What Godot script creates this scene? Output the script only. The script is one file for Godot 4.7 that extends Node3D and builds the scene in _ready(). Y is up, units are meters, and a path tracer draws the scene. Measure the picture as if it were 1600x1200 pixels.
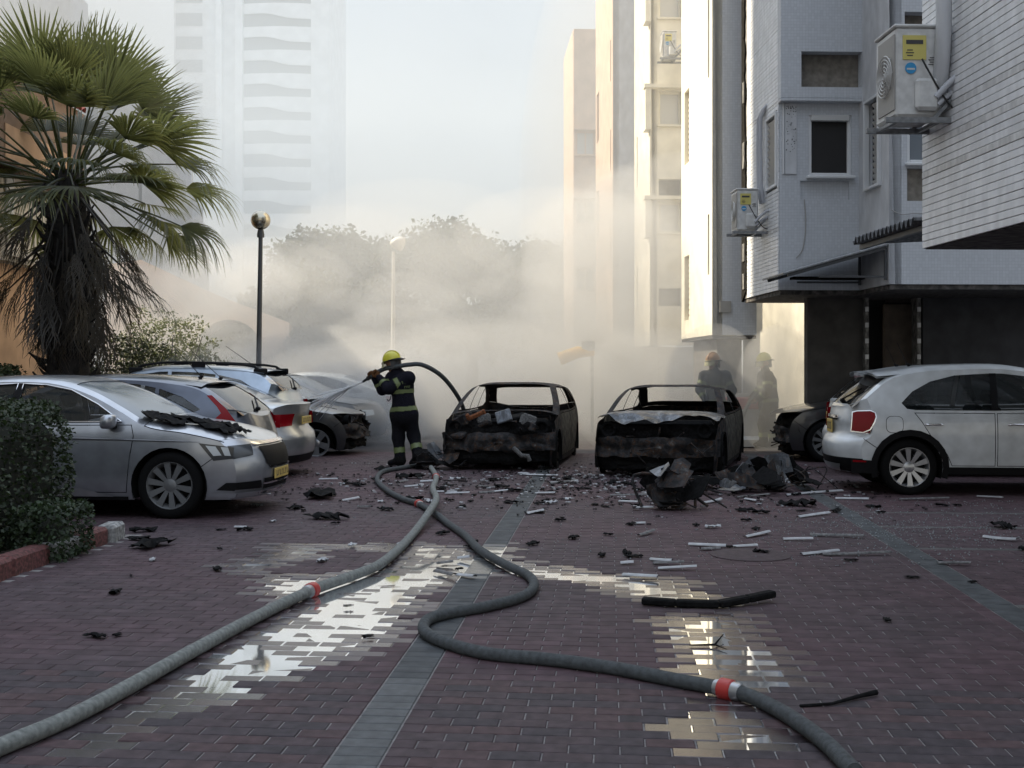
extends Node3D

# ---------------------------------------------------------------- small tools
class MB:
	var v := PackedVector3Array()
	var n := PackedVector3Array()
	var c := PackedColorArray()
	var xf := Transform3D()
	var col := Color.WHITE
	var coloured := false

	func tri_n(a: Vector3, b: Vector3, d: Vector3, na: Vector3, nb: Vector3, nd: Vector3) -> void:
		a = xf * a
		b = xf * b
		d = xf * d
		na = xf.basis * na
		nb = xf.basis * nb
		nd = xf.basis * nd
		v.append(a)
		n.append(na.normalized())
		if (b - a).cross(d - a).dot(na + nb + nd) > 0.0:
			v.append(d)
			v.append(b)
			n.append(nd.normalized())
			n.append(nb.normalized())
		else:
			v.append(b)
			v.append(d)
			n.append(nb.normalized())
			n.append(nd.normalized())
		if coloured:
			for i in 3:
				c.append(col)

	func tri(a: Vector3, b: Vector3, d: Vector3) -> void:
		var q := (b - a).cross(d - a)
		if q.length_squared() < 1e-16:
			return
		q = q.normalized()
		tri_n(a, b, d, q, q, q)

	func quad(a: Vector3, b: Vector3, d: Vector3, e: Vector3) -> void:
		tri(a, b, d)
		tri(a, d, e)

	func quad_to(a: Vector3, b: Vector3, d: Vector3, e: Vector3, away: Vector3) -> void:
		var q := (b - a).cross(d - a).normalized()
		if q.dot(away) < 0.0:
			q = -q
		tri_n(a, b, d, q, q, q)
		tri_n(a, d, e, q, q, q)

	func box(at: Vector3, size: Vector3, bev := 0.0) -> void:
		var h := size * 0.5
		bev = minf(bev, minf(h.x, minf(h.y, h.z)) * 0.9)
		for ax in 3:
			var b := (ax + 1) % 3
			var d := (ax + 2) % 3
			for s in [-1.0, 1.0]:
				var q := []
				for k in [[-1.0, -1.0], [1.0, -1.0], [1.0, 1.0], [-1.0, 1.0]]:
					var w := Vector3()
					w[ax] = s * h[ax]
					w[b] = k[0] * (h[b] - bev)
					w[d] = k[1] * (h[d] - bev)
					q.append(at + w)
				var away := Vector3()
				away[ax] = s
				quad_to(q[0], q[1], q[2], q[3], away)
				if bev > 0.0:
					for t in [-1.0, 1.0]:
						var e := []
						for k in [-1.0, 1.0]:
							var w1 := Vector3()
							w1[ax] = s * h[ax]
							w1[b] = t * (h[b] - bev)
							w1[d] = k * (h[d] - bev)
							var w2 := Vector3()
							w2[ax] = s * (h[ax] - bev)
							w2[b] = t * h[b]
							w2[d] = k * (h[d] - bev)
							e.append(at + w1)
							e.append(at + w2)
						var aw := Vector3()
						aw[ax] = s
						aw[b] = t
						quad_to(e[0], e[1], e[3], e[2], aw)
		if bev > 0.0:
			for sx in [-1.0, 1.0]:
				for sy in [-1.0, 1.0]:
					for sz in [-1.0, 1.0]:
						var p := at + Vector3(sx * h.x, sy * (h.y - bev), sz * (h.z - bev))
						var q2 := at + Vector3(sx * (h.x - bev), sy * h.y, sz * (h.z - bev))
						var r := at + Vector3(sx * (h.x - bev), sy * (h.y - bev), sz * h.z)
						var nn := Vector3(sx, sy, sz).normalized()
						tri_n(p, q2, r, nn, nn, nn)

	func beam(a: Vector3, b: Vector3, w: float, h: float, bev := 0.0) -> void:
		var d := b - a
		var f := d.normalized()
		var up := Vector3.UP if absf(f.y) < 0.95 else Vector3.RIGHT
		var r := f.cross(up).normalized()
		var u := r.cross(f)
		var keep := xf
		xf = xf * Transform3D(Basis(r, u, -f), (a + b) * 0.5)
		box(Vector3.ZERO, Vector3(w, h, d.length()), bev)
		xf = keep

	func tube(path: Array, radius, sides := 8, caps := true) -> void:
		var cnt := path.size()
		var frames := []
		var up := Vector3.UP
		for i in cnt:
			var t: Vector3 = (path[mini(i + 1, cnt - 1)] - path[maxi(i - 1, 0)]).normalized()
			if i == 0:
				up = Vector3.UP if absf(t.y) < 0.9 else Vector3.RIGHT
			var r := t.cross(up).normalized()
			if r.length() < 0.5:
				r = t.cross(Vector3(0.3, 0.5, 0.8)).normalized()
			up = r.cross(t).normalized()
			frames.append([r, up])
		for i in cnt - 1:
			var ra: float = radius[i] if radius is Array else radius
			var rb: float = radius[i + 1] if radius is Array else radius
			for k in sides:
				var a0 := TAU * k / sides
				var a1 := TAU * (k + 1) / sides
				var n00: Vector3 = frames[i][0] * cos(a0) + frames[i][1] * sin(a0)
				var n01: Vector3 = frames[i][0] * cos(a1) + frames[i][1] * sin(a1)
				var n10: Vector3 = frames[i + 1][0] * cos(a0) + frames[i + 1][1] * sin(a0)
				var n11: Vector3 = frames[i + 1][0] * cos(a1) + frames[i + 1][1] * sin(a1)
				var p00: Vector3 = path[i] + n00 * ra
				var p01: Vector3 = path[i] + n01 * ra
				var p10: Vector3 = path[i + 1] + n10 * rb
				var p11: Vector3 = path[i + 1] + n11 * rb
				tri_n(p00, p01, p11, n00, n01, n11)
				tri_n(p00, p11, p10, n00, n11, n10)
		if caps:
			for e in 2:
				var i: int = 0 if e == 0 else cnt - 1
				var rr: float = radius[i] if radius is Array else radius
				var o: Vector3 = (path[0] - path[1] if e == 0 else path[cnt - 1] - path[cnt - 2]).normalized()
				for k in sides:
					var a0 := TAU * k / sides
					var a1 := TAU * (k + 1) / sides
					tri_n(path[i], path[i] + (frames[i][0] * cos(a0) + frames[i][1] * sin(a0)) * rr, path[i] + (frames[i][0] * cos(a1) + frames[i][1] * sin(a1)) * rr, o, o, o)

	# profile of (radius, height) turned round the y axis
	func lathe(prof: Array, segs := 24) -> void:
		var m := prof.size()
		var sn := []
		for i in m - 1:
			var d: Vector2 = prof[i + 1] - prof[i]
			sn.append(Vector2(d.y, -d.x).normalized())
		for i in m - 1:
			var na: Vector2 = sn[i]
			var nb: Vector2 = sn[i]
			if i > 0 and sn[i - 1].dot(sn[i]) > 0.7:
				na = (sn[i - 1] + sn[i]).normalized()
			if i < m - 2 and sn[i + 1].dot(sn[i]) > 0.7:
				nb = (sn[i + 1] + sn[i]).normalized()
			var a: Vector2 = prof[i]
			var b: Vector2 = prof[i + 1]
			for k in segs:
				var t0 := TAU * k / segs
				var t1 := TAU * (k + 1) / segs
				var u0 := Vector3(cos(t0), 0, sin(t0))
				var u1 := Vector3(cos(t1), 0, sin(t1))
				var up := Vector3.UP
				if a.x > 1e-5:
					tri_n(u0 * a.x + up * a.y, u1 * a.x + up * a.y, u1 * b.x + up * b.y, u0 * na.x + up * na.y, u1 * na.x + up * na.y, u1 * nb.x + up * nb.y)
				if b.x > 1e-5:
					tri_n(u0 * a.x + up * a.y, u1 * b.x + up * b.y, u0 * b.x + up * b.y, u0 * na.x + up * na.y, u1 * nb.x + up * nb.y, u0 * nb.x + up * nb.y)

	func prism(poly: PackedVector2Array, z0: float, z1: float) -> void:
		var idx := Geometry2D.triangulate_polygon(poly)
		for i in range(0, idx.size(), 3):
			for z in [z0, z1]:
				var a := Vector3(poly[idx[i]].x, poly[idx[i]].y, z)
				var b := Vector3(poly[idx[i + 1]].x, poly[idx[i + 1]].y, z)
				var d := Vector3(poly[idx[i + 2]].x, poly[idx[i + 2]].y, z)
				var o := Vector3(0, 0, signf((z1 - z0) * (1.0 if z == z1 else -1.0)))
				tri_n(a, b, d, o, o, o)
		var cw := -1.0 if Geometry2D.is_polygon_clockwise(poly) else 1.0
		for i in poly.size():
			var a := poly[i]
			var b := poly[(i + 1) % poly.size()]
			var o := Vector3(b.y - a.y, a.x - b.x, 0) * cw
			quad_to(Vector3(a.x, a.y, z0), Vector3(b.x, b.y, z0), Vector3(b.x, b.y, z1), Vector3(a.x, a.y, z1), o)

	# a sheet of given thickness over u, v in 0..1
	func sheet(nu: int, nv: int, f: Callable, thick := 0.0) -> void:
		var p := []
		for j in nv + 1:
			for i in nu + 1:
				p.append(f.call(float(i) / nu, float(j) / nv))
		var nn := []
		for j in nv + 1:
			for i in nu + 1:
				var du: Vector3 = p[j * (nu + 1) + mini(i + 1, nu)] - p[j * (nu + 1) + maxi(i - 1, 0)]
				var dv: Vector3 = p[mini(j + 1, nv) * (nu + 1) + i] - p[maxi(j - 1, 0) * (nu + 1) + i]
				nn.append(du.cross(dv).normalized())
		for j in nv:
			for i in nu:
				var a := j * (nu + 1) + i
				for q in [[a, a + 1, a + nu + 2], [a, a + nu + 2, a + nu + 1]]:
					tri_n(p[q[0]], p[q[1]], p[q[2]], nn[q[0]], nn[q[1]], nn[q[2]])
					if thick > 0.0:
						tri_n(p[q[0]] - nn[q[0]] * thick, p[q[1]] - nn[q[1]] * thick, p[q[2]] - nn[q[2]] * thick, -nn[q[0]], -nn[q[1]], -nn[q[2]])

	func mesh() -> ArrayMesh:
		var a := []
		a.resize(Mesh.ARRAY_MAX)
		a[Mesh.ARRAY_VERTEX] = v
		a[Mesh.ARRAY_NORMAL] = n
		if coloured:
			a[Mesh.ARRAY_COLOR] = c
		var m := ArrayMesh.new()
		if v.size():
			m.add_surface_from_arrays(Mesh.PRIMITIVE_TRIANGLES, a)
		return m


const LOT := -0.0843   # turn of the parking lot's axes
const ROW := 0.0400    # turn of the building row's axes
var M := {}
var used := {}
var rng := RandomNumberGenerator.new()
var wob := FastNoiseLite.new()


func rnd(a: float, b: float) -> float:
	return rng.randf_range(a, b)


func lin(r: float, g: float, b: float, a := 1.0) -> Color:
	var k := Color(r, g, b).linear_to_srgb()
	k.a = a
	return k


func mk(called: String, r: float, g: float, b: float, rough := 0.7, metal := 0.0) -> StandardMaterial3D:
	var m := StandardMaterial3D.new()
	m.resource_name = called
	m.albedo_color = lin(r, g, b)
	m.roughness = rough
	m.metallic = metal
	M[called] = m
	return m


func noise_tex(freq: float, lo: float, hi: float, seed_ := 1, size := 512, kind := FastNoiseLite.TYPE_SIMPLEX_SMOOTH, oct := 5, mid := 0.5) -> NoiseTexture2D:
	var f := FastNoiseLite.new()
	f.noise_type = kind
	f.seed = seed_
	f.frequency = freq
	f.fractal_octaves = oct
	var t := NoiseTexture2D.new()
	t.width = size
	t.height = size
	t.seamless = true
	t.noise = f
	var g := Gradient.new()
	g.offsets = PackedFloat32Array([0.0, mid, 1.0])
	g.colors = PackedColorArray([Color(lo, lo, lo), Color((lo + hi) / 2, (lo + hi) / 2, (lo + hi) / 2), Color(hi, hi, hi)])
	t.color_ramp = g
	return t


func tri_map(m: StandardMaterial3D, t: Texture2D, scale_: Vector3, world := false) -> StandardMaterial3D:
	m.albedo_texture = t
	m.uv1_triplanar = true
	m.uv1_world_triplanar = world
	m.uv1_scale = scale_
	return m


func bump(m: StandardMaterial3D, t: Texture2D, cm: float) -> StandardMaterial3D:
	m.heightmap_enabled = true
	m.heightmap_texture = t
	m.heightmap_scale = cm
	return m


func numbered(called: String) -> String:
	used[called] = used.get(called, 0) + 1
	return called if used[called] == 1 else "%s_%03d" % [called, used[called] - 1]


func put(called: String, mb, m: Material, parent: Node = null) -> MeshInstance3D:
	var o := MeshInstance3D.new()
	o.mesh = mb.mesh() if mb is MB else mb
	o.material_override = m
	if parent == null:
		o.name = numbered(called)
		add_child(o)
	else:
		o.name = called
		parent.add_child(o, true)
	return o


func tag(o: Node, label: String, category: String, group := "") -> Node:
	o.set_meta("label", label)
	o.set_meta("category", category)
	if group:
		o.set_meta("group", group)
	return o


func thing(called: String, label: String, category: String, at: Vector3, turn := 0.0, group := "") -> Node3D:
	var o := Node3D.new()
	o.name = numbered(called)
	add_child(o)
	o.position = at
	o.rotation.y = turn
	tag(o, label, category, group)
	return o


func struct(called: String, mb, m: Material) -> MeshInstance3D:
	var o := put(called, mb, m)
	o.set_meta("kind", "structure")
	return o


# a box as a part
func bpart(called: String, at: Vector3, size: Vector3, m: Material, parent: Node, bev := 0.0) -> MeshInstance3D:
	var b := MB.new()
	b.box(at, size, bev)
	return put(called, b, m, parent)


func in_row(xb: float, db: float, y := 0.0) -> Vector3:
	return Vector3(xb * cos(ROW) - db * sin(ROW), y, -db * cos(ROW) - xb * sin(ROW))


func materials() -> void:
	var mottle := noise_tex(0.012, 0.72, 1.0, 3)
	var fine := noise_tex(0.09, 0.8, 1.0, 5)
	var grit := noise_tex(0.25, 0.0, 1.0, 7, 512, FastNoiseLite.TYPE_SIMPLEX_SMOOTH, 3)
	var blotch := noise_tex(0.02, 0.35, 1.0, 11, 512, FastNoiseLite.TYPE_SIMPLEX_SMOOTH, 6)
	M["hose_tex"] = noise_tex(0.03, 0.55, 1.0, 13)
	M["mottle"] = mottle
	M["fine"] = fine
	M["grit"] = grit
	M["blotch"] = blotch
	var charred := colour_tex(0.016, 31, [[0.0, 0.012, 0.012, 0.013], [0.42, 0.018, 0.018, 0.019], [0.55, 0.05, 0.05, 0.054], [0.64, 0.03, 0.026, 0.024], [0.7, 0.085, 0.042, 0.024], [0.8, 0.05, 0.048, 0.046], [1.0, 0.26, 0.255, 0.25]])
	# ground
	for k in 4:
		var rgb: Array = [[0.082, 0.060, 0.066], [0.072, 0.057, 0.064], [0.092, 0.060, 0.064], [0.064, 0.053, 0.060]][k]
		var pm := mk("paver%d" % k, rgb[0], rgb[1], rgb[2], 0.7)
		pm.metallic_specular = 0.3
		var wm := mk("wet_paver%d" % k, rgb[0] * 0.7, rgb[1] * 0.7, rgb[2] * 0.7, 0.2)
		wm.metallic_specular = 0.6
		tri_map(wm, mottle, Vector3.ONE * 1.7, true)
		bump(wm, grit, 0.05)
		tri_map(pm, mottle, Vector3.ONE * 1.7, true)
		bump(pm, grit, 0.12)
		var gm := mk("paver_grey%d" % k, 0.078 + 0.006 * k, 0.083 + 0.006 * k, 0.088 + 0.006 * k, 0.7)
		tri_map(gm, mottle, Vector3.ONE * 1.7, true)
		bump(gm, grit, 0.12)
	var dw := mk("damp_pavers", 0.8, 0.8, 0.8, 0.38)
	dw.metallic_specular = 0.5
	dw.vertex_color_use_as_albedo = true
	tri_map(dw, mottle, Vector3.ONE * 0.9, true)
	bump(dw, grit, 0.09)
	var ww := mk("wet_pavers", 0.7, 0.7, 0.7, 0.2)
	ww.metallic_specular = 0.6
	ww.vertex_color_use_as_albedo = true
	tri_map(ww, mottle, Vector3.ONE * 0.9, true)
	bump(ww, grit, 0.05)
	var pw := mk("pavers", 1, 1, 1, 0.7)
	pw.metallic_specular = 0.3
	pw.vertex_color_use_as_albedo = true
	tri_map(pw, mottle, Vector3.ONE * 0.9, true)
	bump(pw, grit, 0.12)
	tri_map(mk("sand", 0.24, 0.225, 0.22, 0.95), mottle, Vector3.ONE * 2.0, true)
	tri_map(mk("asphalt", 0.06, 0.05, 0.053, 0.85), mottle, Vector3.ONE * 0.5, true)
	tri_map(mk("soil", 0.10, 0.075, 0.055, 1.0), blotch, Vector3.ONE * 1.3, true)
	mk("water", 0.78, 0.80, 0.82, 0.035, 0.9)
	# walls
	var wb := noise_tex(0.008, 0.87, 1.0, 21)
	tri_map(mk("tile_white", 0.80, 0.81, 0.83, 0.35), wb, Vector3(1.4, 0.5, 1.4))
	tri_map(mk("tile_white2", 0.77, 0.78, 0.80, 0.35), wb, Vector3(1.7, 0.6, 1.7))
	tri_map(mk("tile_dirty", 0.75, 0.75, 0.75, 0.4), noise_tex(0.012, 0.78, 1.0, 23), Vector3(1.2, 0.35, 1.2))
	tri_map(mk("tile_sooty", 0.34, 0.33, 0.31, 0.6), blotch, Vector3(1.2, 0.5, 1.2))
	tri_map(mk("grout", 0.3, 0.29, 0.285, 0.95), mottle, Vector3.ONE)
	tri_map(mk("plaster_white", 0.55, 0.56, 0.58, 0.8), wb, Vector3(0.8, 0.4, 0.8))
	tri_map(mk("mosaic", 0.50, 0.52, 0.55, 0.5), mosaic_tex(), Vector3.ONE * 1.25)
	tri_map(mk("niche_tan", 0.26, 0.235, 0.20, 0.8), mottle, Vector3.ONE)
	tri_map(mk("cream", 0.80, 0.755, 0.64, 0.8), wb, Vector3.ONE * 0.3)
	tri_map(mk("peach", 0.74, 0.55, 0.42, 0.8), wb, Vector3.ONE * 0.3)
	tri_map(mk("orange_wall", 0.52, 0.33, 0.2, 0.8), wb, Vector3.ONE * 0.4)
	tri_map(mk("brown_band", 0.24, 0.16, 0.11, 0.8), wb, Vector3.ONE * 0.5)
	tri_map(mk("beige", 0.56, 0.52, 0.46, 0.8), wb, Vector3.ONE * 0.5)
	tri_map(mk("tower_white", 0.66, 0.68, 0.7, 0.7), wb, Vector3.ONE * 0.1)
	mk("tower_dark", 0.11, 0.13, 0.15, 0.4)
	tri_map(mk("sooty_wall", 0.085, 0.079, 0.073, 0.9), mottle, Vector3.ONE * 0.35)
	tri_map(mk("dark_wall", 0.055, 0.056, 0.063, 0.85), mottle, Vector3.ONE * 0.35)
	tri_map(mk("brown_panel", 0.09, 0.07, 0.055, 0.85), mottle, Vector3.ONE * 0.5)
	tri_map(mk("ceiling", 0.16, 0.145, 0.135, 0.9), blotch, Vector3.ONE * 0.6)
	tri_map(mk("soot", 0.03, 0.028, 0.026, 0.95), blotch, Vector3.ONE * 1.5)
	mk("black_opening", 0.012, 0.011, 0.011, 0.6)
	mk("frame_white", 0.6, 0.61, 0.62, 0.5)
	mk("roof_red", 0.36, 0.11, 0.09, 0.7)
	mk("shutter", 0.5, 0.5, 0.49, 0.6)
	mk("blue_glass", 0.13, 0.19, 0.21, 0.15)
	tri_map(mk("galv", 0.3, 0.31, 0.32, 0.5, 0.5), mottle, Vector3.ONE * 2)
	tri_map(mk("corrugated", 0.17, 0.17, 0.175, 0.7), blotch, Vector3.ONE * 1.2)
	tri_map(mk("ac_white", 0.62, 0.62, 0.61, 0.45), wb, Vector3.ONE * 2)
	mk("ac_grey", 0.3, 0.29, 0.27, 0.6)
	mk("label_yellow", 0.55, 0.48, 0.14, 0.6)
	mk("logo_blue", 0.03, 0.25, 0.5, 0.5)
	mk("ink", 0.05, 0.05, 0.055, 0.7)
	mk("pipe_foam", 0.42, 0.43, 0.46, 0.7)
	mk("cable_black", 0.012, 0.012, 0.013, 0.5)
	mk("white_thing", 0.6, 0.6, 0.58, 0.6)
	tri_map(mk("kerb_red", 0.24, 0.085, 0.08, 0.8), blotch, Vector3.ONE * 2.2, true)
	tri_map(mk("kerb_white", 0.5, 0.5, 0.49, 0.8), blotch, Vector3.ONE * 1.6, true)
	# cars
	var dusty := noise_tex(0.006, 0.86, 1.0, 41, 512, FastNoiseLite.TYPE_SIMPLEX_SMOOTH, 3)
	for p in [["silver", 0.40, 0.42, 0.46], ["slate", 0.075, 0.088, 0.12], ["silver2", 0.46, 0.48, 0.5], ["ice_blue", 0.36, 0.43, 0.52], ["black_paint", 0.016, 0.017, 0.02], ["white_paint", 0.60, 0.63, 0.65], ["grey_paint", 0.10, 0.105, 0.115]]:
		var cm := mk(p[0], p[1], p[2], p[3], 0.3, 0.75 if p[0] in ["silver", "slate", "silver2", "ice_blue"] else 0.0)
		cm.clearcoat_enabled = true
		cm.clearcoat = 0.8
		cm.clearcoat_roughness = 0.08
		tri_map(cm, dusty, Vector3.ONE * 1.1)
	var gl := mk("car_glass", 0.012, 0.017, 0.019, 0.03)
	gl.albedo_color.a = 0.45
	gl.transparency = BaseMaterial3D.TRANSPARENCY_ALPHA
	mk("dusty_glass", 0.16, 0.18, 0.2, 0.12)
	mk("dark_glass", 0.01, 0.011, 0.012, 0.05)
	mk("plastic_black", 0.008, 0.008, 0.009, 0.55)
	mk("gap_black", 0.008, 0.008, 0.008, 0.9)
	mk("chrome", 0.7, 0.7, 0.72, 0.12, 1.0)
	mk("lens_red", 0.2, 0.004, 0.008, 0.2)
	M.lens_red.metallic_specular = 0.3
	mk("lens_clear", 0.45, 0.48, 0.5, 0.1)
	mk("lamp_dark", 0.03, 0.033, 0.037, 0.15)
	mk("plate_yellow", 0.5, 0.36, 0.1, 0.5)
	tri_map(mk("rubber", 0.009, 0.009, 0.0095, 0.9), fine, Vector3.ONE * 5)
	mk("alloy", 0.42, 0.43, 0.45, 0.3, 0.8)
	mk("alloy_dull", 0.16, 0.165, 0.17, 0.45, 0.5)
	mk("seat_cloth", 0.03, 0.03, 0.033, 0.9)
	var bt := tri_map(mk("burnt", 1, 1, 1, 0.75), charred, Vector3.ONE * 0.8)
	bump(bt, blotch, 1.2)
	var bp := tri_map(mk("burnt_panel", 1, 1, 1, 0.75), colour_tex(0.014, 33, [[0.0, 0.02, 0.02, 0.02], [0.4, 0.05, 0.047, 0.04], [0.55, 0.11, 0.105, 0.09], [0.7, 0.06, 0.052, 0.042], [0.85, 0.16, 0.12, 0.08], [1.0, 0.3, 0.29, 0.26]]), Vector3(0.9, 0.7, 0.9))
	bump(bp, blotch, 1.0)
	var bh := tri_map(mk("burnt_bare", 1, 1, 1, 0.42, 0.35), colour_tex(0.012, 35, [[0.0, 0.02, 0.02, 0.021], [0.4, 0.05, 0.053, 0.06], [0.52, 0.13, 0.145, 0.17], [0.62, 0.05, 0.055, 0.06], [0.75, 0.2, 0.21, 0.23], [1.0, 0.22, 0.16, 0.12]]), Vector3.ONE * 0.8)
	bump(bh, blotch, 1.0)
	tri_map(mk("char", 0.016, 0.016, 0.017, 0.85), blotch, Vector3.ONE * 2.0)
	for q in ["char", "rubber", "plastic_black", "burnt", "burnt_panel", "soot", "seat_cloth", "gap_black", "hose_tex"]:
		if M.has(q) and M[q] is StandardMaterial3D:
			M[q].metallic_specular = 0.22
	tri_map(mk("ash", 0.2, 0.2, 0.2, 0.95), blotch, Vector3.ONE * 3.0)
	tri_map(mk("rust", 0.34, 0.11, 0.035, 0.9), blotch, Vector3.ONE * 3.0)
	# debris, hose, people
	tri_map(mk("slat_white", 0.46, 0.47, 0.49, 0.5), mottle, Vector3.ONE * 2.0, true)
	tri_map(mk("slat_grey", 0.24, 0.235, 0.235, 0.65), blotch, Vector3.ONE * 2.0, true)
	tri_map(mk("hose_grey", 0.27, 0.285, 0.27, 0.9), M.hose_tex, Vector3.ONE * 1.6, true)
	bump(M.hose_grey, grit, 0.3)
	tri_map(mk("hose_dark", 0.085, 0.095, 0.1, 0.9), M.hose_tex, Vector3.ONE * 1.6, true)
	bump(M.hose_dark, grit, 0.3)
	mk("coupling_red", 0.35, 0.03, 0.025, 0.45)
	mk("coupling_metal", 0.35, 0.36, 0.37, 0.4, 0.8)
	mk("glass_crumb", 0.2, 0.22, 0.23, 0.12)
	var cl := mk("cloth", 1, 1, 1, 0.95)
	cl.vertex_color_use_as_albedo = true
	tri_map(cl, M.mottle, Vector3.ONE * 4.0)
	bump(cl, blotch, 1.6)
	cl.metallic_specular = 0.25
	mk("reflective", 0.115, 0.145, 0.055, 0.5)
	mk("helmet_yellow", 0.48, 0.44, 0.03, 0.35)
	mk("helmet_old", 0.25, 0.13, 0.05, 0.5)
	var vs := mk("visor", 0.6, 0.58, 0.35, 0.1)
	vs.albedo_color.a = 0.45
	vs.transparency = BaseMaterial3D.TRANSPARENCY_ALPHA
	mk("glove", 0.16, 0.075, 0.035, 0.85)
	var jet := mk("jet", 0.8, 0.82, 0.84, 0.9)
	jet.albedo_color.a = 0.5
	jet.transparency = BaseMaterial3D.TRANSPARENCY_ALPHA
	# plants
	for p in [["frond_green", 0.019, 0.027, 0.009], ["frond_dark", 0.009, 0.015, 0.007], ["frond_dead", 0.007, 0.006, 0.0052]]:
		var lm := mk(p[0], p[1], p[2], p[3], 0.55)
		lm.backlight_enabled = true
		lm.backlight = lin(0.24, 0.25, 0.08) if p[0] != "frond_dead" else lin(0.1, 0.08, 0.05)
	tri_map(mk("palm_trunk", 0.028, 0.023, 0.02, 0.95), blotch, Vector3.ONE * 2)
	var lf := mk("leaves", 1, 1, 1, 0.6)
	lf.vertex_color_use_as_albedo = true
	lf.backlight_enabled = true
	lf.backlight = lin(0.35, 0.4, 0.15)
	tri_map(mk("bark", 0.09, 0.07, 0.055, 0.95), blotch, Vector3.ONE * 2)
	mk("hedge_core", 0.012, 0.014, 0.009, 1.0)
	mk("pole_dark", 0.06, 0.062, 0.066, 0.5, 0.3)
	mk("pole_white", 0.6, 0.58, 0.54, 0.5)
	mk("lamp_metal", 0.42, 0.38, 0.3, 0.22, 0.9)
	mk("lamp_lens", 0.03, 0.03, 0.035, 0.2)
	mk("red_car", 0.5, 0.03, 0.03, 0.3)
	mk("machine_yellow", 0.7, 0.38, 0.03, 0.5)


func colour_tex(freq: float, seed_: int, stops: Array) -> NoiseTexture2D:
	var t := noise_tex(freq, 0.0, 1.0, seed_, 512, FastNoiseLite.TYPE_SIMPLEX_SMOOTH, 6)
	var g := Gradient.new()
	var o := PackedFloat32Array()
	var c := PackedColorArray()
	for s in stops:
		o.append(s[0])
		c.append(lin(s[1], s[2], s[3]))
	g.offsets = o
	g.colors = c
	t.color_ramp = g
	return t


# small square mosaic: fine joints that are too small to be told apart one by one
func mosaic_tex() -> ImageTexture:
	var im := Image.create(256, 256, false, Image.FORMAT_RGB8)
	var r := RandomNumberGenerator.new()
	r.seed = 9
	for j in 16:
		for i in 16:
			var t := r.randf_range(0.955, 1.0)
			im.fill_rect(Rect2i(i * 16, j * 16, 16, 16), Color(0.86, 0.86, 0.86))
			im.fill_rect(Rect2i(i * 16 + 1, j * 16 + 1, 15, 15), Color(t, t, t))
	return ImageTexture.create_from_image(im)


# ---------------------------------------------------------------- cars
class Shape:
	var top: PackedVector2Array
	var plan: PackedVector2Array
	var vert: PackedVector2Array
	var nose: PackedVector2Array
	var tail: PackedVector2Array
	var hw := 0.9
	var delta := 0.07
	var p := 5.0
	var cf := 0.38
	var cr := 0.28
	var q := 2.6

	static func sm(a: PackedVector2Array, t: float) -> float:
		var k := a.size()
		if t <= a[0].x:
			return a[0].y
		if t >= a[k - 1].x:
			return a[k - 1].y
		var i := 0
		while a[i + 1].x < t:
			i += 1
		var h := a[i + 1].x - a[i].x
		var s := (a[i + 1].y - a[i].y) / h
		var s0 := s if i == 0 else (a[i].y - a[i - 1].y) / (a[i].x - a[i - 1].x)
		var s1 := s if i + 2 >= k else (a[i + 2].y - a[i + 1].y) / (a[i + 2].x - a[i + 1].x)
		var m0 := 0.5 * (s + s0)
		var m1 := 0.5 * (s + s1)
		var u := (t - a[i].x) / h
		var u2 := u * u
		var u3 := u2 * u
		return a[i].y * (2 * u3 - 3 * u2 + 1) + m0 * h * (u3 - 2 * u2 + u) + a[i + 1].y * (3 * u2 - 2 * u3) + m1 * h * (u3 - u2)

	func W(x: float, y: float) -> float:
		return sm(plan, x) * sm(vert, y)

	func edge(x: float) -> float:
		return sm(top, x) - delta

	func We(x: float) -> float:
		return W(x, edge(x))

	func T(x: float, z: float) -> float:
		return sm(top, x) - delta * pow(minf(1.3, absf(z) / We(x)), p)

	func F(y: float, z: float, front: bool) -> float:
		var k := pow(absf(z) / hw, q)
		return sm(nose, y) - cf * k if front else sm(tail, y) + cr * k

	func corner(y: float, front: bool) -> float:
		var x := sm(nose, y) - cf if front else sm(tail, y) + cr
		for i in 10:
			x = 0.5 * x + 0.5 * F(y, W(x, y), front)
		return x

	func lip(z: float, front: bool) -> Vector2:   # (x, y) where the top meets the end
		var y := edge(sm(nose, 0.6) if front else sm(tail, 0.8))
		var x := 0.0
		for i in 12:
			x = F(y, z, front)
			y = 0.5 * y + 0.5 * T(x, z)
		return Vector2(F(y, z, front), y)


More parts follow.
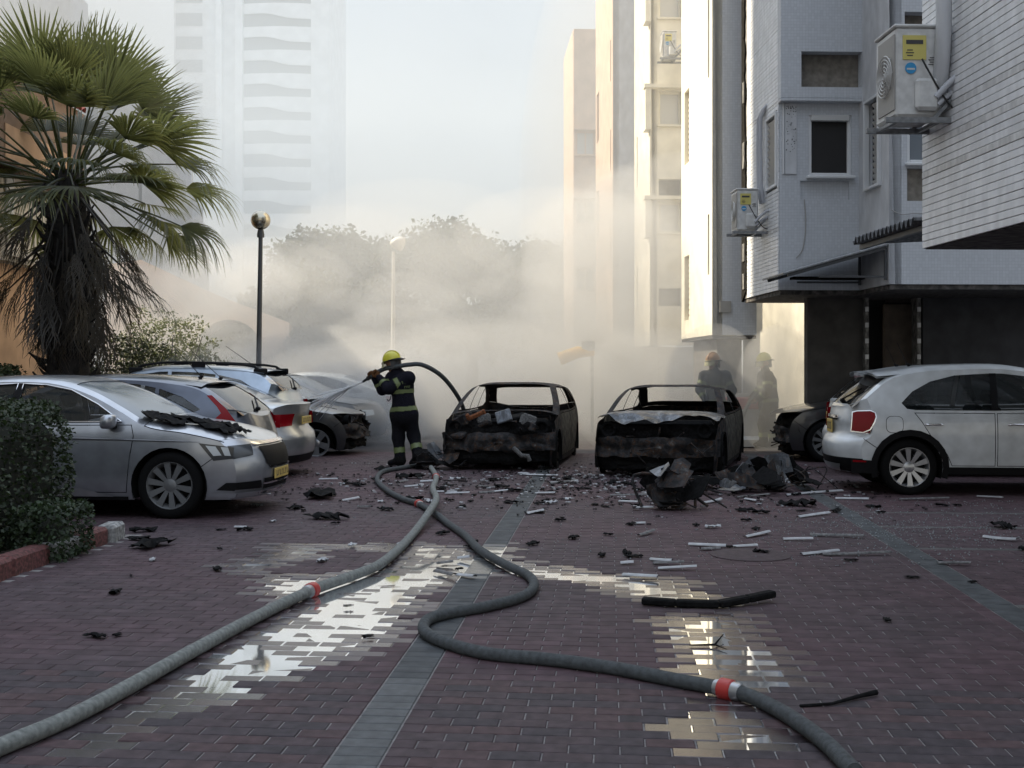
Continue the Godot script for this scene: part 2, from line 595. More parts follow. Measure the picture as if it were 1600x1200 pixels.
func panel(mb: MB, poly: PackedVector2Array, cell: float, f: Callable, holes := [], sgn := 1.0, off := 0.0) -> void:
	var lo := poly[0]
	var hi := poly[0]
	for q in poly:
		lo = Vector2(minf(lo.x, q.x), minf(lo.y, q.y))
		hi = Vector2(maxf(hi.x, q.x), maxf(hi.y, q.y))
	var nx := maxi(1, ceili((hi.x - lo.x) / cell))
	var ny := maxi(1, ceili((hi.y - lo.y) / cell))
	var d := Vector2((hi.x - lo.x) / nx, (hi.y - lo.y) / ny)
	var cache := {}
	for j in ny:
		for i in nx:
			var a := lo + Vector2(i * d.x, j * d.y)
			var rect := PackedVector2Array([a, a + Vector2(d.x, 0), a + d, a + Vector2(0, d.y)])
			var pieces: Array = Geometry2D.intersect_polygons(rect, poly)
			for h in holes:
				var next := []
				for q in pieces:
					next.append_array(Geometry2D.clip_polygons(q, h))
				pieces = next
			for q in pieces:
				var idx := Geometry2D.triangulate_polygon(q)
				for t in range(0, idx.size(), 3):
					var w := []
					for k in 3:
						var uv: Vector2 = q[idx[t + k]]
						var key := Vector2i(roundi(uv.x * 4000), roundi(uv.y * 4000))
						if not cache.has(key):
							var p0: Vector3 = f.call(uv.x, uv.y)
							var e := 0.006
							var pn: Vector3 = (f.call(uv.x + e, uv.y) - f.call(uv.x - e, uv.y)).cross(f.call(uv.x, uv.y + e) - f.call(uv.x, uv.y - e)).normalized() * sgn
							cache[key] = [p0 + pn * off, pn]
						w.append(cache[key])
					mb.tri_n(w[0][0], w[1][0], w[2][0], w[0][1], w[1][1], w[2][1])


func poly(a: Array) -> PackedVector2Array:
	var o := PackedVector2Array()
	for i in range(0, a.size(), 2):
		o.append(Vector2(a[i], a[i + 1]))
	return o


func shrink(a: PackedVector2Array, by: float) -> PackedVector2Array:
	var r := Geometry2D.offset_polygon(a, -by)
	return r[0] if r.size() else a


var wheel_cache := {}


func wheel_meshes(style: String, r: float) -> Array:
	var key := "%s%.3f" % [style, r]
	if wheel_cache.has(key):
		return wheel_cache[key]
	var lay := Transform3D(Basis(Vector3.RIGHT, PI / 2), Vector3.ZERO)   # lathe axis y -> z (outside face at +z)
	var rr := r * 0.725
	var t := MB.new()
	t.xf = lay
	t.lathe([Vector2(rr - 0.015, -0.1), Vector2(rr, -0.105), Vector2(r - 0.045, -0.112), Vector2(r - 0.012, -0.095), Vector2(r, -0.06), Vector2(r, 0.06), Vector2(r - 0.012, 0.095), Vector2(r - 0.045, 0.112), Vector2(rr, 0.105), Vector2(rr - 0.015, 0.095)], 36)
	var m := MB.new()
	m.xf = lay
	m.lathe([Vector2(rr - 0.03, -0.09), Vector2(rr - 0.05, 0.02), Vector2(rr - 0.03, 0.075), Vector2(rr - 0.012, 0.1), Vector2(rr + 0.004, 0.1), Vector2(rr + 0.004, 0.085)], 36)
	m.lathe([Vector2(0.075, 0.04), Vector2(0.072, 0.075), Vector2(0.05, 0.085), Vector2(0.0, 0.088)], 20)
	var spokes := 10 if style != "five" else 5
	for k in spokes:
		var a := TAU * k / spokes
		var w0 := 0.02 if spokes == 10 else 0.045
		var w1 := 0.034 if spokes == 10 else 0.06
		var u := Vector3(cos(a), sin(a), 0)
		var s := Vector3(-sin(a), cos(a), 0)
		m.xf = Transform3D()
		var i0 := u * 0.06
		var o0 := u * (rr - 0.02)
		for g in [[0.078, 0.092, 0.6], [0.05, 0.06, 1.0]]:
			pass
		var z0 := 0.078
		var z1 := 0.092
		m.quad_to(i0 - s * w0 + Vector3(0, 0, z0), o0 - s * w1 + Vector3(0, 0, z1), o0 + s * w1 + Vector3(0, 0, z1), i0 + s * w0 + Vector3(0, 0, z0), Vector3(0, 0, 1))
		for e in [-1.0, 1.0]:
			m.quad_to(i0 + s * w0 * e + Vector3(0, 0, z0), o0 + s * w1 * e + Vector3(0, 0, z1), o0 + s * w1 * e * 0.8 + Vector3(0, 0, z1 - 0.045), i0 + s * w0 * e + Vector3(0, 0, z0 - 0.045), s * e)
	var b := MB.new()
	b.xf = lay
	b.lathe([Vector2(rr - 0.03, 0.0), Vector2(0.15, 0.012), Vector2(0.0, 0.015)], 24)
	wheel_cache[key] = [t.mesh(), m.mesh(), b.mesh()]
	return wheel_cache[key]


func add_wheel(root: Node3D, x: float, z: float, r: float, style: String, tyre_m: Material, rim_m: Material, flat := 0.0) -> void:
	var g := wheel_meshes(style, r)
	var w := Node3D.new()
	w.name = "wheel"
	root.add_child(w, true)
	w.position = Vector3(x, r - flat, z)
	if z < 0:
		w.rotation.y = PI
	w.rotation.z = x * 0.7
	if flat == 0.0:
		put("tyre", g[0], tyre_m, w)
	put("rim", g[1], rim_m, w)
	put("brake_disc", g[2], M.plastic_black, w)


func side_outline(s: Shape, s0: float, wx: Array, wr: float, ra: float) -> PackedVector2Array:
	var o := PackedVector2Array()
	var xr := s.corner(s0, false)
	var xf := s.corner(s0, true)
	o.append(Vector2(xr, s0))
	for x in wx:
		var half := sqrt(ra * ra - (wr - s0) * (wr - s0))
		var a0 := atan2(s0 - wr, -half)
		var a1 := atan2(s0 - wr, half)
		if a0 < 0:
			a0 += TAU
		for k in 19:
			var a: float = lerpf(a0, a1, k / 18.0)
			o.append(Vector2(x + ra * cos(a), wr + ra * sin(a)))
	o.append(Vector2(xf, s0))
	var y := s0 + 0.04
	while true:
		var x := s.corner(y, true)
		if y >= s.edge(x) - 0.005:
			o.append(Vector2(x, s.edge(x)))
			break
		o.append(Vector2(x, y))
		y += 0.04
	var x1: float = o[o.size() - 1].x
	y = s0 + 0.04
	var back := []
	while true:
		var x := s.corner(y, false)
		if y >= s.edge(x) - 0.005:
			back.append(Vector2(x, s.edge(x)))
			break
		back.append(Vector2(x, y))
		y += 0.04
	var x0: float = back[back.size() - 1].x
	var steps := 60
	for k in range(1, steps):
		var x: float = lerpf(x1, x0, float(k) / steps)
		o.append(Vector2(x, s.edge(x)))
	back.reverse()
	for b in back:
		o.append(b)
	return o


func top_outline(s: Shape, xa: float, xb: float, rear_lip: bool, front_lip: bool) -> PackedVector2Array:
	var o := PackedVector2Array()
	var fx := []
	if front_lip:
		var zl := s.We(s.corner(s.edge(xb - 0.3), true))
		for k in 13:
			var z: float = lerpf(-zl, zl, k / 12.0)
			fx.append(Vector2(s.lip(z, true).x, z))
	else:
		for k in 13:
			fx.append(Vector2(xb, lerpf(-s.We(xb), s.We(xb), k / 12.0)))
	var rx := []
	if rear_lip:
		var zl := s.We(s.corner(s.edge(xa + 0.2), false))
		for k in 13:
			var z: float = lerpf(zl, -zl, k / 12.0)
			rx.append(Vector2(s.lip(z, false).x, z))
	else:
		for k in 13:
			rx.append(Vector2(xa, lerpf(s.We(xa), -s.We(xa), k / 12.0)))
	for q in fx:
		o.append(q)
	for k in range(1, 30):
		var x: float = lerpf(fx[12].x, rx[0].x, k / 30.0)
		o.append(Vector2(x, s.We(x)))
	for q in rx:
		o.append(q)
	for k in range(1, 30):
		var x: float = lerpf(rx[12].x, fx[0].x, k / 30.0)
		o.append(Vector2(x, -s.We(x)))
	return o


func end_outline(s: Shape, s0: float, front: bool) -> PackedVector2Array:
	var o := PackedVector2Array()
	var right := []
	var y := s0
	while true:
		var x := s.corner(y, front)
		if y >= s.edge(x) - 0.005:
			right.append(Vector2(s.We(x), s.edge(x)))
			break
		right.append(Vector2(s.W(x, y), y))
		y += 0.04
	for q in right:
		o.append(q)
	var zl: float = right[right.size() - 1].x
	for k in range(1, 12):
		var z: float = lerpf(zl, -zl, k / 12.0)
		o.append(Vector2(z, s.lip(z, front).y))
	right.reverse()
	for q in right:
		o.append(Vector2(-q.x, q.y))
	return o


func glass_outline(s: Shape, xa: float, xb: float, margin: float, bow := 0.0) -> PackedVector2Array:
	var o := PackedVector2Array()
	for k in 9:
		var z: float = lerpf(-1.0, 1.0, k / 8.0)
		o.append(Vector2(xb + bow * (1.0 - z * z), z * (s.We(xb) - margin)))
	for k in range(1, 8):
		var x: float = lerpf(xb, xa, k / 8.0)
		o.append(Vector2(x, s.We(x) - margin))
	for k in 9:
		var z: float = lerpf(1.0, -1.0, k / 8.0)
		o.append(Vector2(xa, z * (s.We(xa) - margin)))
	for k in range(1, 8):
		var x: float = lerpf(xa, xb, k / 8.0)
		o.append(Vector2(x, -(s.We(x) - margin)))
	return o


# builds a car under a new thing; d holds its outline and fittings
func make_car(called: String, label: String, at: Vector3, turn: float, d: Dictionary, category := "car") -> Node3D:
	var root := thing(called, label, category, at, turn, d.get("group", ""))
	var s := Shape.new()
	s.top = poly(d.top)
	s.plan = poly(d.plan)
	s.vert = poly(d.vert)
	s.nose = poly(d.nose)
	s.tail = poly(d.tail)
	s.hw = d.hw
	s.cf = d.get("cf", 0.38)
	s.cr = d.get("cr", 0.28)
	s.delta = d.get("delta", 0.07)
	var paint: Material = M[d.paint]
	var burnt: bool = d.get("burnt", false)
	var dent: float = d.get("dent", 0.0)
	var sink: float = d.get("sink", 0.0)
	var crush: Callable = func(q: Vector3) -> Vector3:
		if dent == 0.0:
			return q
		var k := dent * (0.5 + 0.8 * smoothstep(0.6, 2.0, q.x))
		return q + Vector3(wob.get_noise_3d(q.x * 9, q.y * 9, q.z * 9), wob.get_noise_3d(q.x * 9 + 50, q.y * 9, q.z * 9) * 0.8 - 0.2, wob.get_noise_3d(q.x * 9, q.y * 9 + 70, q.z * 9)) * k
	var fs := {}
	for e in [1.0, -1.0]:
		fs[e] = func(u: float, w: float) -> Vector3: return crush.call(Vector3(u, w, e * s.W(u, w)))
	var ft := func(u: float, w: float) -> Vector3: return crush.call(Vector3(u, s.T(u, w), w))
	var ff := func(u: float, w: float) -> Vector3: return crush.call(Vector3(s.F(w, u, true), w, u))
	var fr := func(u: float, w: float) -> Vector3: return crush.call(Vector3(s.F(w, u, false), w, u))
	var holder := root
	if sink != 0.0:
		holder = root
	var s0: float = d.sill
	var side := side_outline(s, s0, d.wheels, d.wr, d.arch)
	var windows := []
	for w in d.windows:
		windows.append(poly(w))
	var doors := []
	for w in d.get("doors", []):
		doors.append(poly(w))
	var cell: float = d.get("cell", 0.09)
	var body := MB.new()
	var lift := Transform3D(Basis(), Vector3(0, -sink, 0))
	body.xf = lift
	for e in [1.0, -1.0]:
		panel(body, side, cell, fs[e], windows + doors, e)
	# top: cabin and deck, then the hood on its own
	var xh: float = d.cowl
	var ws := glass_outline(s, d.ws[0], d.ws[1], d.ws[2], 0.05)
	var rg := glass_outline(s, d.rg[0], d.rg[1], d.rg[2])
	panel(body, top_outline(s, -3.0, xh, true, false), cell, ft, [ws, rg], -1.0)
	if d.get("front", true):
		panel(body, end_outline(s, s0, true), cell, ff, [], -1.0)
	panel(body, end_outline(s, s0, false), cell, fr, [], 1.0)
	put("body", body, paint, root)
	if d.get("hood", true):
		var hb := MB.new()
		hb.xf = lift
		panel(hb, top_outline(s, xh + 0.008, 3.0, false, true), cell * 0.8, d.hood_f if d.has("hood_f") else ft, [], -1.0)
		put("hood", hb, M[d.get("hood_m", d.paint)], root)
	for e in [1.0, -1.0]:
		for w in doors:
			var db := MB.new()
			db.xf = lift
			panel(db, shrink(w, 0.008), cell, fs[e], [], e)
			var door := put("door", db, M[d.get("door_m", d.paint)], root)
			if not burnt:
				var hb := MB.new()
				var hx: float = w[0].x
				var hx1: float = w[0].x
				for q in w:
					hx = minf(hx, q.x)
					hx1 = maxf(hx1, q.x)
				var hy: float = d.handle_y
				hx += 0.13
				var z := s.W(hx + 0.1, hy)
				hb.tube([Vector3(hx, hy, e * (z - 0.004)), Vector3(hx + 0.03, hy + 0.004, e * (z + 0.03)), Vector3(hx + 0.17, hy + 0.004, e * (z + 0.03)), Vector3(hx + 0.2, hy, e * (z - 0.004))], 0.013, 6)
				put("handle", hb, M[d.get("handle_m", d.paint)], door)
		if not burnt:
			for w in windows:
				var gb := MB.new()
				panel(gb, w, 0.12, fs[e], [], e, -0.012)
				put("side_window", gb, M.car_glass, root)
				if d.has("trim"):
					var line := []
					for k in w.size() + 1:
						var q: Vector2 = w[k % w.size()]
						line.append(Vector3(q.x, q.y, e * (s.W(q.x, q.y) + 0.004)))
					var tb := MB.new()
					tb.tube(line, 0.009, 5, false)
					put("window_trim", tb, M[d.trim], root)
	if not burnt:
		var g1 := MB.new()
		panel(g1, ws, 0.12, ft, [], -1.0, -0.006)
		put("windshield", g1, M[d.get("ws_m", "dusty_glass")], root)
		var g2 := MB.new()
		panel(g2, rg, 0.12, ft, [], -1.0, -0.006)
		put("rear_window", g2, M[d.get("rg_m", "dusty_glass")], root)
	# shut line between hood and wing, bumper joints
	if not burnt:
		for e in [1.0, -1.0]:
			var line := []
			var x9: float = s.corner(s.edge(s.nose[3].y - 0.3) - 0.02, true)
			for k in 13:
				var x: float = lerpf(xh, x9, k / 12.0)
				line.append(Vector3(x, s.edge(x) + 0.001, e * s.We(x)))
			var sb := MB.new()
			sb.tube(line, 0.005, 5, false)
			for end in [1.0, -1.0]:
				var seam := []
				for k in 6:
					var x: float = d.wheels[1 if end > 0 else 0] + end * lerpf(d.arch * 0.86, d.arch + 0.16, k / 5.0)
					var y: float = d.wr + lerpf(d.arch * 0.5, d.arch * 0.9, k / 5.0)
					seam.append(Vector3(x, y, e * (s.W(x, y) + 0.0005)))
				sb.tube(seam, 0.004, 5, false)
			put("shut_line", sb, M.gap_black, root)
	# lights, grilles and plates laid on the skin
	for l in d.get("lamps", []):
		for e in [1.0, -1.0]:
			var lb := MB.new()
			if l.has("side"):
				panel(lb, poly(l.side), 0.06, fs[e], [], e, l.get("off", 0.008))
			var front: bool = l.get("front", true)
			if l.has("end"):
				var q := poly(l.end)
				if e < 0:
					for k in q.size():
						q[k].x = -q[k].x
				panel(lb, q, 0.06, ff if front else fr, [], -1.0 if front else 1.0, l.get("off", 0.008))
			put(l.name, lb, M[l.m], root)
	for l in d.get("ends", []):
		var eb := MB.new()
		eb.xf = lift
		panel(eb, poly(l.poly), 0.07, ff if l.front else fr, [], -1.0 if l.front else 1.0, l.get("off", 0.008))
		put(l.name, eb, M[l.m], root)
	for l in d.get("sides", []):
		for e in [1.0, -1.0]:
			var eb := MB.new()
			panel(eb, poly(l.poly), 0.09, fs[e], l.get("holes", []), e, l.get("off", 0.006))
			put(l.name, eb, M[l.m], root)
	# wheel arches, underbody, cabin
	for x in d.wheels:
		for e in [1.0, -1.0]:
			var ab := MB.new()
			ab.xf = lift
			var ra: float = d.arch
			var z1: float = e * (s.W(x, d.wr + 0.1) - 0.004)
			var z0: float = z1 - e * 0.3
			for k in 16:
				var a0: float = lerpf(-0.35, PI + 0.35, k / 16.0)
				var a1: float = lerpf(-0.35, PI + 0.35, (k + 1) / 16.0)
				var p0 := Vector3(x + (ra + 0.002) * cos(a0), d.wr + (ra + 0.002) * sin(a0), 0)
				var p1 := Vector3(x + (ra + 0.002) * cos(a1), d.wr + (ra + 0.002) * sin(a1), 0)
				ab.quad_to(p0 + Vector3(0, 0, z0), p1 + Vector3(0, 0, z0), p1 + Vector3(0, 0, z1), p0 + Vector3(0, 0, z1), Vector3(x, d.wr, 0) - p0)
				ab.quad_to(p0 + Vector3(0, 0, z0), p1 + Vector3(0, 0, z0), Vector3(x, d.wr, z0), Vector3(x, d.wr, z0), Vector3(0, 0, e))
			put("arch_liner", ab, M.gap_black, root)
			add_wheel(root, x, e * (s.W(x, d.wr) - 0.118), d.wr, d.get("rim", "ten"), M.rubber, M[d.get("rim_m", "alloy")], d.get("flat", 0.0))
	var ub := MB.new()
	ub.xf = lift
	ub.box(Vector3(0.5 * (d.wheels[0] + d.wheels[1]), s0 + 0.04, 0), Vector3(d.wheels[1] - d.wheels[0] - 2 * d.arch - 0.02, 0.06, 2 * s.hw - 0.12))
	ub.box(Vector3(0, s0 + 0.1, 0), Vector3(s.nose[1].y - s.tail[1].y - 0.35, 0.05, 2 * s.hw - 0.75))
	put("underbody", ub, M.gap_black, root)
	var dashb := MB.new()
	dashb.xf = lift
	dashb.box(Vector3(xh - 0.42, s.edge(xh) - 0.2, 0), Vector3(0.3, 0.22, 2 * s.hw - 0.5), 0.05)
	put("dashboard", dashb, M.gap_black if not burnt else M.char, root)
	if d.get("seats", true):
		for q in [[xh - 1.15, 0.36], [xh - 1.15, -0.36], [xh - 1.95, 0.36], [xh - 1.95, -0.36]]:
			var sb := MB.new()
			var roof := s.edge(q[0] + 0.1)
			if burnt:
				sb.xf = lift
				sb.tube([Vector3(q[0] + 0.1, 0.42, q[1] - 0.2), Vector3(q[0] - 0.12, roof - 0.5, q[1] - 0.19), Vector3(q[0] - 0.12, roof - 0.5, q[1] + 0.19), Vector3(q[0] + 0.1, 0.42, q[1] + 0.2)], 0.025, 6)
			else:
				sb.box(Vector3(q[0] + 0.1, 0.48, q[1]), Vector3(0.5, 0.16, 0.48), 0.05)
				sb.xf = Transform3D(Basis(Vector3(0, 0, 1), 0.25), Vector3(q[0] - 0.15, 0.78, q[1]))
				sb.box(Vector3.ZERO, Vector3(0.14, 0.62, 0.46), 0.05)
				sb.box(Vector3(0, 0.42, 0), Vector3(0.1, 0.17, 0.26), 0.04)
			put("seat", sb, M.seat_cloth if not burnt else M.char, root)
	if d.has("mirror"):
		for e in [1.0, -1.0]:
			var mb := MB.new()
			var z := s.W(d.mirror[0], d.mirror[1])
			mb.xf = Transform3D(Basis(), Vector3(d.mirror[0], d.mirror[1], e * (z + 0.11)))
			mb.sheet(12, 8, func(u: float, w: float) -> Vector3:
				var a := u * TAU
				var b := (w - 0.5) * PI
				return Vector3(signf(cos(a)) * pow(absf(cos(a)), 0.7) * 0.075 * pow(cos(b), 0.5) - 0.03 * (0.5 - w), signf(sin(b)) * pow(absf(sin(b)), 0.8) * 0.075, sin(a) * 0.115 * pow(cos(b), 0.5)))
			var mo := put("mirror", mb, paint, root)
			var kb := MB.new()
			kb.beam(Vector3(d.mirror[0] + 0.02, d.mirror[1] - 0.06, e * (z - 0.01)), Vector3(d.mirror[0] + 0.01, d.mirror[1] - 0.05, e * (z + 0.09)), 0.07, 0.035, 0.01)
			put("mirror_foot", kb, M.plastic_black, mo)
	if d.has("antenna"):
		var an := MB.new()
		var q: Vector3 = Vector3(d.antenna[0], s.T(d.antenna[0], d.antenna[1]), d.antenna[1])
		an.tube([q, q + Vector3(-0.05, 0.035, 0)], [0.03, 0.012], 6)
		an.tube([q + Vector3(-0.03, 0.02, 0), q + Vector3(d.antenna[2], d.antenna[3], 0)], [0.006, 0.004], 5)
		put("antenna", an, M.plastic_black, root)
	if d.has("rails"):
		for e in [1.0, -1.0]:
			var rb := MB.new()
			var line := []
			for k in 13:
				var x: float = lerpf(d.rails[0], d.rails[1], k / 12.0)
				line.append(Vector3(x, s.edge(x) + 0.055 + (0.055 if k > 0 and k < 12 else 0.0), e * (s.We(x) - 0.11)))
			rb.tube(line, 0.022, 6)
			for x in [d.rails[0] + 0.08, 0.5 * (d.rails[0] + d.rails[1]), d.rails[1] - 0.08]:
				rb.box(Vector3(x, s.edge(x) + 0.06, e * (s.We(x) - 0.11)), Vector3(0.22, 0.1, 0.045), 0.015)
			put("roof_rail", rb, M[d.get("rail_m", "plastic_black")], root)
	if d.has("spoiler"):
		var pb := MB.new()
		var x: float = d.spoiler[0]
		var wz: float = s.We(x) - 0.06
		pb.sheet(2, 10, func(u: float, w: float) -> Vector3:
			var z := lerpf(-wz, wz, w)
			var xx: float = x + 0.14 - u * d.spoiler[1]
			return Vector3(xx + 0.06 * (absf(z) / wz) ** 2, s.T(x + 0.14, z) + 0.012 - u * d.spoiler[2], z), 0.025)
		put("spoiler", pb, paint, root)
	if d.has("wiper"):
		var wb := MB.new()
		var x: float = d.wiper[0]
		var yy := s.T(x, 0)
		wb.box(Vector3(x, yy + 0.02, 0.0), Vector3(0.06, 0.05, 0.07), 0.015)
		var x2: float = x + d.wiper[1]
		wb.beam(Vector3(x, yy + 0.035, 0), Vector3(x2, s.T(x2, 0.38) + 0.03, 0.38), 0.02, 0.016)
		put("wiper", wb, M.plastic_black, root)
	return root


# number plate with worn, unreadable digits
func plate(root: Node3D, at: Vector3, facing: float, w := 0.5, h := 0.11) -> void:
	var b := MB.new()
	b.xf = Transform3D(Basis(Vector3.UP, facing), at)
	b.box(Vector3.ZERO, Vector3(w, h, 0.012), 0.004)
	var p := put("number_plate", b, M.plate_yellow, root)
	var t := MB.new()
	t.xf = b.xf
	for k in 7:
		var x := -w * 0.38 + w * 0.76 * k / 6.0
		t.box(Vector3(x, 0, 0.007), Vector3(w * 0.02, h * 0.55, 0.003))
		t.box(Vector3(x + w * 0.03, h * (0.22 if k % 2 else -0.2), 0.007), Vector3(w * 0.05, h * 0.1, 0.003))
	put("plate_digits", t, M.ink, p)


const VERT := [0.0, 0.90, 0.2, 0.955, 0.4, 0.99, 0.62, 1.0, 0.8, 0.99, 0.95, 0.965, 1.05, 0.93, 1.25, 0.83, 1.45, 0.70, 1.6, 0.62]


func sedan_spec() -> Dictionary:
	return {
		"top": [-2.5, 0.95, -2.3, 1.03, -1.95, 1.085, -1.6, 1.19, -1.15, 1.35, -0.65, 1.445, -0.15, 1.468, 0.25, 1.44, 0.65, 1.325, 1.0, 1.16, 1.28, 1.015, 1.7, 0.945, 2.05, 0.865, 2.3, 0.775, 2.5, 0.68],
		"plan": [-2.5, 0.78, -2.2, 0.86, -1.6, 0.915, 0.0, 0.93, 1.4, 0.925, 1.9, 0.89, 2.2, 0.83, 2.5, 0.74],
		"vert": VERT, "nose": [0.1, 2.28, 0.22, 2.36, 0.4, 2.42, 0.6, 2.41, 0.72, 2.36, 0.82, 2.26, 1.0, 2.1], "tail": [0.1, -2.28, 0.3, -2.38, 0.55, -2.42, 0.75, -2.38, 0.95, -2.36, 1.1, -2.34],
		"hw": 0.93, "sill": 0.2, "wheels": [-1.31, 1.52], "wr": 0.345, "arch": 0.39, "cowl": 1.26, "ws": [0.42, 1.19, 0.1], "rg": [-1.75, -1.0, 0.13], "paint": "silver",
		"windows": [[1.02, 0.995, 0.74, 1.17, 0.42, 1.315, 0.12, 1.368, -0.12, 1.38, -0.14, 0.985], [-0.2, 0.985, -0.18, 1.38, -0.6, 1.362, -0.95, 1.28, -1.13, 1.2, -1.1, 0.99], [-1.17, 0.995, -1.2, 1.17, -1.5, 1.07, -1.45, 1.01]],
		"doors": [[-0.16, 0.27, -0.16, 0.955, 1.13, 0.965, 1.16, 0.85, 1.12, 0.6, 1.08, 0.27], [-0.18, 0.27, -0.18, 0.955, -1.1, 0.965, -1.12, 0.85, -0.94, 0.6, -0.78, 0.27]],
		"handle_y": 0.82, "mirror": [0.93, 1.0], "trim": "chrome", "dent": 0.0,
	}


func hatch_spec() -> Dictionary:
	return {
		"top": [-2.25, 0.80, -2.1, 0.93, -1.95, 1.05, -1.75, 1.2, -1.5, 1.345, -1.1, 1.425, -0.5, 1.47, 0.0, 1.46, 0.4, 1.38, 0.8, 1.2, 1.1, 1.045, 1.25, 0.985, 1.6, 0.925, 1.95, 0.835, 2.2, 0.71],
		"plan": [-2.2, 0.76, -1.9, 0.84, -1.3, 0.885, 0.0, 0.895, 1.3, 0.89, 1.75, 0.85, 2.0, 0.79, 2.25, 0.7],
		"vert": VERT, "nose": [0.1, 2.05, 0.25, 2.14, 0.45, 2.19, 0.6, 2.17, 0.72, 2.1, 0.85, 1.98], "tail": [0.1, -2.02, 0.3, -2.14, 0.5, -2.19, 0.7, -2.17, 0.85, -2.12, 1.0, -2.06],
		"hw": 0.895, "sill": 0.2, "wheels": [-1.3, 1.35], "wr": 0.33, "arch": 0.375, "cowl": 1.2, "ws": [0.28, 1.13, 0.1], "rg": [-2.02, -1.52, 0.14], "paint": "slate",
		"windows": [[0.98, 0.985, 0.6, 1.185, 0.25, 1.32, -0.05, 1.37, -0.22, 1.375, -0.24, 0.965], [-0.3, 0.965, -0.28, 1.375, -0.7, 1.35, -0.95, 1.305, -0.97, 0.97], [-1.02, 0.975, -1.0, 1.295, -1.3, 1.195, -1.55, 1.045, -1.4, 0.985]],
		"doors": [[-0.25, 0.27, -0.25, 0.94, 0.98, 0.95, 1.0, 0.8, 0.95, 0.27], [-0.27, 0.27, -0.27, 0.94, -1.05, 0.945, -1.08, 0.8, -0.92, 0.58, -0.78, 0.27]],
		"handle_y": 0.84, "mirror": [0.82, 0.99],
	}


func suv_spec() -> Dictionary:
	return {
		"top": [-2.28, 1.0, -2.15, 1.1, -2.0, 1.26, -1.8, 1.44, -1.6, 1.525, -1.1, 1.575, -0.4, 1.6, 0.1, 1.58, 0.5, 1.48, 0.9, 1.26, 1.15, 1.11, 1.3, 1.05, 1.7, 1.0, 2.0, 0.92, 2.25, 0.8],
		"plan": [-2.25, 0.78, -1.95, 0.86, -1.3, 0.895, 0.0, 0.905, 1.3, 0.9, 1.75, 0.86, 2.0, 0.8, 2.25, 0.72],
		"vert": [0.0, 0.92, 0.25, 0.965, 0.5, 0.995, 0.72, 1.0, 0.9, 0.99, 1.03, 0.965, 1.15, 0.925, 1.35, 0.84, 1.55, 0.74, 1.7, 0.66], "nose": [0.15, 2.05, 0.3, 2.15, 0.5, 2.2, 0.7, 2.18, 0.85, 2.1, 1.0, 1.95], "tail": [0.15, -2.02, 0.35, -2.17, 0.6, -2.2, 0.85, -2.17, 1.0, -2.13, 1.15, -2.06],
		"hw": 0.905, "sill": 0.26, "wheels": [-1.28, 1.33], "wr": 0.345, "arch": 0.4, "cowl": 1.25, "ws": [0.35, 1.17, 0.1], "rg": [-2.05, -1.68, 0.14], "paint": "ice_blue",
		"windows": [[1.02, 1.06, 0.65, 1.3, 0.3, 1.44, -0.05, 1.49, -0.2, 1.495, -0.22, 1.04], [-0.28, 1.04, -0.26, 1.495, -0.7, 1.48, -0.98, 1.45, -1.0, 1.045], [-1.05, 1.05, -1.04, 1.44, -1.4, 1.36, -1.72, 1.17, -1.6, 1.09]],
		"doors": [[-0.23, 0.32, -0.23, 1.01, 1.02, 1.02, 1.03, 0.85, 0.95, 0.32], [-0.25, 0.32, -0.25, 1.01, -1.02, 1.015, -1.05, 0.85, -0.9, 0.62, -0.76, 0.32]],
		"handle_y": 0.9, "mirror": [0.86, 1.07],
	}


func flap_poly(r: float) -> Array:
	var o := []
	for k in 20:
		var a := TAU * k / 20.0
		o.append_array([-1.45 + r * signf(cos(a)) * pow(absf(cos(a)), 0.6), 0.86 + r * signf(sin(a)) * pow(absf(sin(a)), 0.6)])
	return o


func arch_ring(x: float, y: float, r0: float, r1: float) -> Array:
	var o := []
	for k in 15:
		var a := lerpf(-0.3, PI + 0.3, k / 14.0)
		o.append_array([x + r1 * cos(a), y + r1 * sin(a)])
	for k in 15:
		var a := lerpf(PI + 0.3, -0.3, k / 14.0)
		o.append_array([x + r0 * cos(a), y + r0 * sin(a)])
	return o


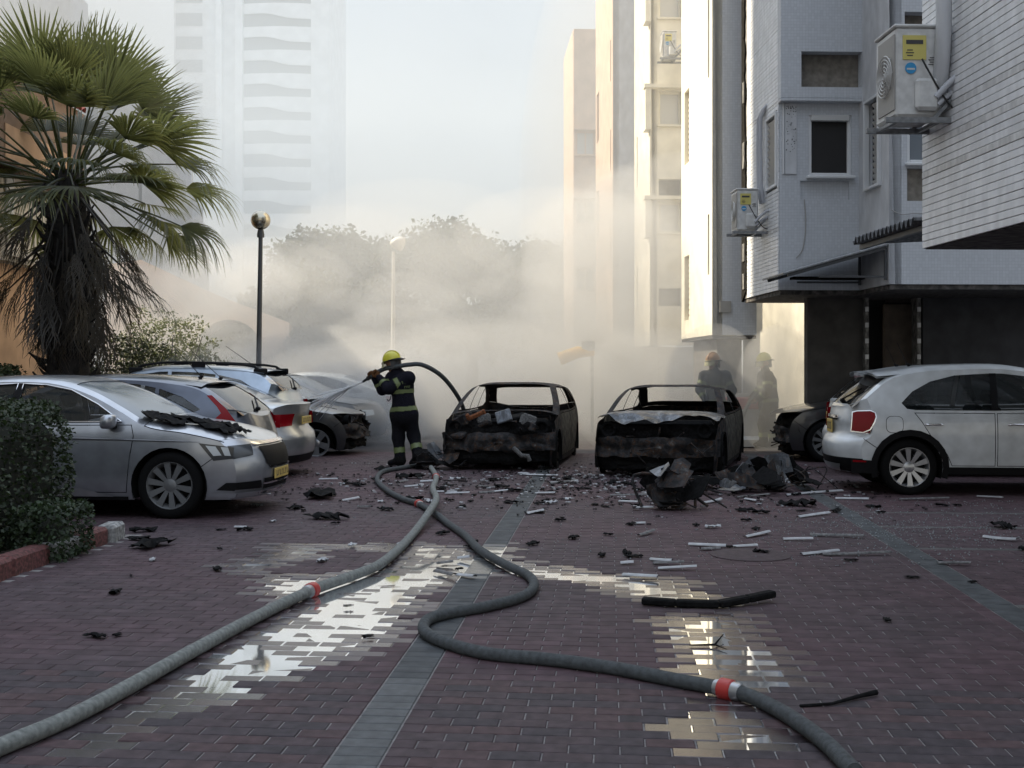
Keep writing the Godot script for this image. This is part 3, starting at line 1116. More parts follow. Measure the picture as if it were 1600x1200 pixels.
func cars() -> void:
	# ---- left row, from the hedge towards the smoke
	var d := sedan_spec()
	d.ws_m = "dusty_glass"
	d.cell = 0.08
	d.cf = 0.31
	d.lamps = [
		{"name": "headlight", "m": "lamp_dark", "side": [1.83, 0.78, 2.18, 0.735, 2.17, 0.62, 1.98, 0.6], "end": [0.55, 0.75, 0.835, 0.745, 0.835, 0.615, 0.6, 0.64]},
		{"name": "headlight_lens", "m": "lens_clear", "side": [1.9, 0.755, 2.0, 0.745, 2.06, 0.655, 1.98, 0.65], "off": 0.014},
		{"name": "headlight_lens", "m": "lens_clear", "side": [2.05, 0.74, 2.12, 0.735, 2.15, 0.65, 2.09, 0.652], "off": 0.014},
		{"name": "fog_light", "m": "plastic_black", "side": [2.0, 0.3, 2.1, 0.375, 2.2, 0.375, 2.18, 0.29], "end": [0.5, 0.375, 0.825, 0.375, 0.815, 0.3, 0.45, 0.29]},
		{"name": "bumper_blade", "m": "silver", "side": [1.9, 0.235, 1.96, 0.28, 2.2, 0.27, 2.18, 0.225], "end": [0.3, 0.27, 0.78, 0.275, 0.77, 0.23, 0.3, 0.225], "off": 0.02},
		{"name": "tail_light", "m": "lens_red", "side": [-2.2, 0.95, -2.0, 0.93, -2.02, 0.8, -2.2, 0.8], "end": [0.45, 0.95, 0.82, 0.94, 0.82, 0.8, 0.5, 0.8], "front": false},
	]
	d.ends = [
		{"name": "grille", "m": "plastic_black", "front": true, "poly": [-0.46, 0.72, 0.46, 0.72, 0.4, 0.54, 0.3, 0.5, -0.3, 0.5, -0.4, 0.54]},
		{"name": "grille_chrome", "m": "chrome", "front": true, "off": 0.016, "poly": [-0.54, 0.765, 0.54, 0.765, 0.52, 0.735, -0.52, 0.735]},
		{"name": "grille_chrome", "m": "chrome", "front": true, "off": 0.016, "poly": [-0.36, 0.512, 0.36, 0.512, 0.34, 0.492, -0.34, 0.492]},
		{"name": "lower_intake", "m": "plastic_black", "front": true, "poly": [-0.45, 0.39, 0.45, 0.39, 0.42, 0.28, -0.42, 0.28]},
		{"name": "intake_trim", "m": "chrome", "front": true, "off": 0.016, "poly": [-0.46, 0.345, 0.46, 0.345, 0.45, 0.328, -0.45, 0.328]},
		{"name": "intake_trim", "m": "chrome", "front": true, "off": 0.02, "poly": [-0.5, 0.262, 0.5, 0.262, 0.5, 0.235, -0.5, 0.235]},
	]
	d.sides = [{"name": "door_pillar", "m": "plastic_black", "off": 0.004, "poly": [-0.13, 0.985, -0.11, 1.38, -0.19, 1.38, -0.21, 0.985]}, {"name": "door_pillar", "m": "plastic_black", "off": 0.004, "poly": [-1.09, 0.99, -1.12, 1.2, -1.2, 1.17, -1.18, 0.995]}, {"name": "sill_strip", "m": "silver2", "off": 0.02, "poly": [-0.75, 0.235, -0.75, 0.33, 0.6, 0.32, 0.95, 0.235]}, {"name": "sill_trim", "m": "plastic_black", "off": 0.012, "poly": [-0.9, 0.2, -0.9, 0.235, 1.1, 0.235, 1.1, 0.2]}]
	d.rim_m = "alloy_dull"
	var at := Vector3(-4.93, 0, -12.74)
	var car := make_car("silver_sedan", "silver sedan with charred scraps on its hood, nearest car of the left row", at, LOT, d)
	plate(car, Vector3(2.43, 0.42, 0), PI / 2, 0.5, 0.11)
	for e in [1.0, -1.0]:
		var cr := MB.new()
		cr.tube([Vector3(-2.0, 0.8, e * 0.895), Vector3(-1.0, 0.83, e * 0.93), Vector3(0.5, 0.825, e * 0.935), Vector3(1.6, 0.8, e * 0.925), Vector3(1.85, 0.79, e * 0.9)], [0.002, 0.009, 0.011, 0.007, 0.001], 5, false)
		put("body_crease", cr, M.grey_paint, car)
	# scraps of burnt felt on the hood
	var hood_s := Shape.new()
	hood_s.top = poly(d.top)
	hood_s.plan = poly(d.plan)
	hood_s.vert = poly(d.vert)
	var bits := [[[1.38, 0.62, 0.2, 0.17], "curled charred scrap on the silver sedan's hood nearest the windshield"], [[1.62, 0.42, 0.3, 0.16], "large charred scrap across the middle of the silver sedan's hood"], [[1.83, 0.52, 0.26, 0.13], "jagged charred scrap hanging over the hood edge above the headlight"], [[2.0, 0.33, 0.17, 0.1], "small pointed charred scrap at the front of the silver sedan's hood"]]
	for q in bits:
		var b: Array = q[0]
		var th := thing("charred_scrap", q[1], "debris", at + Basis(Vector3.UP, LOT) * Vector3(b[0], hood_s.T(b[0], b[1]), b[1]), LOT + rnd(-0.3, 0.3), "charred scraps on the silver sedan")
		var sb := MB.new()
		sb.sheet(9, 6, func(u: float, w: float) -> Vector3:
			var x: float = (u - 0.5) * 2.0 * b[2] * (1.0 + 0.35 * wob.get_noise_2d(w * 60, b[0] * 300))
			var z: float = (w - 0.5) * 2.0 * b[3] * (1.0 + 0.5 * wob.get_noise_2d(u * 70, b[0] * 500))
			return Vector3(x, 0.02 + hood_s.T(b[0] + x, b[1] + z) - hood_s.T(b[0], b[1]) + 0.08 * absf(wob.get_noise_2d(u * 90 + b[0] * 999, w * 70)), z), 0.012)
		put("felt", sb, M.char, th)

	d = hatch_spec()
	d.lamps = [
		{"name": "tail_light", "m": "lens_red", "front": false, "side": [-1.66, 0.86, -1.8, 1.0, -1.74, 1.08, -1.6, 1.21, -1.66, 1.215, -1.86, 1.05, -1.98, 0.9, -1.98, 0.72, -1.85, 0.74], "end": [0.76, 0.93, 0.84, 0.93, 0.86, 0.73, 0.72, 0.75]},
		{"name": "headlight", "m": "lens_clear", "side": [1.6, 0.72, 1.95, 0.7, 1.95, 0.6, 1.75, 0.62], "end": [0.5, 0.72, 0.76, 0.72, 0.76, 0.6, 0.55, 0.62]},
	]
	d.ends = [{"name": "rear_bumper", "m": "plastic_black", "front": false, "poly": [-0.8, 0.42, 0.8, 0.42, 0.8, 0.24, -0.8, 0.24]}]
	d.antenna = [-1.2, 0.1, 0.35, 0.42]
	d.spoiler = [-1.5, 0.2, 0.03]
	d.wiper = [-2.0, 0.16]
	d.rg_m = "dark_glass"
	car = make_car("slate_hatchback", "slate grey crossover with tall red tail light, between the silver cars", Vector3(-5.22, 0, -14.8), LOT + PI, d)

	d = sedan_spec()
	d.paint = "silver2"
	d.erase("trim")
	d.top = [-2.4, 0.97, -2.28, 1.03, -2.0, 1.06, -1.75, 1.09, -1.4, 1.24, -1.1, 1.35, -0.65, 1.43, -0.15, 1.45, 0.25, 1.43, 0.65, 1.32, 1.0, 1.16, 1.28, 1.015, 1.7, 0.945, 2.05, 0.865, 2.3, 0.775, 2.5, 0.68]
	d.tail = [0.1, -2.2, 0.28, -2.32, 0.5, -2.36, 0.62, -2.34, 0.7, -2.26, 0.95, -2.27, 1.1, -2.3]
	d.rg = [-1.72, -1.02, 0.13]
	d.ws = [0.42, 1.19, 0.1]
	d.lamps = [
		{"name": "tail_light", "m": "lens_red", "front": false, "side": [-1.72, 0.9, -2.16, 0.9, -2.16, 0.72, -1.95, 0.73], "end": [0.4, 0.9, 0.86, 0.9, 0.86, 0.72, 0.45, 0.73]},
		{"name": "tail_lens", "m": "lens_clear", "front": false, "side": [-1.84, 0.87, -2.05, 0.87, -2.1, 0.8, -1.92, 0.8], "off": 0.014},
	]
	d.ends = [{"name": "bumper_diffuser", "m": "plastic_black", "front": false, "poly": [-0.8, 0.32, 0.8, 0.32, 0.8, 0.21, -0.8, 0.21]}]
	d.antenna = [-1.0, 0.0, 0.5, 0.5]
	car = make_car("pale_sedan", "pale silver sedan with wide red tail light, parked rear out", Vector3(-5.28, 0, -16.95), LOT + PI, d)
	plate(car, Vector3(-2.3, 0.8, 0), -PI / 2, 0.5, 0.11)

	d = suv_spec()
	d.rails = [-1.75, 0.45]
	d.spoiler = [-1.72, 0.22, 0.03]
	d.wiper = [-2.06, 0.15]
	d.rg_m = "dark_glass"
	d.antenna = [-1.35, 0.0, 0.45, 0.35]
	d.lamps = [{"name": "tail_light", "m": "lens_red", "front": false, "side": [-1.8, 1.0, -2.05, 1.03, -2.05, 0.82, -1.9, 0.82], "end": [0.6, 1.02, 0.84, 1.02, 0.84, 0.82, 0.62, 0.82]}]
	d.ends = [{"name": "rear_bumper", "m": "plastic_black", "front": false, "poly": [-0.82, 0.5, 0.82, 0.5, 0.8, 0.28, -0.8, 0.28]}]
	make_car("blue_estate", "pale blue estate car with black roof rails, behind the silver sedans", Vector3(-5.6, 0, -19.0), LOT + PI, d)

	d = hatch_spec()
	d.paint = "black_paint"
	d.front = false
	d.dent = 0.03
	d.flat = 0.1
	d.sink = 0.09
	d.rim = "five"
	d.hood_m = "black_paint"
	car = make_car("scorched_car", "black car with torn burnt front end in the left row, hosed by the firefighter", Vector3(-4.72, 0, -21.2), LOT, d)
	wreck_front(car, 2.05, 0.85, 0.8, 5)

	d = hatch_spec()
	d.paint = "grey_paint"
	d.ws_m = "dusty_glass"
	d.lamps = [{"name": "headlight", "m": "lens_clear", "side": [1.55, 0.74, 1.95, 0.7, 1.95, 0.6, 1.75, 0.62], "end": [0.5, 0.72, 0.76, 0.72, 0.76, 0.6, 0.55, 0.62]}]
	make_car("grey_hatchback", "dark grey car half hidden in smoke beyond the scorched black car", Vector3(-4.75, 0, -23.7), LOT, d)
	d = sedan_spec()
	d.paint = "white_paint"
	d.erase("trim")
	d.lamps = [{"name": "tail_light", "m": "lens_red", "front": false, "side": [-2.2, 0.95, -2.0, 0.93, -2.02, 0.8, -2.2, 0.8], "end": [0.45, 0.95, 0.82, 0.94, 0.82, 0.8, 0.5, 0.8]}]
	make_car("white_sedan", "white sedan fading into the smoke, farthest car of the left row", Vector3(-4.7, 0, -26.4), LOT + PI, d)

	# ---- right row
	for k in 2:
		d = suv_spec()
		d.paint = "white_paint"
		d.top = [-2.2, 0.98, -2.06, 1.03, -1.9, 1.11, -1.72, 1.28, -1.5, 1.46, -1.2, 1.55, -0.5, 1.6, 0.0, 1.59, 0.45, 1.49, 0.85, 1.28, 1.1, 1.12, 1.25, 1.06, 1.6, 1.0, 1.9, 0.9, 2.15, 0.76]
		d.plan = [-2.15, 0.72, -1.9, 0.82, -1.4, 0.885, 0.0, 0.9, 1.2, 0.89, 1.7, 0.84, 1.95, 0.78, 2.2, 0.68]
		d.nose = [0.15, 1.95, 0.3, 2.05, 0.5, 2.1, 0.7, 2.08, 0.85, 2.0, 1.0, 1.85]
		d.tail = [0.15, -1.92, 0.3, -2.06, 0.48, -2.12, 0.66, -2.1, 0.72, -2.03, 0.9, -2.03, 1.05, -2.0]
		d.cr = 0.36
		d.wheels = [-1.27, 1.3]
		d.wr = 0.34
		d.arch = 0.385
		d.cowl = 1.2
		d.ws = [0.3, 1.12, 0.1]
		d.rg = [-1.92, -1.5, 0.1]
		d.windows = [[0.95, 1.06, 0.6, 1.3, 0.25, 1.43, -0.1, 1.475, -0.22, 1.48, -0.24, 1.03], [-0.3, 1.03, -0.28, 1.48, -0.7, 1.455, -1.0, 1.38, -1.22, 1.26, -1.36, 1.12, -1.3, 1.05, -1.2, 1.035]]
		d.doors = [[-0.25, 0.36, -0.25, 1.0, 0.98, 1.01, 1.0, 0.85, 0.92, 0.36], [-0.27, 0.36, -0.27, 1.0, -1.22, 1.005, -1.14, 0.9, -1.03, 0.72, -0.84, 0.5, -0.78, 0.36]]
		d.handle_m = "chrome"
		d.handle_y = 0.86
		d.rg_m = "dark_glass"
		d.erase("trim")
		d.lamps = [
			{"name": "tail_light", "m": "lens_red", "front": false, "side": [-1.68, 1.0, -1.73, 1.02, -1.88, 1.015, -1.93, 1.0, -1.95, 0.78, -1.82, 0.765, -1.74, 0.8, -1.69, 0.89, -1.67, 0.95], "end": [0.6, 0.95, 0.64, 1.0, 0.8, 1.005, 0.85, 0.85, 0.83, 0.755, 0.68, 0.75, 0.61, 0.8]},
			{"name": "light_bezel", "m": "chrome", "front": false, "side": [-1.662, 1.003, -1.727, 1.032, -1.88, 1.027, -1.94, 1.012, -1.96, 0.767, -1.82, 0.752, -1.73, 0.79, -1.675, 0.885, -1.653, 0.95], "end": [0.588, 0.955, 0.632, 1.014, 0.8, 1.018, 0.862, 0.85, 0.84, 0.742, 0.675, 0.736, 0.597, 0.79], "off": 0.004},
		]
		d.ends = [
			{"name": "bumper_cladding", "m": "plastic_black", "front": false, "poly": [-0.84, 0.44, 0.84, 0.44, 0.82, 0.27, -0.82, 0.27]},
			{"name": "skid_plate", "m": "alloy", "front": false, "off": 0.02, "poly": [-0.5, 0.36, 0.5, 0.36, 0.42, 0.27, -0.42, 0.27]},
			{"name": "boot_trim", "m": "chrome", "front": false, "off": 0.02, "poly": [-0.33, 0.95, 0.33, 0.95, 0.33, 0.915, -0.33, 0.915]},
			{"name": "boot_recess", "m": "plastic_black", "front": false, "off": 0.006, "poly": [-0.3, 0.912, 0.3, 0.912, 0.28, 0.89, -0.28, 0.89]},
		]
		d.sides = [
			{"name": "arch_cladding", "m": "plastic_black", "off": 0.012, "poly": arch_ring(-1.27, 0.34, 0.384, 0.46)},
			{"name": "arch_cladding", "m": "plastic_black", "off": 0.012, "poly": arch_ring(1.3, 0.34, 0.384, 0.46)},
			{"name": "sill_cladding", "m": "plastic_black", "off": 0.012, "poly": [-0.86, 0.262, -0.86, 0.35, 0.9, 0.35, 0.9, 0.262]},
			{"name": "door_pillar", "m": "plastic_black", "off": 0.004, "poly": [-0.23, 1.03, -0.21, 1.48, -0.29, 1.48, -0.31, 1.03]},
			{"name": "reflector", "m": "lens_red", "off": 0.016, "poly": [-1.93, 0.4, -1.93, 0.425, -1.78, 0.42, -1.78, 0.4]},
			{"name": "fuel_flap", "m": "gap_black", "off": 0.002, "poly": flap_poly(0.103)},
			{"name": "fuel_flap", "m": "white_paint", "off": 0.006, "poly": flap_poly(0.097)},
			{"name": "bumper_side", "m": "plastic_black", "off": 0.011, "poly": [-1.95, 0.262, -1.95, 0.44, -1.7, 0.42, -1.62, 0.262]},
		]
		d.spoiler = [-1.52, 0.3, 0.03]
		d.wiper = [-1.9, 0.16]
		d.antenna = [-1.05, 0.0, -0.16, 0.3]
		var name_ := "white crossover with round chromed wheel and red tail light, nearest on the right" if k == 0 else "second white crossover, mostly hidden behind the nearer white one"
		car = make_car("white_crossover", name_, Vector3(6.16, 0, -14.72) if k == 0 else Vector3(6.8, 0, -17.1), LOT, d)
		plate(car, Vector3(-2.06, 0.81, 0), -PI / 2, 0.32, 0.17)

	d = sedan_spec()
	d.paint = "black_paint"
	d.erase("trim")
	d.front = false
	d.dent = 0.02
	d.rim_m = "alloy_dull"
	car = make_car("black_sedan", "black sedan with smashed front, beyond the white crossovers", Vector3(6.75, 0, -19.6), LOT + PI, d)
	wreck_front(car, 2.2, 0.9, 0.75, 9)

	# ---- the two burnt shells
	d = hatch_spec()
	burn(d)
	d.hood = false
	d.door_m = "burnt_panel"
	d.top = [-2.25, 0.80, -2.1, 0.92, -1.95, 1.03, -1.75, 1.18, -1.5, 1.32, -1.1, 1.385, -0.5, 1.40, 0.0, 1.425, 0.4, 1.37, 0.8, 1.18, 1.1, 1.03, 1.25, 0.985, 1.6, 0.925, 1.95, 0.835, 2.2, 0.71]
	var s1 := -deg_to_rad(99.0)
	car = make_car("burnt_hatchback", "burnt out car shell without hood, left of the two wrecks", Vector3(0.08, 0, -19.3), s1, d)
	wreck_front(car, 2.05, 0.9, 0.82, 21)
	engine_bay(car, 4)
	d = sedan_spec()
	burn(d)
	d.top = [-2.35, 0.93, -2.1, 1.0, -1.8, 1.06, -1.5, 1.19, -1.15, 1.32, -0.65, 1.37, -0.15, 1.365, 0.25, 1.4, 0.65, 1.29, 1.0, 1.12, 1.28, 1.015, 1.7, 0.965, 2.05, 0.9, 2.3, 0.82, 2.5, 0.72]
	d.tail = [0.1, -2.1, 0.3, -2.18, 0.55, -2.2, 0.75, -2.18, 0.95, -2.16, 1.1, -2.14]
	d.rg = [-1.72, -1.0, 0.13]
	d.hood_m = "burnt_bare"
	d.door_m = "burnt_panel"
	var hs := Shape.new()
	hs.top = poly(d.top)
	hs.plan = poly(d.plan)
	hs.vert = poly(d.vert)
	d.hood_f = func(u: float, w: float) -> Vector3:
		var k := smoothstep(1.3, 2.3, u)
		return Vector3(u, hs.T(u, w) + 0.05 * k + k * 0.16 * wob.get_noise_2d(u * 55, w * 40 + 30) + 0.05 * k * absf(w), w)
	car = make_car("burnt_sedan", "burnt out car shell with buckled hood, right of the two wrecks", Vector3(2.6, 0, -18.25), -deg_to_rad(106.0), d)
	wreck_front(car, 2.2, 0.92, 0.84, 33)


func burn(d: Dictionary) -> void:
	d.burnt = true
	d.paint = "burnt"
	d.erase("trim")
	d.erase("mirror")
	d.front = false
	d.dent = 0.055
	d.flat = 0.1
	d.sink = 0.1
	d.rim_m = "char"
	d.rim = "five"


# torn sheet metal and pipes where the front of a burnt car used to be
func wreck_front(car: Node3D, x: float, hw: float, top: float, seed_: int) -> void:
	rng.seed = seed_
	for k in 3:
		var b := MB.new()
		var y0: float = [0.12, 0.3, 0.5][k]
		var h: float = [0.24, 0.26, 0.24][k]
		var dx: float = [-0.1, -0.02, -0.14][k]
		b.sheet(26, 5, func(u: float, w: float) -> Vector3:
			var z: float = (u - 0.5) * 2.0 * hw * [0.9, 0.96, 0.93][k]
			var bow := -0.28 * pow(absf(z) / hw, 2.5)
			return Vector3(x + dx + bow + 0.12 * wob.get_noise_3d(u * 130, w * 60, seed_ * 9 + k * 31), y0 + h * w + 0.05 * wob.get_noise_3d(u * 150, w * 40, seed_ * 17 + k), z), 0.02)
		put("torn_panel", b, M.char if k != 1 else M.burnt, car)
	var rb := MB.new()
	for k in 7:
		var p := []
		var z := rnd(-hw * 0.8, hw * 0.8)
		var y := rnd(0.2, top - 0.1)
		for q in 5:
			p.append(Vector3(x + rnd(-0.3, 0.05), y, z))
			z = clampf(z + rnd(-0.25, 0.25), -hw * 0.9, hw * 0.9)
			y = clampf(y + rnd(-0.15, 0.15), 0.08, top - 0.08)
		rb.tube(p, rnd(0.008, 0.022), 5)
	put("bent_pipe", rb, M.burnt, car)
	var fill := MB.new()
	fill.sheet(14, 6, func(u: float, w: float) -> Vector3:
		return Vector3(x - 0.38 + 0.2 * wob.get_noise_3d(u * 100, w * 90, seed_ * 5), 0.1 + (top - 0.2) * w, (u - 0.5) * 1.75 * hw), 0.05)
	put("radiator_support", fill, M.char, car)
	for e in [1.0, -1.0]:
		var l := MB.new()
		l.xf = Transform3D(Basis(Vector3(0, 0, 1), -PI / 2), Vector3(x - 0.2, top - 0.17, e * hw * 0.74))
		l.lathe([Vector2(0.02, -0.08), Vector2(0.06, -0.05), Vector2(0.1, 0.02), Vector2(0.105, 0.05), Vector2(0.085, 0.045), Vector2(0.05, -0.02), Vector2(0.0, -0.03)], 14)
		put("headlight_bowl", l, M.char, car)


func engine_bay(car: Node3D, seed_: int) -> void:
	rng.seed = seed_
	for k in 16:
		var b := MB.new()
		var at := Vector3(rnd(1.35, 1.95), rnd(0.5, 0.82), rnd(-0.62, 0.62))
		var sz := Vector3(rnd(0.08, 0.24), rnd(0.06, 0.2), rnd(0.1, 0.3))
		b.xf = Transform3D(Basis.from_euler(Vector3(rnd(-0.5, 0.5), rnd(-0.7, 0.7), rnd(-0.5, 0.5))), at)
		b.box(Vector3.ZERO, sz, 0.02)
		put("engine_part", b, [M.char, M.burnt, M.char, M.burnt, M.ash][k % 5], car)
	var blk := MB.new()
	blk.box(Vector3(1.6, 0.42, 0), Vector3(0.6, 0.5, 1.3), 0.08)
	put("engine_block", blk, M.char, car)
	var w1 := MB.new()
	w1.xf = Transform3D(Basis.from_euler(Vector3(0.4, 0.3, -0.3)), Vector3(1.92, 0.83, 0.33))
	w1.box(Vector3.ZERO, Vector3(0.05, 0.07, 0.28), 0.015)
	w1.box(Vector3(0, 0.03, 0.12), Vector3(0.06, 0.1, 0.06), 0.015)
	w1.box(Vector3(0, 0.0, -0.13), Vector3(0.06, 0.09, 0.05), 0.015)
	put("rusted_bracket", w1, M.rust, car)
	var w2 := MB.new()
	w2.xf = Transform3D(Basis.from_euler(Vector3(0.3, 0.1, 0.5)), Vector3(1.95, 0.82, -0.1))
	w2.box(Vector3.ZERO, Vector3(0.04, 0.2, 0.24), 0.01)
	put("bare_metal_plate", w2, M.burnt_bare, car)
	var w3 := MB.new()
	w3.tube([Vector3(2.14, 0.36, -0.28), Vector3(2.16, 0.31, -0.34), Vector3(2.16, 0.25, -0.4), Vector3(2.15, 0.24, -0.5), Vector3(2.14, 0.17, -0.52)], 0.035, 7)
	put("ashen_hose", w3, M.ash, car)


# ---------------------------------------------------------------- buildings
# local axes of a building of the row: x to the right along its front, y up, z towards the street's near end
func row_house(called: String, label: String, xb: float, db: float) -> Node3D:
	return thing(called, label, "building", in_row(xb, db), ROW)


# a wall with rectangular openings, built of pieces; lies in the local plane z = z, spans x0..x1, y0..y1, openings as [x0, y0, x1, y1]
func holed_wall(mb: MB, at: Vector3, turn: float, x0: float, x1: float, y0: float, y1: float, thick: float, openings: Array) -> void:
	mb.xf = Transform3D(Basis(Vector3.UP, turn), at)
	var xs := [x0, x1]
	var ys := [y0, y1]
	for o in openings:
		for k in [0, 2]:
			if o[k] > x0 and o[k] < x1 and not xs.has(o[k]):
				xs.append(o[k])
		for k in [1, 3]:
			if o[k] > y0 and o[k] < y1 and not ys.has(o[k]):
				ys.append(o[k])
	xs.sort()
	ys.sort()
	for i in xs.size() - 1:
		var run := -1.0
		for j in ys.size():
			var open := true
			if j < ys.size() - 1:
				open = false
				for o in openings:
					var cx: float = 0.5 * (xs[i] + xs[i + 1])
					var cy: float = 0.5 * (ys[j] + ys[j + 1])
					if cx > o[0] and cx < o[2] and cy > o[1] and cy < o[3]:
						open = true
			if not open and run < 0.0:
				run = ys[j]
			if open and run >= 0.0:
				mb.box(Vector3(0.5 * (xs[i] + xs[i + 1]), 0.5 * (run + ys[j]), -thick * 0.5), Vector3(xs[i + 1] - xs[i], ys[j] - run, thick))
				run = -1.0
	mb.xf = Transform3D()


func window(parent: Node3D, at: Vector3, turn: float, w: float, h: float, glass: Material, frame: Material, deep := 0.12, bars := 1) -> void:
	var win := Node3D.new()
	win.name = "window"
	parent.add_child(win, true)
	win.position = at
	win.rotation.y = turn
	var f := MB.new()
	for e in [-1.0, 1.0]:
		f.box(Vector3(e * (w * 0.5 - 0.03), h * 0.5, -deep + 0.03), Vector3(0.06, h, 0.06), 0.008)
		f.box(Vector3(0, h * 0.5 + e * (h * 0.5 - 0.03), -deep + 0.032), Vector3(w - 0.122, 0.06, 0.058), 0.008)
	for k in bars:
		f.box(Vector3(-w * 0.5 + w * (k + 1) / (bars + 1), h * 0.5, -deep + 0.025), Vector3(0.04, h - 0.122, 0.04))
	put("frame", f, frame, win)
	bpart("pane", Vector3(0, h * 0.5, -deep), Vector3(w, h, 0.012), glass, win)
	bpart("sill", Vector3(0, -0.025, 0.03), Vector3(w + 0.08, 0.05, 0.12), frame, win, 0.01)


func ac_unit(label: String, at: Vector3, turn: float, h: float) -> void:
	# front grille looks to -x; end plate with the stickers to +z
	var a := thing("air_conditioner", label, "air conditioner", at, turn, "outdoor air conditioner units")
	var dx := h * 0.53
	var w := h * 0.62
	bpart("casing", Vector3(0, h * 0.5, -w * 0.5), Vector3(dx, h, w), M.ac_white, a, 0.025)
	bpart("top_cover", Vector3(0, h + 0.012, -w * 0.5), Vector3(dx + 0.03, 0.03, w + 0.02), M.ac_white, a, 0.01)
	var g := MB.new()
	for k in 6:
		var ring := []
		var rr := h * (0.03 + 0.04 * k)
		for q in 25:
			ring.append(Vector3(-dx * 0.5 - 0.03, h * 0.5 + rr * cos(TAU * q / 24.0), -w * 0.42 + rr * sin(TAU * q / 24.0)))
		g.tube(ring, 0.006, 4, false)
	for k in 8:
		var aa := TAU * k / 8
		g.beam(Vector3(-dx * 0.5 - 0.025, h * 0.5, -w * 0.42), Vector3(-dx * 0.5 - 0.025, h * (0.5 + 0.24 * cos(aa)), -w * 0.42 + h * 0.24 * sin(aa)), 0.008, 0.008)
	put("fan_grille", g, M.ac_white, a)
	bpart("fan_well", Vector3(-dx * 0.5 - 0.004, h * 0.5, -w * 0.42), Vector3(0.012, h * 0.84, h * 0.5), M.ac_grey, a)
	bpart("service_cover", Vector3(dx * 0.14, h * 0.24, 0.035), Vector3(dx * 0.5, h * 0.36, 0.07), M.ac_white, a, 0.03)
	var st := bpart("yellow_sticker", Vector3(-dx * 0.1, h * 0.77, 0.006), Vector3(dx * 0.5, h * 0.27, 0.008), M.label_yellow, a)
	var t := MB.new()
	t.box(Vector3(-dx * 0.1, h * 0.83, 0.012), Vector3(dx * 0.36, h * 0.045, 0.004))
	for k in 3:
		t.box(Vector3(-dx * 0.2, h * (0.74 - 0.03 * k), 0.012), Vector3(dx * (0.12 + 0.05 * (k % 2)), h * 0.01, 0.004))
	put("sticker_print", t, M.ink, st)
	var lg := MB.new()
	lg.xf = Transform3D(Basis(Vector3.RIGHT, PI / 2), Vector3(-dx * 0.18, h * 0.54, 0.004))
	lg.lathe([Vector2(h * 0.063, 0.0), Vector2(h * 0.063, 0.006), Vector2(0, 0.006)], 20)
	var lo := put("round_logo", lg, M.logo_blue, a)
	bpart("logo_wave", Vector3(-dx * 0.18, h * 0.53, 0.011), Vector3(h * 0.09, h * 0.02, 0.003), M.ac_white, lo)
	var pt := MB.new()
	for k in 4:
		pt.box(Vector3(dx * 0.3, h * (0.66 - 0.025 * k), 0.004), Vector3(dx * (0.2 if k % 2 else 0.14), h * 0.008, 0.003))
	put("small_print", pt, M.ink, a)
	# bracket
	var b := MB.new()
	for z in [0.04, -w + 0.05]:
		b.beam(Vector3(-dx * 0.75, -0.04, z), Vector3(dx * 1.2, -0.04, z), 0.035, 0.05)
		b.beam(Vector3(dx * 0.2, -0.06, z), Vector3(dx * 1.44, h * 0.62, z), 0.03, 0.03)
		b.beam(Vector3(dx * 1.45, -0.1, z), Vector3(dx * 1.45, h * 0.75, z), 0.035, 0.035)
	b.beam(Vector3(-dx * 0.5, -0.045, 0.03), Vector3(-dx * 0.5, -0.045, -w + 0.06), 0.04, 0.03)
	b.beam(Vector3(dx * 0.4, -0.045, 0.03), Vector3(dx * 0.4, -0.045, -w + 0.06), 0.04, 0.03)
	put("bracket", b, M.galv, a)
	# pipes
	var pp := MB.new()
	var arc := []
	for k in 12:
		var tt := k / 11.0
		arc.append(Vector3(dx * 0.3 + dx * 1.05 * tt, h * (0.2 + 0.28 * sin(tt * PI * 0.75)), 0.07 + 0.05 * sin(tt * PI)))
	pp.tube(arc, h * 0.035, 8)
	arc = []
	for k in 12:
		var tt := k / 11.0
		arc.append(Vector3(dx * 0.35 + dx * 1.0 * tt, h * (0.12 + 0.2 * sin(tt * PI * 0.8)), 0.05))
	pp.tube(arc, h * 0.03, 8)
	put("insulated_pipe", pp, M.pipe_foam, a)
	var cb := MB.new()
	var line := []
	for k in 16:
		var tt := k / 15.0
		line.append(Vector3(dx * (0.02 + 1.25 * tt), h * (0.63 - 0.66 * sin(tt * 2.1)) + h * 0.12 * tt * tt, 0.05 + 0.03 * sin(tt * 5)))
	cb.tube(line, 0.009, 6)
	put("power_cable", cb, M.cable_black, a)


func courses(parent: Node3D, at: Vector3, turn: float, length: float, y0: float, y1: float, pitch: float, openings := [], piece := 0.0) -> void:
	var keep := rng.state
	var y := y0
	var row := 0
	while y + pitch * 0.5 < y1:
		var spans := [[0.0, length]]
		for o in openings:
			if y + pitch * 0.5 > o[1] and y + pitch * 0.5 < o[3]:
				var next := []
				for s in spans:
					if o[0] > s[0]:
						next.append([s[0], minf(s[1], o[0])])
					if o[2] < s[1]:
						next.append([maxf(s[0], o[2]), s[1]])
				spans = next
		for s in spans:
			if s[1] - s[0] < 0.03:
				continue
			var b := MB.new()
			b.xf = Transform3D(Basis(Vector3.UP, turn), at)
			b.box(Vector3(0.5 * (s[0] + s[1]), y + pitch * 0.46, 0.006 + rnd(-0.002, 0.002)), Vector3(s[1] - s[0], pitch * 0.935, 0.018), 0.003)
			put("tile_course", b, M[["tile_white", "tile_white2", "tile_white", "tile_white", "tile_dirty"][0 if rng.randi() % 9 else 1 + rng.randi() % 4]], parent)
		y += pitch
		row += 1
	rng.state = keep


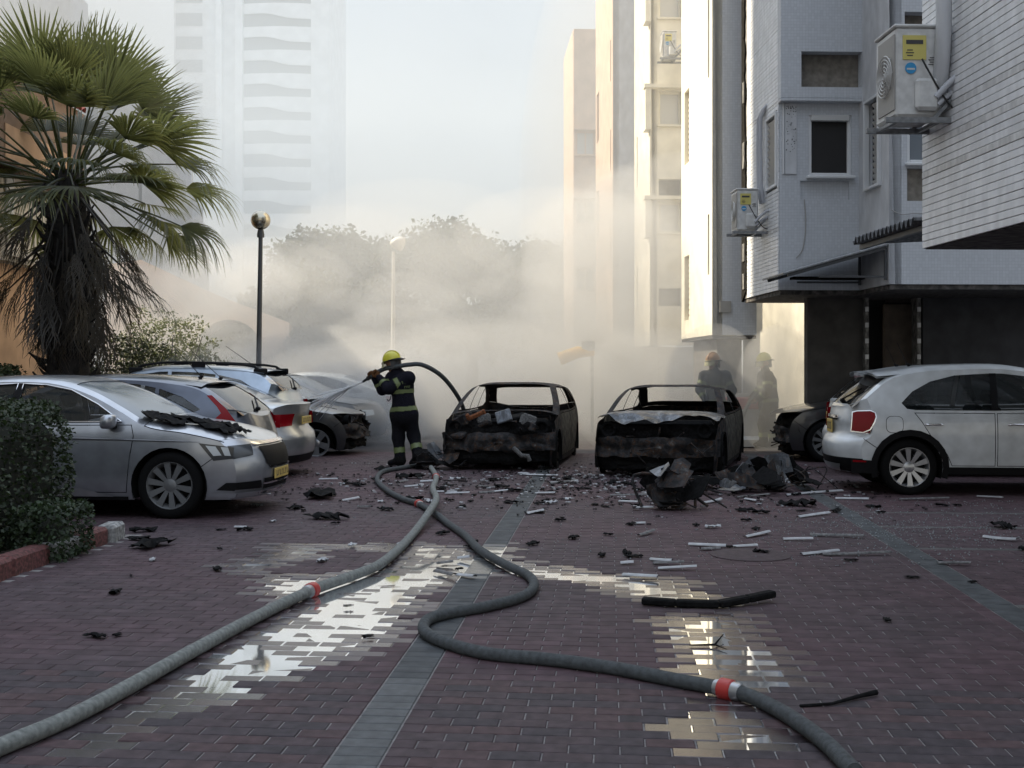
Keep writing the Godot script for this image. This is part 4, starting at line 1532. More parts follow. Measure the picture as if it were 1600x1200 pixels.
func near_building() -> void:
	var xb := 4.42
	var far := 11.0
	var r := row_house("tiled_building", "near white tiled apartment block at the upper right edge", xb, far)
	var under := 2.70
	# the left face looks to -x and runs from z = 0 (far corner) to z = +9
	bpart("wall", Vector3(3.52, 8.35, 4.5), Vector3(7.0, 11.3, 9.0), M.grout, r)
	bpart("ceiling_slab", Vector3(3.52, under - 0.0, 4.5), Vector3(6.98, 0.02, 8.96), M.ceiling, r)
	var win := [1.05, 4.98, 2.3, 6.6]
	courses(r, Vector3(0.014, 0, 0), -PI / 2, 3.4, under, 6.6, 0.0672, [[win[0], win[1], win[2], win[3]]])
	# far end face, tiles too
	courses(r, Vector3(2.4, 0, 0.0), PI, 2.38, under, 4.2, 0.0672)
	# shuttered window in the left face
	var w := Node3D.new()
	w.name = "window"
	r.add_child(w, true)
	w.position = Vector3(-0.02, 4.98, 1.67)
	w.rotation.y = -PI / 2
	var f := MB.new()
	for e in [-1.0, 1.0]:
		f.box(Vector3(e * 0.585, 0.8, 0.02), Vector3(0.07, 1.6, 0.08), 0.01)
	f.box(Vector3(0, 0.035, 0.02), Vector3(1.09, 0.07, 0.08), 0.01)
	put("frame", f, M.frame_white, w)
	bpart("pane", Vector3(0, 0.8, -0.005), Vector3(1.14, 1.55, 0.01), M.dark_glass, w)
	for k in 6:
		for e in 2:
			bpart("shutter_panel", Vector3(-0.28 + 0.56 * e, 0.2 + 0.26 * k, 0.02), Vector3(0.44, 0.2, 0.03), M.shutter, w, 0.008)
	# lintel beam and post under the slab
	bpart("beam", Vector3(3.6, under - 0.13, 0.7), Vector3(5.4, 0.24, 0.3), M.plaster_white, r)
	# drain pipe running down the face, with a foot that is black with damp
	var p := MB.new()
	p.tube([Vector3(-0.09, 9.0, 0.72), Vector3(-0.09, 4.6, 0.72), Vector3(-0.09, 4.35, 0.68), Vector3(-0.07, 4.1, 0.58), Vector3(-0.02, 3.95, 0.52)], 0.07, 10)
	put("drain_pipe", p, M.plaster_white, r)
	var at := in_row(xb - 0.28, far - 0.62, 3.84)
	ac_unit("large outdoor air conditioner with yellow sticker on the near tiled building", at, ROW, 0.82)


func mid_building() -> void:
	var xb := 5.33
	var d := 19.4
	var r := row_house("sooty_building", "white apartment block with broken black window and soot stained corner", xb, d)
	var u := 2.88
	# volume one: bay with the dark window; left face at x = 0, front at z = 0
	var wl := MB.new()
	holed_wall(wl, Vector3(0, 0, 0.16), 0, -0.02, 1.37, 6.12, 12.0, 0.2, [[0.33, 6.3, 1.369, 6.9]])
	wl.box(Vector3(0.68, 6.09, 0.07), Vector3(1.4, 0.06, 0.18), 0.01)
	holed_wall(wl, Vector3(0, 0, 0.0), 0, 0.0, 1.37, u, 6.06, 0.25, [[0.5, 4.82, 1.24, 5.86], [0.36, 4.42, 1.2, 4.74]])
	put("front_wall", wl, M.mosaic, r)
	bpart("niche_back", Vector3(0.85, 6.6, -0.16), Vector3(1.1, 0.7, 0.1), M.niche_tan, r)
	bpart("recess_back", Vector3(0.78, 4.58, -0.06), Vector3(0.9, 0.36, 0.02), M.mosaic, r)
	window(r, Vector3(0.87, 4.82, 0.02), 0, 0.74, 1.04, M.black_opening, M.frame_white, 0.1, 0)
	bpart("roller_box", Vector3(0.87, 5.81, -0.02), Vector3(0.66, 0.1, 0.1), M.shutter, r, 0.01)
	bpart("shutter_post", Vector3(0.06, 5.45, 0.015), Vector3(0.025, 1.2, 0.03), M.frame_white, r)
	# pocked render panel beside the window
	bpart("pocked_panel", Vector3(0.19, 5.45, 0.012), Vector3(0.2, 1.2, 0.024), M.plaster_white, r)
	rng.seed = 4
	var pk := MB.new()
	for k in 60:
		pk.box(Vector3(rnd(0.1, 0.28), lerpf(6.0, 5.2, pow(rng.randf(), 1.7)), 0.026), Vector3(rnd(0.006, 0.014), rnd(0.006, 0.02), 0.006))
	var pko := put("chip_marks", pk, M.soot, r)
	pko.set_meta("kind", "stuff")
	# left face, seen sharply from the side
	var lw := MB.new()
	holed_wall(lw, Vector3(0.0, 0, -2.5), -PI / 2, 0.0, 2.48, u, 12.0, 0.2, [[1.72, 4.65, 2.4, 5.95]])
	put("side_wall", lw, M.grout, r)
	courses(r, Vector3(-0.004, 0, -2.18), -PI / 2, 2.16, u, 9.5, 0.0672, [[1.36, 4.62, 2.1, 5.98]])
	var sh := Node3D.new()
	sh.name = "window"
	r.add_child(sh, true)
	sh.position = Vector3(0.0, 4.66, -0.43)
	sh.rotation.y = -PI / 2
	var fr := MB.new()
	for e in [-1.0, 1.0]:
		fr.box(Vector3(e * 0.32, 0.64, 0.0), Vector3(0.05, 1.28, 0.1), 0.008)
		fr.box(Vector3(0, 0.64 + e * 0.615, 0.0), Vector3(0.59, 0.05, 0.1), 0.008)
	put("frame", fr, M.frame_white, sh)
	bpart("pane", Vector3(0, 0.64, -0.1), Vector3(0.6, 1.2, 0.01), M.dark_glass, sh)
	for k in 12:
		var sb := MB.new()
		sb.xf = Transform3D(Basis(Vector3.RIGHT, 0.6), Vector3(0.0, 0.1 + 0.095 * k, -0.01))
		sb.box(Vector3.ZERO, Vector3(0.58, 0.085, 0.012))
		put("slat", sb, M.shutter, sh)
	# charred, broken far corner
	rng.seed = 8
	var edge_pts := PackedVector2Array([Vector2(-2.56, u - 0.06), Vector2(-2.56, 9.6)])
	for k in 46:
		edge_pts.append(Vector2(-2.2 - 0.17 * clampf((9.4 - k * 0.142 - 4.2) / 4.0, 0.0, 1.0) + rnd(-0.06, 0.05), 9.4 - k * 0.142))
	var ce := MB.new()
	ce.xf = Transform3D(Basis(Vector3.UP, -PI / 2), Vector3(0, 0, 0))
	ce.prism(edge_pts, -0.02, 0.035)
	put("charred_edge", ce, M.soot, r)
	for k in 5:
		bpart("broken_tile_patch", Vector3(-0.045, [3.2, 3.75, 4.6, 5.6, 6.8][k], -2.36), Vector3(0.02, [0.3, 0.34, 0.2, 0.5, 0.4][k], [0.12, 0.16, 0.1, 0.14, 0.1][k]), M.tile_sooty, r, 0.004)
	# volume two, proud of the first by 1.4 m
	var v2 := MB.new()
	holed_wall(v2, Vector3(1.37, 0, 0.0), -PI / 2, 0.001, 1.4, u, 12.0, 0.2, [[0.36, 4.5, 1.05, 6.0]])
	put("return_wall", v2, M.plaster_white, r)
	var f2 := MB.new()
	holed_wall(f2, Vector3(0, 0, 1.4), 0, 1.372, 5.5, u, 12.0, 0.2, [[1.66, 4.8, 2.6, 5.9], [1.62, 6.42, 2.6, 7.2], [1.66, 4.2, 2.5, 4.72]])
	put("front_wall", f2, M.mosaic, r)
	window(r, Vector3(2.13, 4.8, 1.4), 0, 0.94, 1.1, M.dusty_glass, M.frame_white, 0.1, 1)
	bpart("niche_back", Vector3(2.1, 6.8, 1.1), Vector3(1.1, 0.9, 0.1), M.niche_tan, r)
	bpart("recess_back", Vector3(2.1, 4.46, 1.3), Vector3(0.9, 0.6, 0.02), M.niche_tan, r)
	var s2 := Node3D.new()
	s2.name = "window"
	r.add_child(s2, true)
	s2.position = Vector3(1.37, 4.5, 0.705)
	s2.rotation.y = -PI / 2
	var fr2 := MB.new()
	for e in [-1.0, 1.0]:
		fr2.box(Vector3(e * 0.325, 0.75, 0.01), Vector3(0.05, 1.5, 0.1), 0.008)
		fr2.box(Vector3(0, 0.75 + e * 0.725, 0.01), Vector3(0.6, 0.05, 0.1), 0.008)
	put("frame", fr2, M.frame_white, s2)
	bpart("pane", Vector3(0, 0.75, -0.1), Vector3(0.62, 1.42, 0.01), M.dark_glass, s2)
	for k in 14:
		var sb := MB.new()
		sb.xf = Transform3D(Basis(Vector3.RIGHT, 0.6), Vector3(0.12, 0.1 + 0.097 * k, -0.02))
		sb.box(Vector3.ZERO, Vector3(0.36, 0.085, 0.012))
		put("slat", sb, M.shutter, s2)
	# loose cable down the bay, crack line and rust marks
	var cb := MB.new()
	cb.tube(curve([Vector3(0.42, 4.42, 0.02), Vector3(0.44, 4.1, 0.03), Vector3(0.43, 3.8, 0.03), Vector3(0.38, 3.55, 0.03), Vector3(0.28, 3.42, 0.03)], 5), 0.008, 5)
	cb.tube(curve([Vector3(1.4, 4.05, 1.43), Vector3(1.55, 3.98, 1.43), Vector3(1.75, 4.0, 1.43), Vector3(1.95, 3.99, 1.43)], 4), 0.007, 5)
	put("loose_cable", cb, M.ac_grey, r)
	# core, underside, ground floor
	bpart("core", Vector3(3.0, 7.5, -1.35), Vector3(5.0, 9.2, 2.2), M.plaster_white, r)
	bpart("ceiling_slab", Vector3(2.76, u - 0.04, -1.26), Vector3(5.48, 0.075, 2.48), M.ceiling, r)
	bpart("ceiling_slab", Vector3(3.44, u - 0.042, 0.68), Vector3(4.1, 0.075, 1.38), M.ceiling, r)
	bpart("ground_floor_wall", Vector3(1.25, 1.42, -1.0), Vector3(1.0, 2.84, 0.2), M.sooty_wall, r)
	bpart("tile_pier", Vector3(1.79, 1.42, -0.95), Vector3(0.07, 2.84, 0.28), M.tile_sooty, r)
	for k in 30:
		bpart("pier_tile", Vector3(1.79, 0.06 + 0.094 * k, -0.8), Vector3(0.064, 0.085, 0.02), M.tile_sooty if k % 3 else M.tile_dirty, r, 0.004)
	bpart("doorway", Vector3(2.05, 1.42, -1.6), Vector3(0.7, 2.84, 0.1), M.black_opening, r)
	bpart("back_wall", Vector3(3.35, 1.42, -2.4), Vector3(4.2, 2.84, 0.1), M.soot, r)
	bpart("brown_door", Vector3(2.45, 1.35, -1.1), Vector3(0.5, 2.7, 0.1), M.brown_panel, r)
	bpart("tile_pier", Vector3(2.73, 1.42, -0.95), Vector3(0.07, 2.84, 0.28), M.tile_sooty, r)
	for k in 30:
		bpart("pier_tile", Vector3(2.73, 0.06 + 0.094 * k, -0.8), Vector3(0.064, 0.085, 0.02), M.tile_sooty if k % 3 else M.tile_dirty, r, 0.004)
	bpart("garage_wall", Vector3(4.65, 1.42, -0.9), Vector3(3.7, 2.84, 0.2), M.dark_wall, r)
	# canopy on the return wall
	var c := thing("sloping_canopy", "dark sloping canopy over the entrance of the sooty building", "canopy", in_row(xb + 1.36, d - 0.75), ROW)
	var cs := MB.new()
	cs.xf = Transform3D(Basis(Vector3(0, 0, 1), 0.275), Vector3(-0.84, 3.28, 0.0))
	cs.box(Vector3.ZERO, Vector3(1.75, 0.035, 1.3), 0.008)
	put("sheet", cs, M.galv, c)
	var cf := MB.new()
	for z in [-0.6, 0.6]:
		cf.beam(Vector3(-1.6, 3.02, z), Vector3(-0.02, 3.46, z), 0.04, 0.05)
		cf.beam(Vector3(-0.03, 2.95, z), Vector3(-0.03, 3.46, z), 0.04, 0.04)
		cf.beam(Vector3(-1.1, 3.0, z), Vector3(-0.04, 3.0, z), 0.03, 0.03)
	put("frame", cf, M.pole_dark, c)
	bpart("soffit", Vector3(-0.62, 3.06, -0.5), Vector3(1.2, 0.04, 0.25), M.soot, c)
	# corrugated awning at the near building
	var ca := thing("corrugated_awning", "dark corrugated awning sheet between the two white buildings", "awning", in_row(5.15, 13.4, 3.24), ROW)
	var cm := MB.new()
	cm.sheet(3, 120, func(uu: float, vv: float) -> Vector3: return Vector3(uu * 2.0, 0.045 * sin(vv * TAU * 15.0) + 0.1 * uu, 0.35 - vv * 2.1), 0.012)
	put("sheet", cm, M.corrugated, ca)
	bpart("batten", Vector3(0.12, -0.085, -0.7), Vector3(0.06, 0.06, 2.1), M.pole_dark, ca)
	bpart("batten", Vector3(1.5, -0.03, -0.7), Vector3(0.06, 0.06, 2.1), M.pole_dark, ca)
	ac_unit("smaller outdoor air conditioner on the soot stained building corner", in_row(xb - 0.36, d + 0.75, 3.98), ROW, 0.72)
	var hp := thing("insulated_pipes", "grey insulated pipes hanging above the smaller air conditioner", "pipe", in_row(xb, d + 0.9), ROW)
	var pm := MB.new()
	for k in 2:
		pm.tube([Vector3(-0.03, 4.5, -0.05 - 0.16 * k), Vector3(-0.08, 4.8, -0.03 - 0.17 * k), Vector3(-0.09, 5.5, -0.02 - 0.17 * k), Vector3(-0.09, 6.0, -0.17 * k), Vector3(-0.04, 6.15, 0.08 - 0.1 * k), Vector3(0.0, 6.2, 0.14)], 0.035, 7)
	put("pipe_run", pm, M.pipe_foam, hp)


func far_buildings() -> void:
	# cream block
	var r := row_house("cream_building", "sunlit cream apartment tower rising out of the smoke", 4.8, 22.3)
	var w := MB.new()
	holed_wall(w, Vector3(0.0, 0, -3.2), -PI / 2, 0.0, 3.2, 2.2, 26.0, 0.2, [[2.78, 7.3, 2.95, 9.3], [2.78, 3.4, 2.95, 4.6], [2.78, 13, 2.95, 14.4], [0.35, 6.0, 0.9, 7.6], [0.35, 2.6, 0.9, 4.0]])
	put("side_wall", w, M.cream, r)
	for q in [[7.3, 2.0], [3.4, 1.2], [13.0, 1.4]]:
		bpart("slit_window", Vector3(0.15, q[0] + q[1] * 0.5, -0.335), Vector3(0.02, q[1], 0.17), M.tower_dark, r)
	for q in [6.0, 2.6]:
		var sw := Node3D.new()
		sw.name = "window"
		r.add_child(sw, true)
		sw.position = Vector3(0.1, q, -2.575)
		sw.rotation.y = -PI / 2
		bpart("pane", Vector3(0, 0.8, -0.05), Vector3(0.55, 1.6, 0.01), M.dark_glass, sw)
		for k in 14:
			bpart("slat", Vector3(0, 0.06 + 0.115 * k, 0.0), Vector3(0.55, 0.08, 0.02), M.cream, sw)
	bpart("front_wall", Vector3(0.44, 14.1, -0.1), Vector3(0.87, 23.8, 0.2), M.mosaic, r)  # grey instead of cream: the shade on this face is put into its colour
	bpart("core", Vector3(0.6, 14.1, -1.8), Vector3(0.75, 23.6, 2.7), M.plaster_white, r)
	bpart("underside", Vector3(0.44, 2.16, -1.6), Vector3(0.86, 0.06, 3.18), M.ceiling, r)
	# recessed bay and rear wing
	var b := MB.new()
	holed_wall(b, Vector3(0.34, 0, -9.7), 0, 0.0, 2.4, 2.2, 26.0, 0.2, [[0.24, 8.35, 0.88, 9.3], [0.24, 6.35, 0.88, 6.85], [0.24, 5.35, 0.88, 6.2], [0.24, 3.3, 0.88, 3.8], [0.24, 11.35, 0.88, 12.3]])
	put("bay_wall", b, M.cream, r)
	for q in [[8.35, 0.95], [5.35, 0.85], [11.35, 0.95]]:
		window(r, Vector3(0.9, q[0], -9.7), 0, 0.64, q[1], M.shutter, M.cream, 0.15, 0)
		bpart("window_hood", Vector3(0.72, q[0] + q[1] + 0.1, -9.6), Vector3(1.15, 0.1, 0.3), M.cream, r)
		bpart("bay_box", Vector3(0.26, q[0] + q[1] * 0.5, -9.75), Vector3(0.16, q[1] + 0.3, 0.5), M.cream, r)
	for q in [6.35, 3.3]:
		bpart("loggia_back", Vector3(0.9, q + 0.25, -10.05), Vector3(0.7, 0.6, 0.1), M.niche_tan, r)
	var b2 := MB.new()
	holed_wall(b2, Vector3(0.34, 0, -12.7), -PI / 2, 0.0, 3.0, 2.2, 26.0, 0.2, [[0.5, 7.0, 0.66, 8.5], [0.5, 3.2, 0.66, 4.6]])
	put("side_wall", b2, M.cream, r)
	bpart("slit_window", Vector3(0.5, 7.75, -12.12), Vector3(0.02, 1.5, 0.16), M.tower_dark, r)
	bpart("slit_window", Vector3(0.5, 3.9, -12.12), Vector3(0.02, 1.4, 0.16), M.tower_dark, r)
	bpart("core", Vector3(1.7, 14.1, -11.4), Vector3(2.2, 23.6, 2.4), M.plaster_white, r)
	bpart("ground_floor_wall", Vector3(0.5, 1.08, -1.9), Vector3(0.5, 2.16, 2.4), M.niche_tan, r)
	bpart("ground_floor_wall", Vector3(1.6, 1.08, -11.3), Vector3(2.0, 2.16, 2.6), M.niche_tan, r)
	bpart("recess_wall", Vector3(3.3, 13.0, -7.0), Vector3(0.2, 26.0, 7.4), M.cream, r)
	bpart("wall_box", Vector3(0.25, 2.75, 0.03), Vector3(0.22, 0.22, 0.06), M.ac_grey, r)
	ac_unit("far air conditioner high on the cream tower", in_row(5.5, 30.9, 9.95), ROW, 0.7)
	# peach block further along
	var e := row_house("peach_building", "peach apartment tower left of the cream one, stepped roofline", 4.86, 38.0)
	var pw := MB.new()
	holed_wall(pw, Vector3(0, 0, -5.0), -PI / 2, 0.0, 5.0, 2.2, 30.0, 0.2, [[4.35, 11.2, 4.55, 12.6], [4.35, 8.2, 4.55, 9.6], [4.35, 5.2, 4.55, 6.6], [0.3, 9.9, 1.1, 11.7], [0.3, 6.3, 1.1, 8.1]])
	put("side_wall", pw, M.peach, e)
	for q in [11.2, 8.2, 5.2]:
		bpart("slit_window", Vector3(0.15, q + 0.7, -0.55), Vector3(0.02, 1.4, 0.2), M.tower_dark, e)
	for q in [9.9, 6.3]:
		bpart("blind_window", Vector3(0.12, q + 0.9, -4.3), Vector3(0.02, 1.8, 0.8), M.shutter, e)
	bpart("front_wall", Vector3(0.8, 16, -0.1), Vector3(1.58, 27.6, 0.2), M.plaster_white, e)  # greyed against the peach sides, colouring in the shade of this front
	bpart("core", Vector3(0.9, 16, -2.7), Vector3(1.3, 27.4, 4.6), M.plaster_white, e)
	var pf := MB.new()
	holed_wall(pf, Vector3(-0.12, 0, -12.5), 0, 0.0, 2.6, 2.0, 16.5, 0.2, [[0.1, 10.95, 0.95, 12.0], [0.1, 7.95, 0.95, 9.0], [0.1, 4.95, 0.95, 6.0]])
	put("bay_wall", pf, M.peach, e)
	for q in [10.95, 7.95, 4.95]:
		window(e, Vector3(0.4, q, -12.5), 0, 0.85, 1.05, M.shutter if q > 10 else M.dark_glass, M.peach, 0.15, 1)
		bpart("window_hood", Vector3(0.4, q + 1.12, -12.42), Vector3(1.1, 0.1, 0.3), M.peach, e)
	bpart("side_wall", Vector3(-0.04, 9.25, -15.1), Vector3(0.2, 14.5, 4.8), M.peach, e)
	bpart("core", Vector3(1.3, 9.2, -15.1), Vector3(2.3, 14.4, 4.7), M.peach, e)
	bpart("ground_floor_wall", Vector3(1.0, 1.08, -8.6), Vector3(1.2, 2.16, 17.0), M.niche_tan, e)
	# left: house behind the palm
	var a := thing("tan_house", "tan house with brown overhanging band and red roof edge behind the palm", "building", Vector3(-10.2, 0, -26.5), 0.02)
	bpart("lower_wall", Vector3(-3.2, 1.9, 3.0), Vector3(5.0, 3.8, 7.0), M.orange_wall, a)
	bpart("upper_wall", Vector3(-3.0, 4.85, 3.0), Vector3(5.2, 2.1, 7.0), M.beige, a)
	bpart("brown_overhang", Vector3(-2.3, 6.55, 3.2), Vector3(5.0, 1.9, 7.4), M.brown_band, a, 0.02)
	bpart("orange_side", Vector3(0.21, 6.0, 2.0), Vector3(0.03, 0.7, 4.0), M.orange_wall, a)
	bpart("pipe_box", Vector3(-0.55, 5.0, 2.35), Vector3(0.4, 1.2, 0.4), M.tower_white, a, 0.02)
	window(a, Vector3(-0.4, 3.95, 1.75), PI / 2, 1.5, 0.95, M.blue_glass, M.beige, 0.02, 0)
	bpart("house_stripe", Vector3(-0.69, 2.35, 3.6), Vector3(0.03, 0.55, 0.09), M.white_thing, a)
	for k in 26:
		var t := MB.new()
		t.xf = Transform3D(Basis(Vector3(0, 0, 1), -0.5), Vector3(0.1, 7.58, 6.7 - 0.27 * k))
		t.sheet(3, 8, func(uu: float, vv: float) -> Vector3: return Vector3((uu - 0.5) * 0.5, 0.1 * sin(vv * PI), (vv - 0.5) * 0.26), 0.015)
		put("roof_tile", t, M.roof_red, a)
	# white house on the hill side, in the haze
	var h := thing("pale_house", "pale hazy house with terrace steps at the upper left", "building", Vector3(-22.0, 0, -52.0), 0.1)
	var hw := MB.new()
	holed_wall(hw, Vector3(0, 0, 0), 0, -6.0, 5.0, 0.0, 15.0, 0.4, [[-1.2, 12.6, 0.9, 15.0], [2.6, 12.8, 3.8, 14.5]])
	put("front_wall", hw, M.plaster_white, h)
	window(h, Vector3(-0.15, 12.6, 0), 0, 2.1, 2.4, M.blue_glass, M.plaster_white, 0.2, 1)
	window(h, Vector3(3.2, 12.8, 0), 0, 1.2, 1.7, M.tower_dark, M.plaster_white, 0.2, 1)
	bpart("core", Vector3(-0.5, 7.4, -3.6), Vector3(10.6, 14.8, 6.0), M.plaster_white, h)
	bpart("upper_floor", Vector3(-2.0, 17.0, -1.5), Vector3(8.0, 4.0, 3.0), M.plaster_white, h)
	var st := MB.new()
	for k in 9:
		st.box(Vector3(5.3 + 0.28 * k, 6.9 - 0.45 * k, -1.5), Vector3(0.28, 17.4 - 0.9 * k, 3.0))
	put("stepped_gable", st, M.plaster_white, h)
	for k in 14:
		bpart("baluster", Vector3(5.2 + 0.17 * k, 16.0 - 0.28 * k * 1.6 + 0.2, 0.02), Vector3(0.05, 0.9, 0.05), M.white_thing, h)
	# tower block
	var t := thing("tower_block", "tall white residential tower with curved balcony bands, far left in haze", "building", Vector3(-33.6, 0, -148.0), 0.0)
	bpart("shaft", Vector3(0, 32, -8), Vector3(20.0, 64, 15.0), M.tower_white, t)
	bpart("corner_pier", Vector3(9.0, 32, -0.3), Vector3(2.4, 64, 1.2), M.tower_white, t, 0.05)
	bpart("rib", Vector3(-1.4, 32, -0.2), Vector3(1.0, 64, 1.4), M.tower_white, t, 0.05)
	bpart("rib", Vector3(-4.0, 32, -0.2), Vector3(0.8, 64, 1.2), M.tower_white, t, 0.05)
	for k in 20:
		var y := 3.0 + 3.0 * k
		bpart("window_band", Vector3(3.5, y + 1.6, -0.45), Vector3(8.8, 2.0, 0.15), M.tower_dark, t)
		bpart("window_band", Vector3(-8.0, y + 1.6, -0.45), Vector3(3.4, 1.6, 0.15), M.tower_dark, t)
		var bl := MB.new()
		bl.sheet(20, 1, func(uu: float, vv: float) -> Vector3:
			var x := -0.9 + 8.9 * uu
			var low := -0.85 - 0.62 * smoothstep(0.3, 0.72, uu)
			return Vector3(x, y + lerpf(low, 0.45, vv), 0.1 + 0.5 * sin(uu * PI)), 0.2)
		put("balcony_band", bl, M.tower_white, t)
	# peach house with an arch
	var ph := thing("arched_house", "peach house with rounded arch fading into smoke left of the lamp", "building", Vector3(-12.6, 0, -43.0), 0.15)
	var pts := PackedVector2Array([Vector2(-2.5, 0), Vector2(-2.5, 5.4), Vector2(-1.2, 5.6), Vector2(1.6, 4.3), Vector2(4.2, 3.3), Vector2(4.2, 0), Vector2(3.2, 0)])
	for k in 13:
		var an := PI * k / 12.0
		pts.append(Vector2(2.0 + 1.2 * cos(an), 2.2 + 1.2 * sin(an)))
	pts.append(Vector2(0.8, 0))
	var pb := MB.new()
	pb.prism(pts, -4.0, 0.0)
	put("gable_wall", pb, M.peach, ph)
	bpart("arch_back", Vector3(2.0, 1.7, -3.6), Vector3(2.5, 3.4, 0.2), M.sooty_wall, ph)


# the high blocks left of the picture that keep the lot in shade
func shade_blocks() -> void:
	var s := thing("neighbour_block", "tall apartment block left of the lot, outside the picture", "building", Vector3(-30.0, 0, -6.6), 0.0)
	bpart("block_wall", Vector3(0, 22, 0), Vector3(12, 44, 46), M.beige, s)
	for k in 11:
		for j in 6:
			bpart("block_window", Vector3(6.02, 3.0 + 3.2 * k, -19 + 7.5 * j), Vector3(0.05, 1.4, 1.6), M.tower_dark, s)


# ---------------------------------------------------------------- ground
const PUDDLES := [
	[-2.26, -4.30, -2.19, -4.64, -2.15, -5.79, -2.06, -6.60, -1.97, -7.24, -2.42, -7.74, -2.54, -8.42, -2.19, -8.24, -1.90, -8.61, -1.61, -9.23, -1.88, -9.54, -2.40, -9.85, -1.75, -10.01, -1.27, -9.80, -0.85, -10.05, -0.78, -9.21, -0.45, -8.88, 0.04, -8.67, 0.50, -8.42, 0.72, -7.78, 0.71, -7.47, 0.36, -7.54, 0.03, -8.01, -0.48, -8.44, -0.93, -8.67, -1.10, -8.33, -1.28, -7.83, -1.23, -7.02, -1.27, -6.43, -1.35, -6.12, -1.54, -5.78, -1.66, -5.52, -1.80, -5.08, -1.94, -4.83, -2.00, -4.53, -2.14, -4.37],
	[-2.89, -9.81, -2.42, -9.85, -2.34, -9.17, -2.62, -9.05],
	[0.35, -7.21, 0.86, -7.25, 0.82, -6.60, 0.93, -5.74, 0.71, -5.50, 0.55, -5.04, 0.24, -4.93, 0.48, -5.59, 0.35, -5.87],
	[0.33, -4.85, 0.63, -5.10, 0.82, -4.89, 0.71, -4.68, 0.37, -4.62],
	[-2.93, -8.73, -2.81, -9.53, -2.53, -8.91, -2.70, -8.33],
]   # outlines in the lot's axes, metres
const HOSE_A := [-2.08, -4.31, -2.02, -4.54, -1.90, -4.89, -1.80, -5.39, -1.69, -6.08, -1.54, -6.92, -1.35, -7.76, -1.12, -8.40, -0.99, -8.94, -0.90, -10.28, -0.82, -11.57, -0.83, -12.63, -0.99, -14.42, -1.05, -15.92, -1.28, -17.88]
const HOSE_B := [1.27, -4.27, 1.25, -4.63, 1.19, -4.96, 1.10, -5.23, 1.00, -5.37, 0.80, -5.52, 0.51, -5.75, 0.20, -5.92, -0.13, -6.05, -0.37, -6.30, -0.50, -6.57, -0.50, -6.87, -0.39, -7.04, -0.16, -7.25, 0.06, -7.55, 0.15, -7.91, 0.12, -8.32, -0.05, -8.80, -0.26, -9.50, -0.43, -10.39, -0.62, -11.15, -0.77, -11.82, -1.03, -12.75, -1.25, -13.24, -1.54, -14.20, -1.81, -15.47, -1.89, -16.69, -1.73, -17.32, -1.33, -18.12]
const SLATS := [0.29, -14.12, 0.53, -14.05, 0.15, -12.13, 0.33, -12.29, 1.24, -13.24, 1.43, -12.99, 1.18, -13.84, 1.64, -13.77, 1.37, -12.63, 1.55, -12.58, 2.18, -13.05, 2.43, -13.30, 2.65, -13.63, 3.08, -13.80, 2.73, -13.47, 2.80, -13.15, 1.20, -11.33, 1.31, -11.33, 1.16, -10.51, 1.32, -10.72, 2.11, -10.41, 2.38, -10.65, 2.42, -10.28, 2.67, -10.22, 2.73, -10.55, 3.17, -10.39, 2.93, -11.82, 3.32, -12.08, 2.37, -9.43, 2.72, -9.60, 2.54, -9.40, 3.12, -9.46, 1.53, -9.98, 1.83, -9.84, 1.89, -9.84, 2.10, -9.84, 1.59, -9.71, 1.76, -9.73, 0.85, -9.01, 0.95, -9.01, 1.10, -9.18, 1.26, -9.09, 1.10, -9.00, 1.34, -8.97, 1.11, -8.76, 1.40, -8.74, 0.82, -8.50, 1.06, -8.37, 3.33, -9.01, 3.56, -8.94, 4.25, -10.41, 4.44, -10.16, 3.80, -13.53, 4.16, -13.43, 4.51, -13.43, 5.08, -13.40, 5.55, -13.74, 5.74, -13.47, 3.30, -13.91, 4.08, -14.27, 0.09, -16.64, 0.66, -16.39, 0.51, -15.39, 0.89, -15.56, 0.12, -16.59, 0.66, -16.30, 0.51, -15.30, 0.89, -15.60, -0.94, -14.27, -0.63, -14.20, -0.81, -14.05, -0.51, -14.00, -0.41, -14.14, -0.22, -14.21, -0.22, -14.27, -0.05, -14.27, 0.29, -14.09, 0.53, -13.98, -0.42, -14.95, -0.20, -14.69, -1.38, -14.85, -1.15, -15.05, -1.24, -15.58, -1.02, -15.58, -1.53, -15.47, -1.41, -15.58, 0.15, -12.08, 0.33, -12.28, -0.43, -9.24, -0.33, -9.20, -0.57, -8.66, -0.42, -8.43, -0.40, -8.49, -0.27, -8.36, -0.98, -10.00, -0.90, -9.86, -0.59, -8.98, -0.46, -9.00, -2.65, -15.88, -2.38, -15.81, -1.96, -13.29, -1.79, -13.47, -1.69, -12.67, -1.53, -12.59, -2.66, -11.06, -2.53, -11.01]   # x, z of both ends
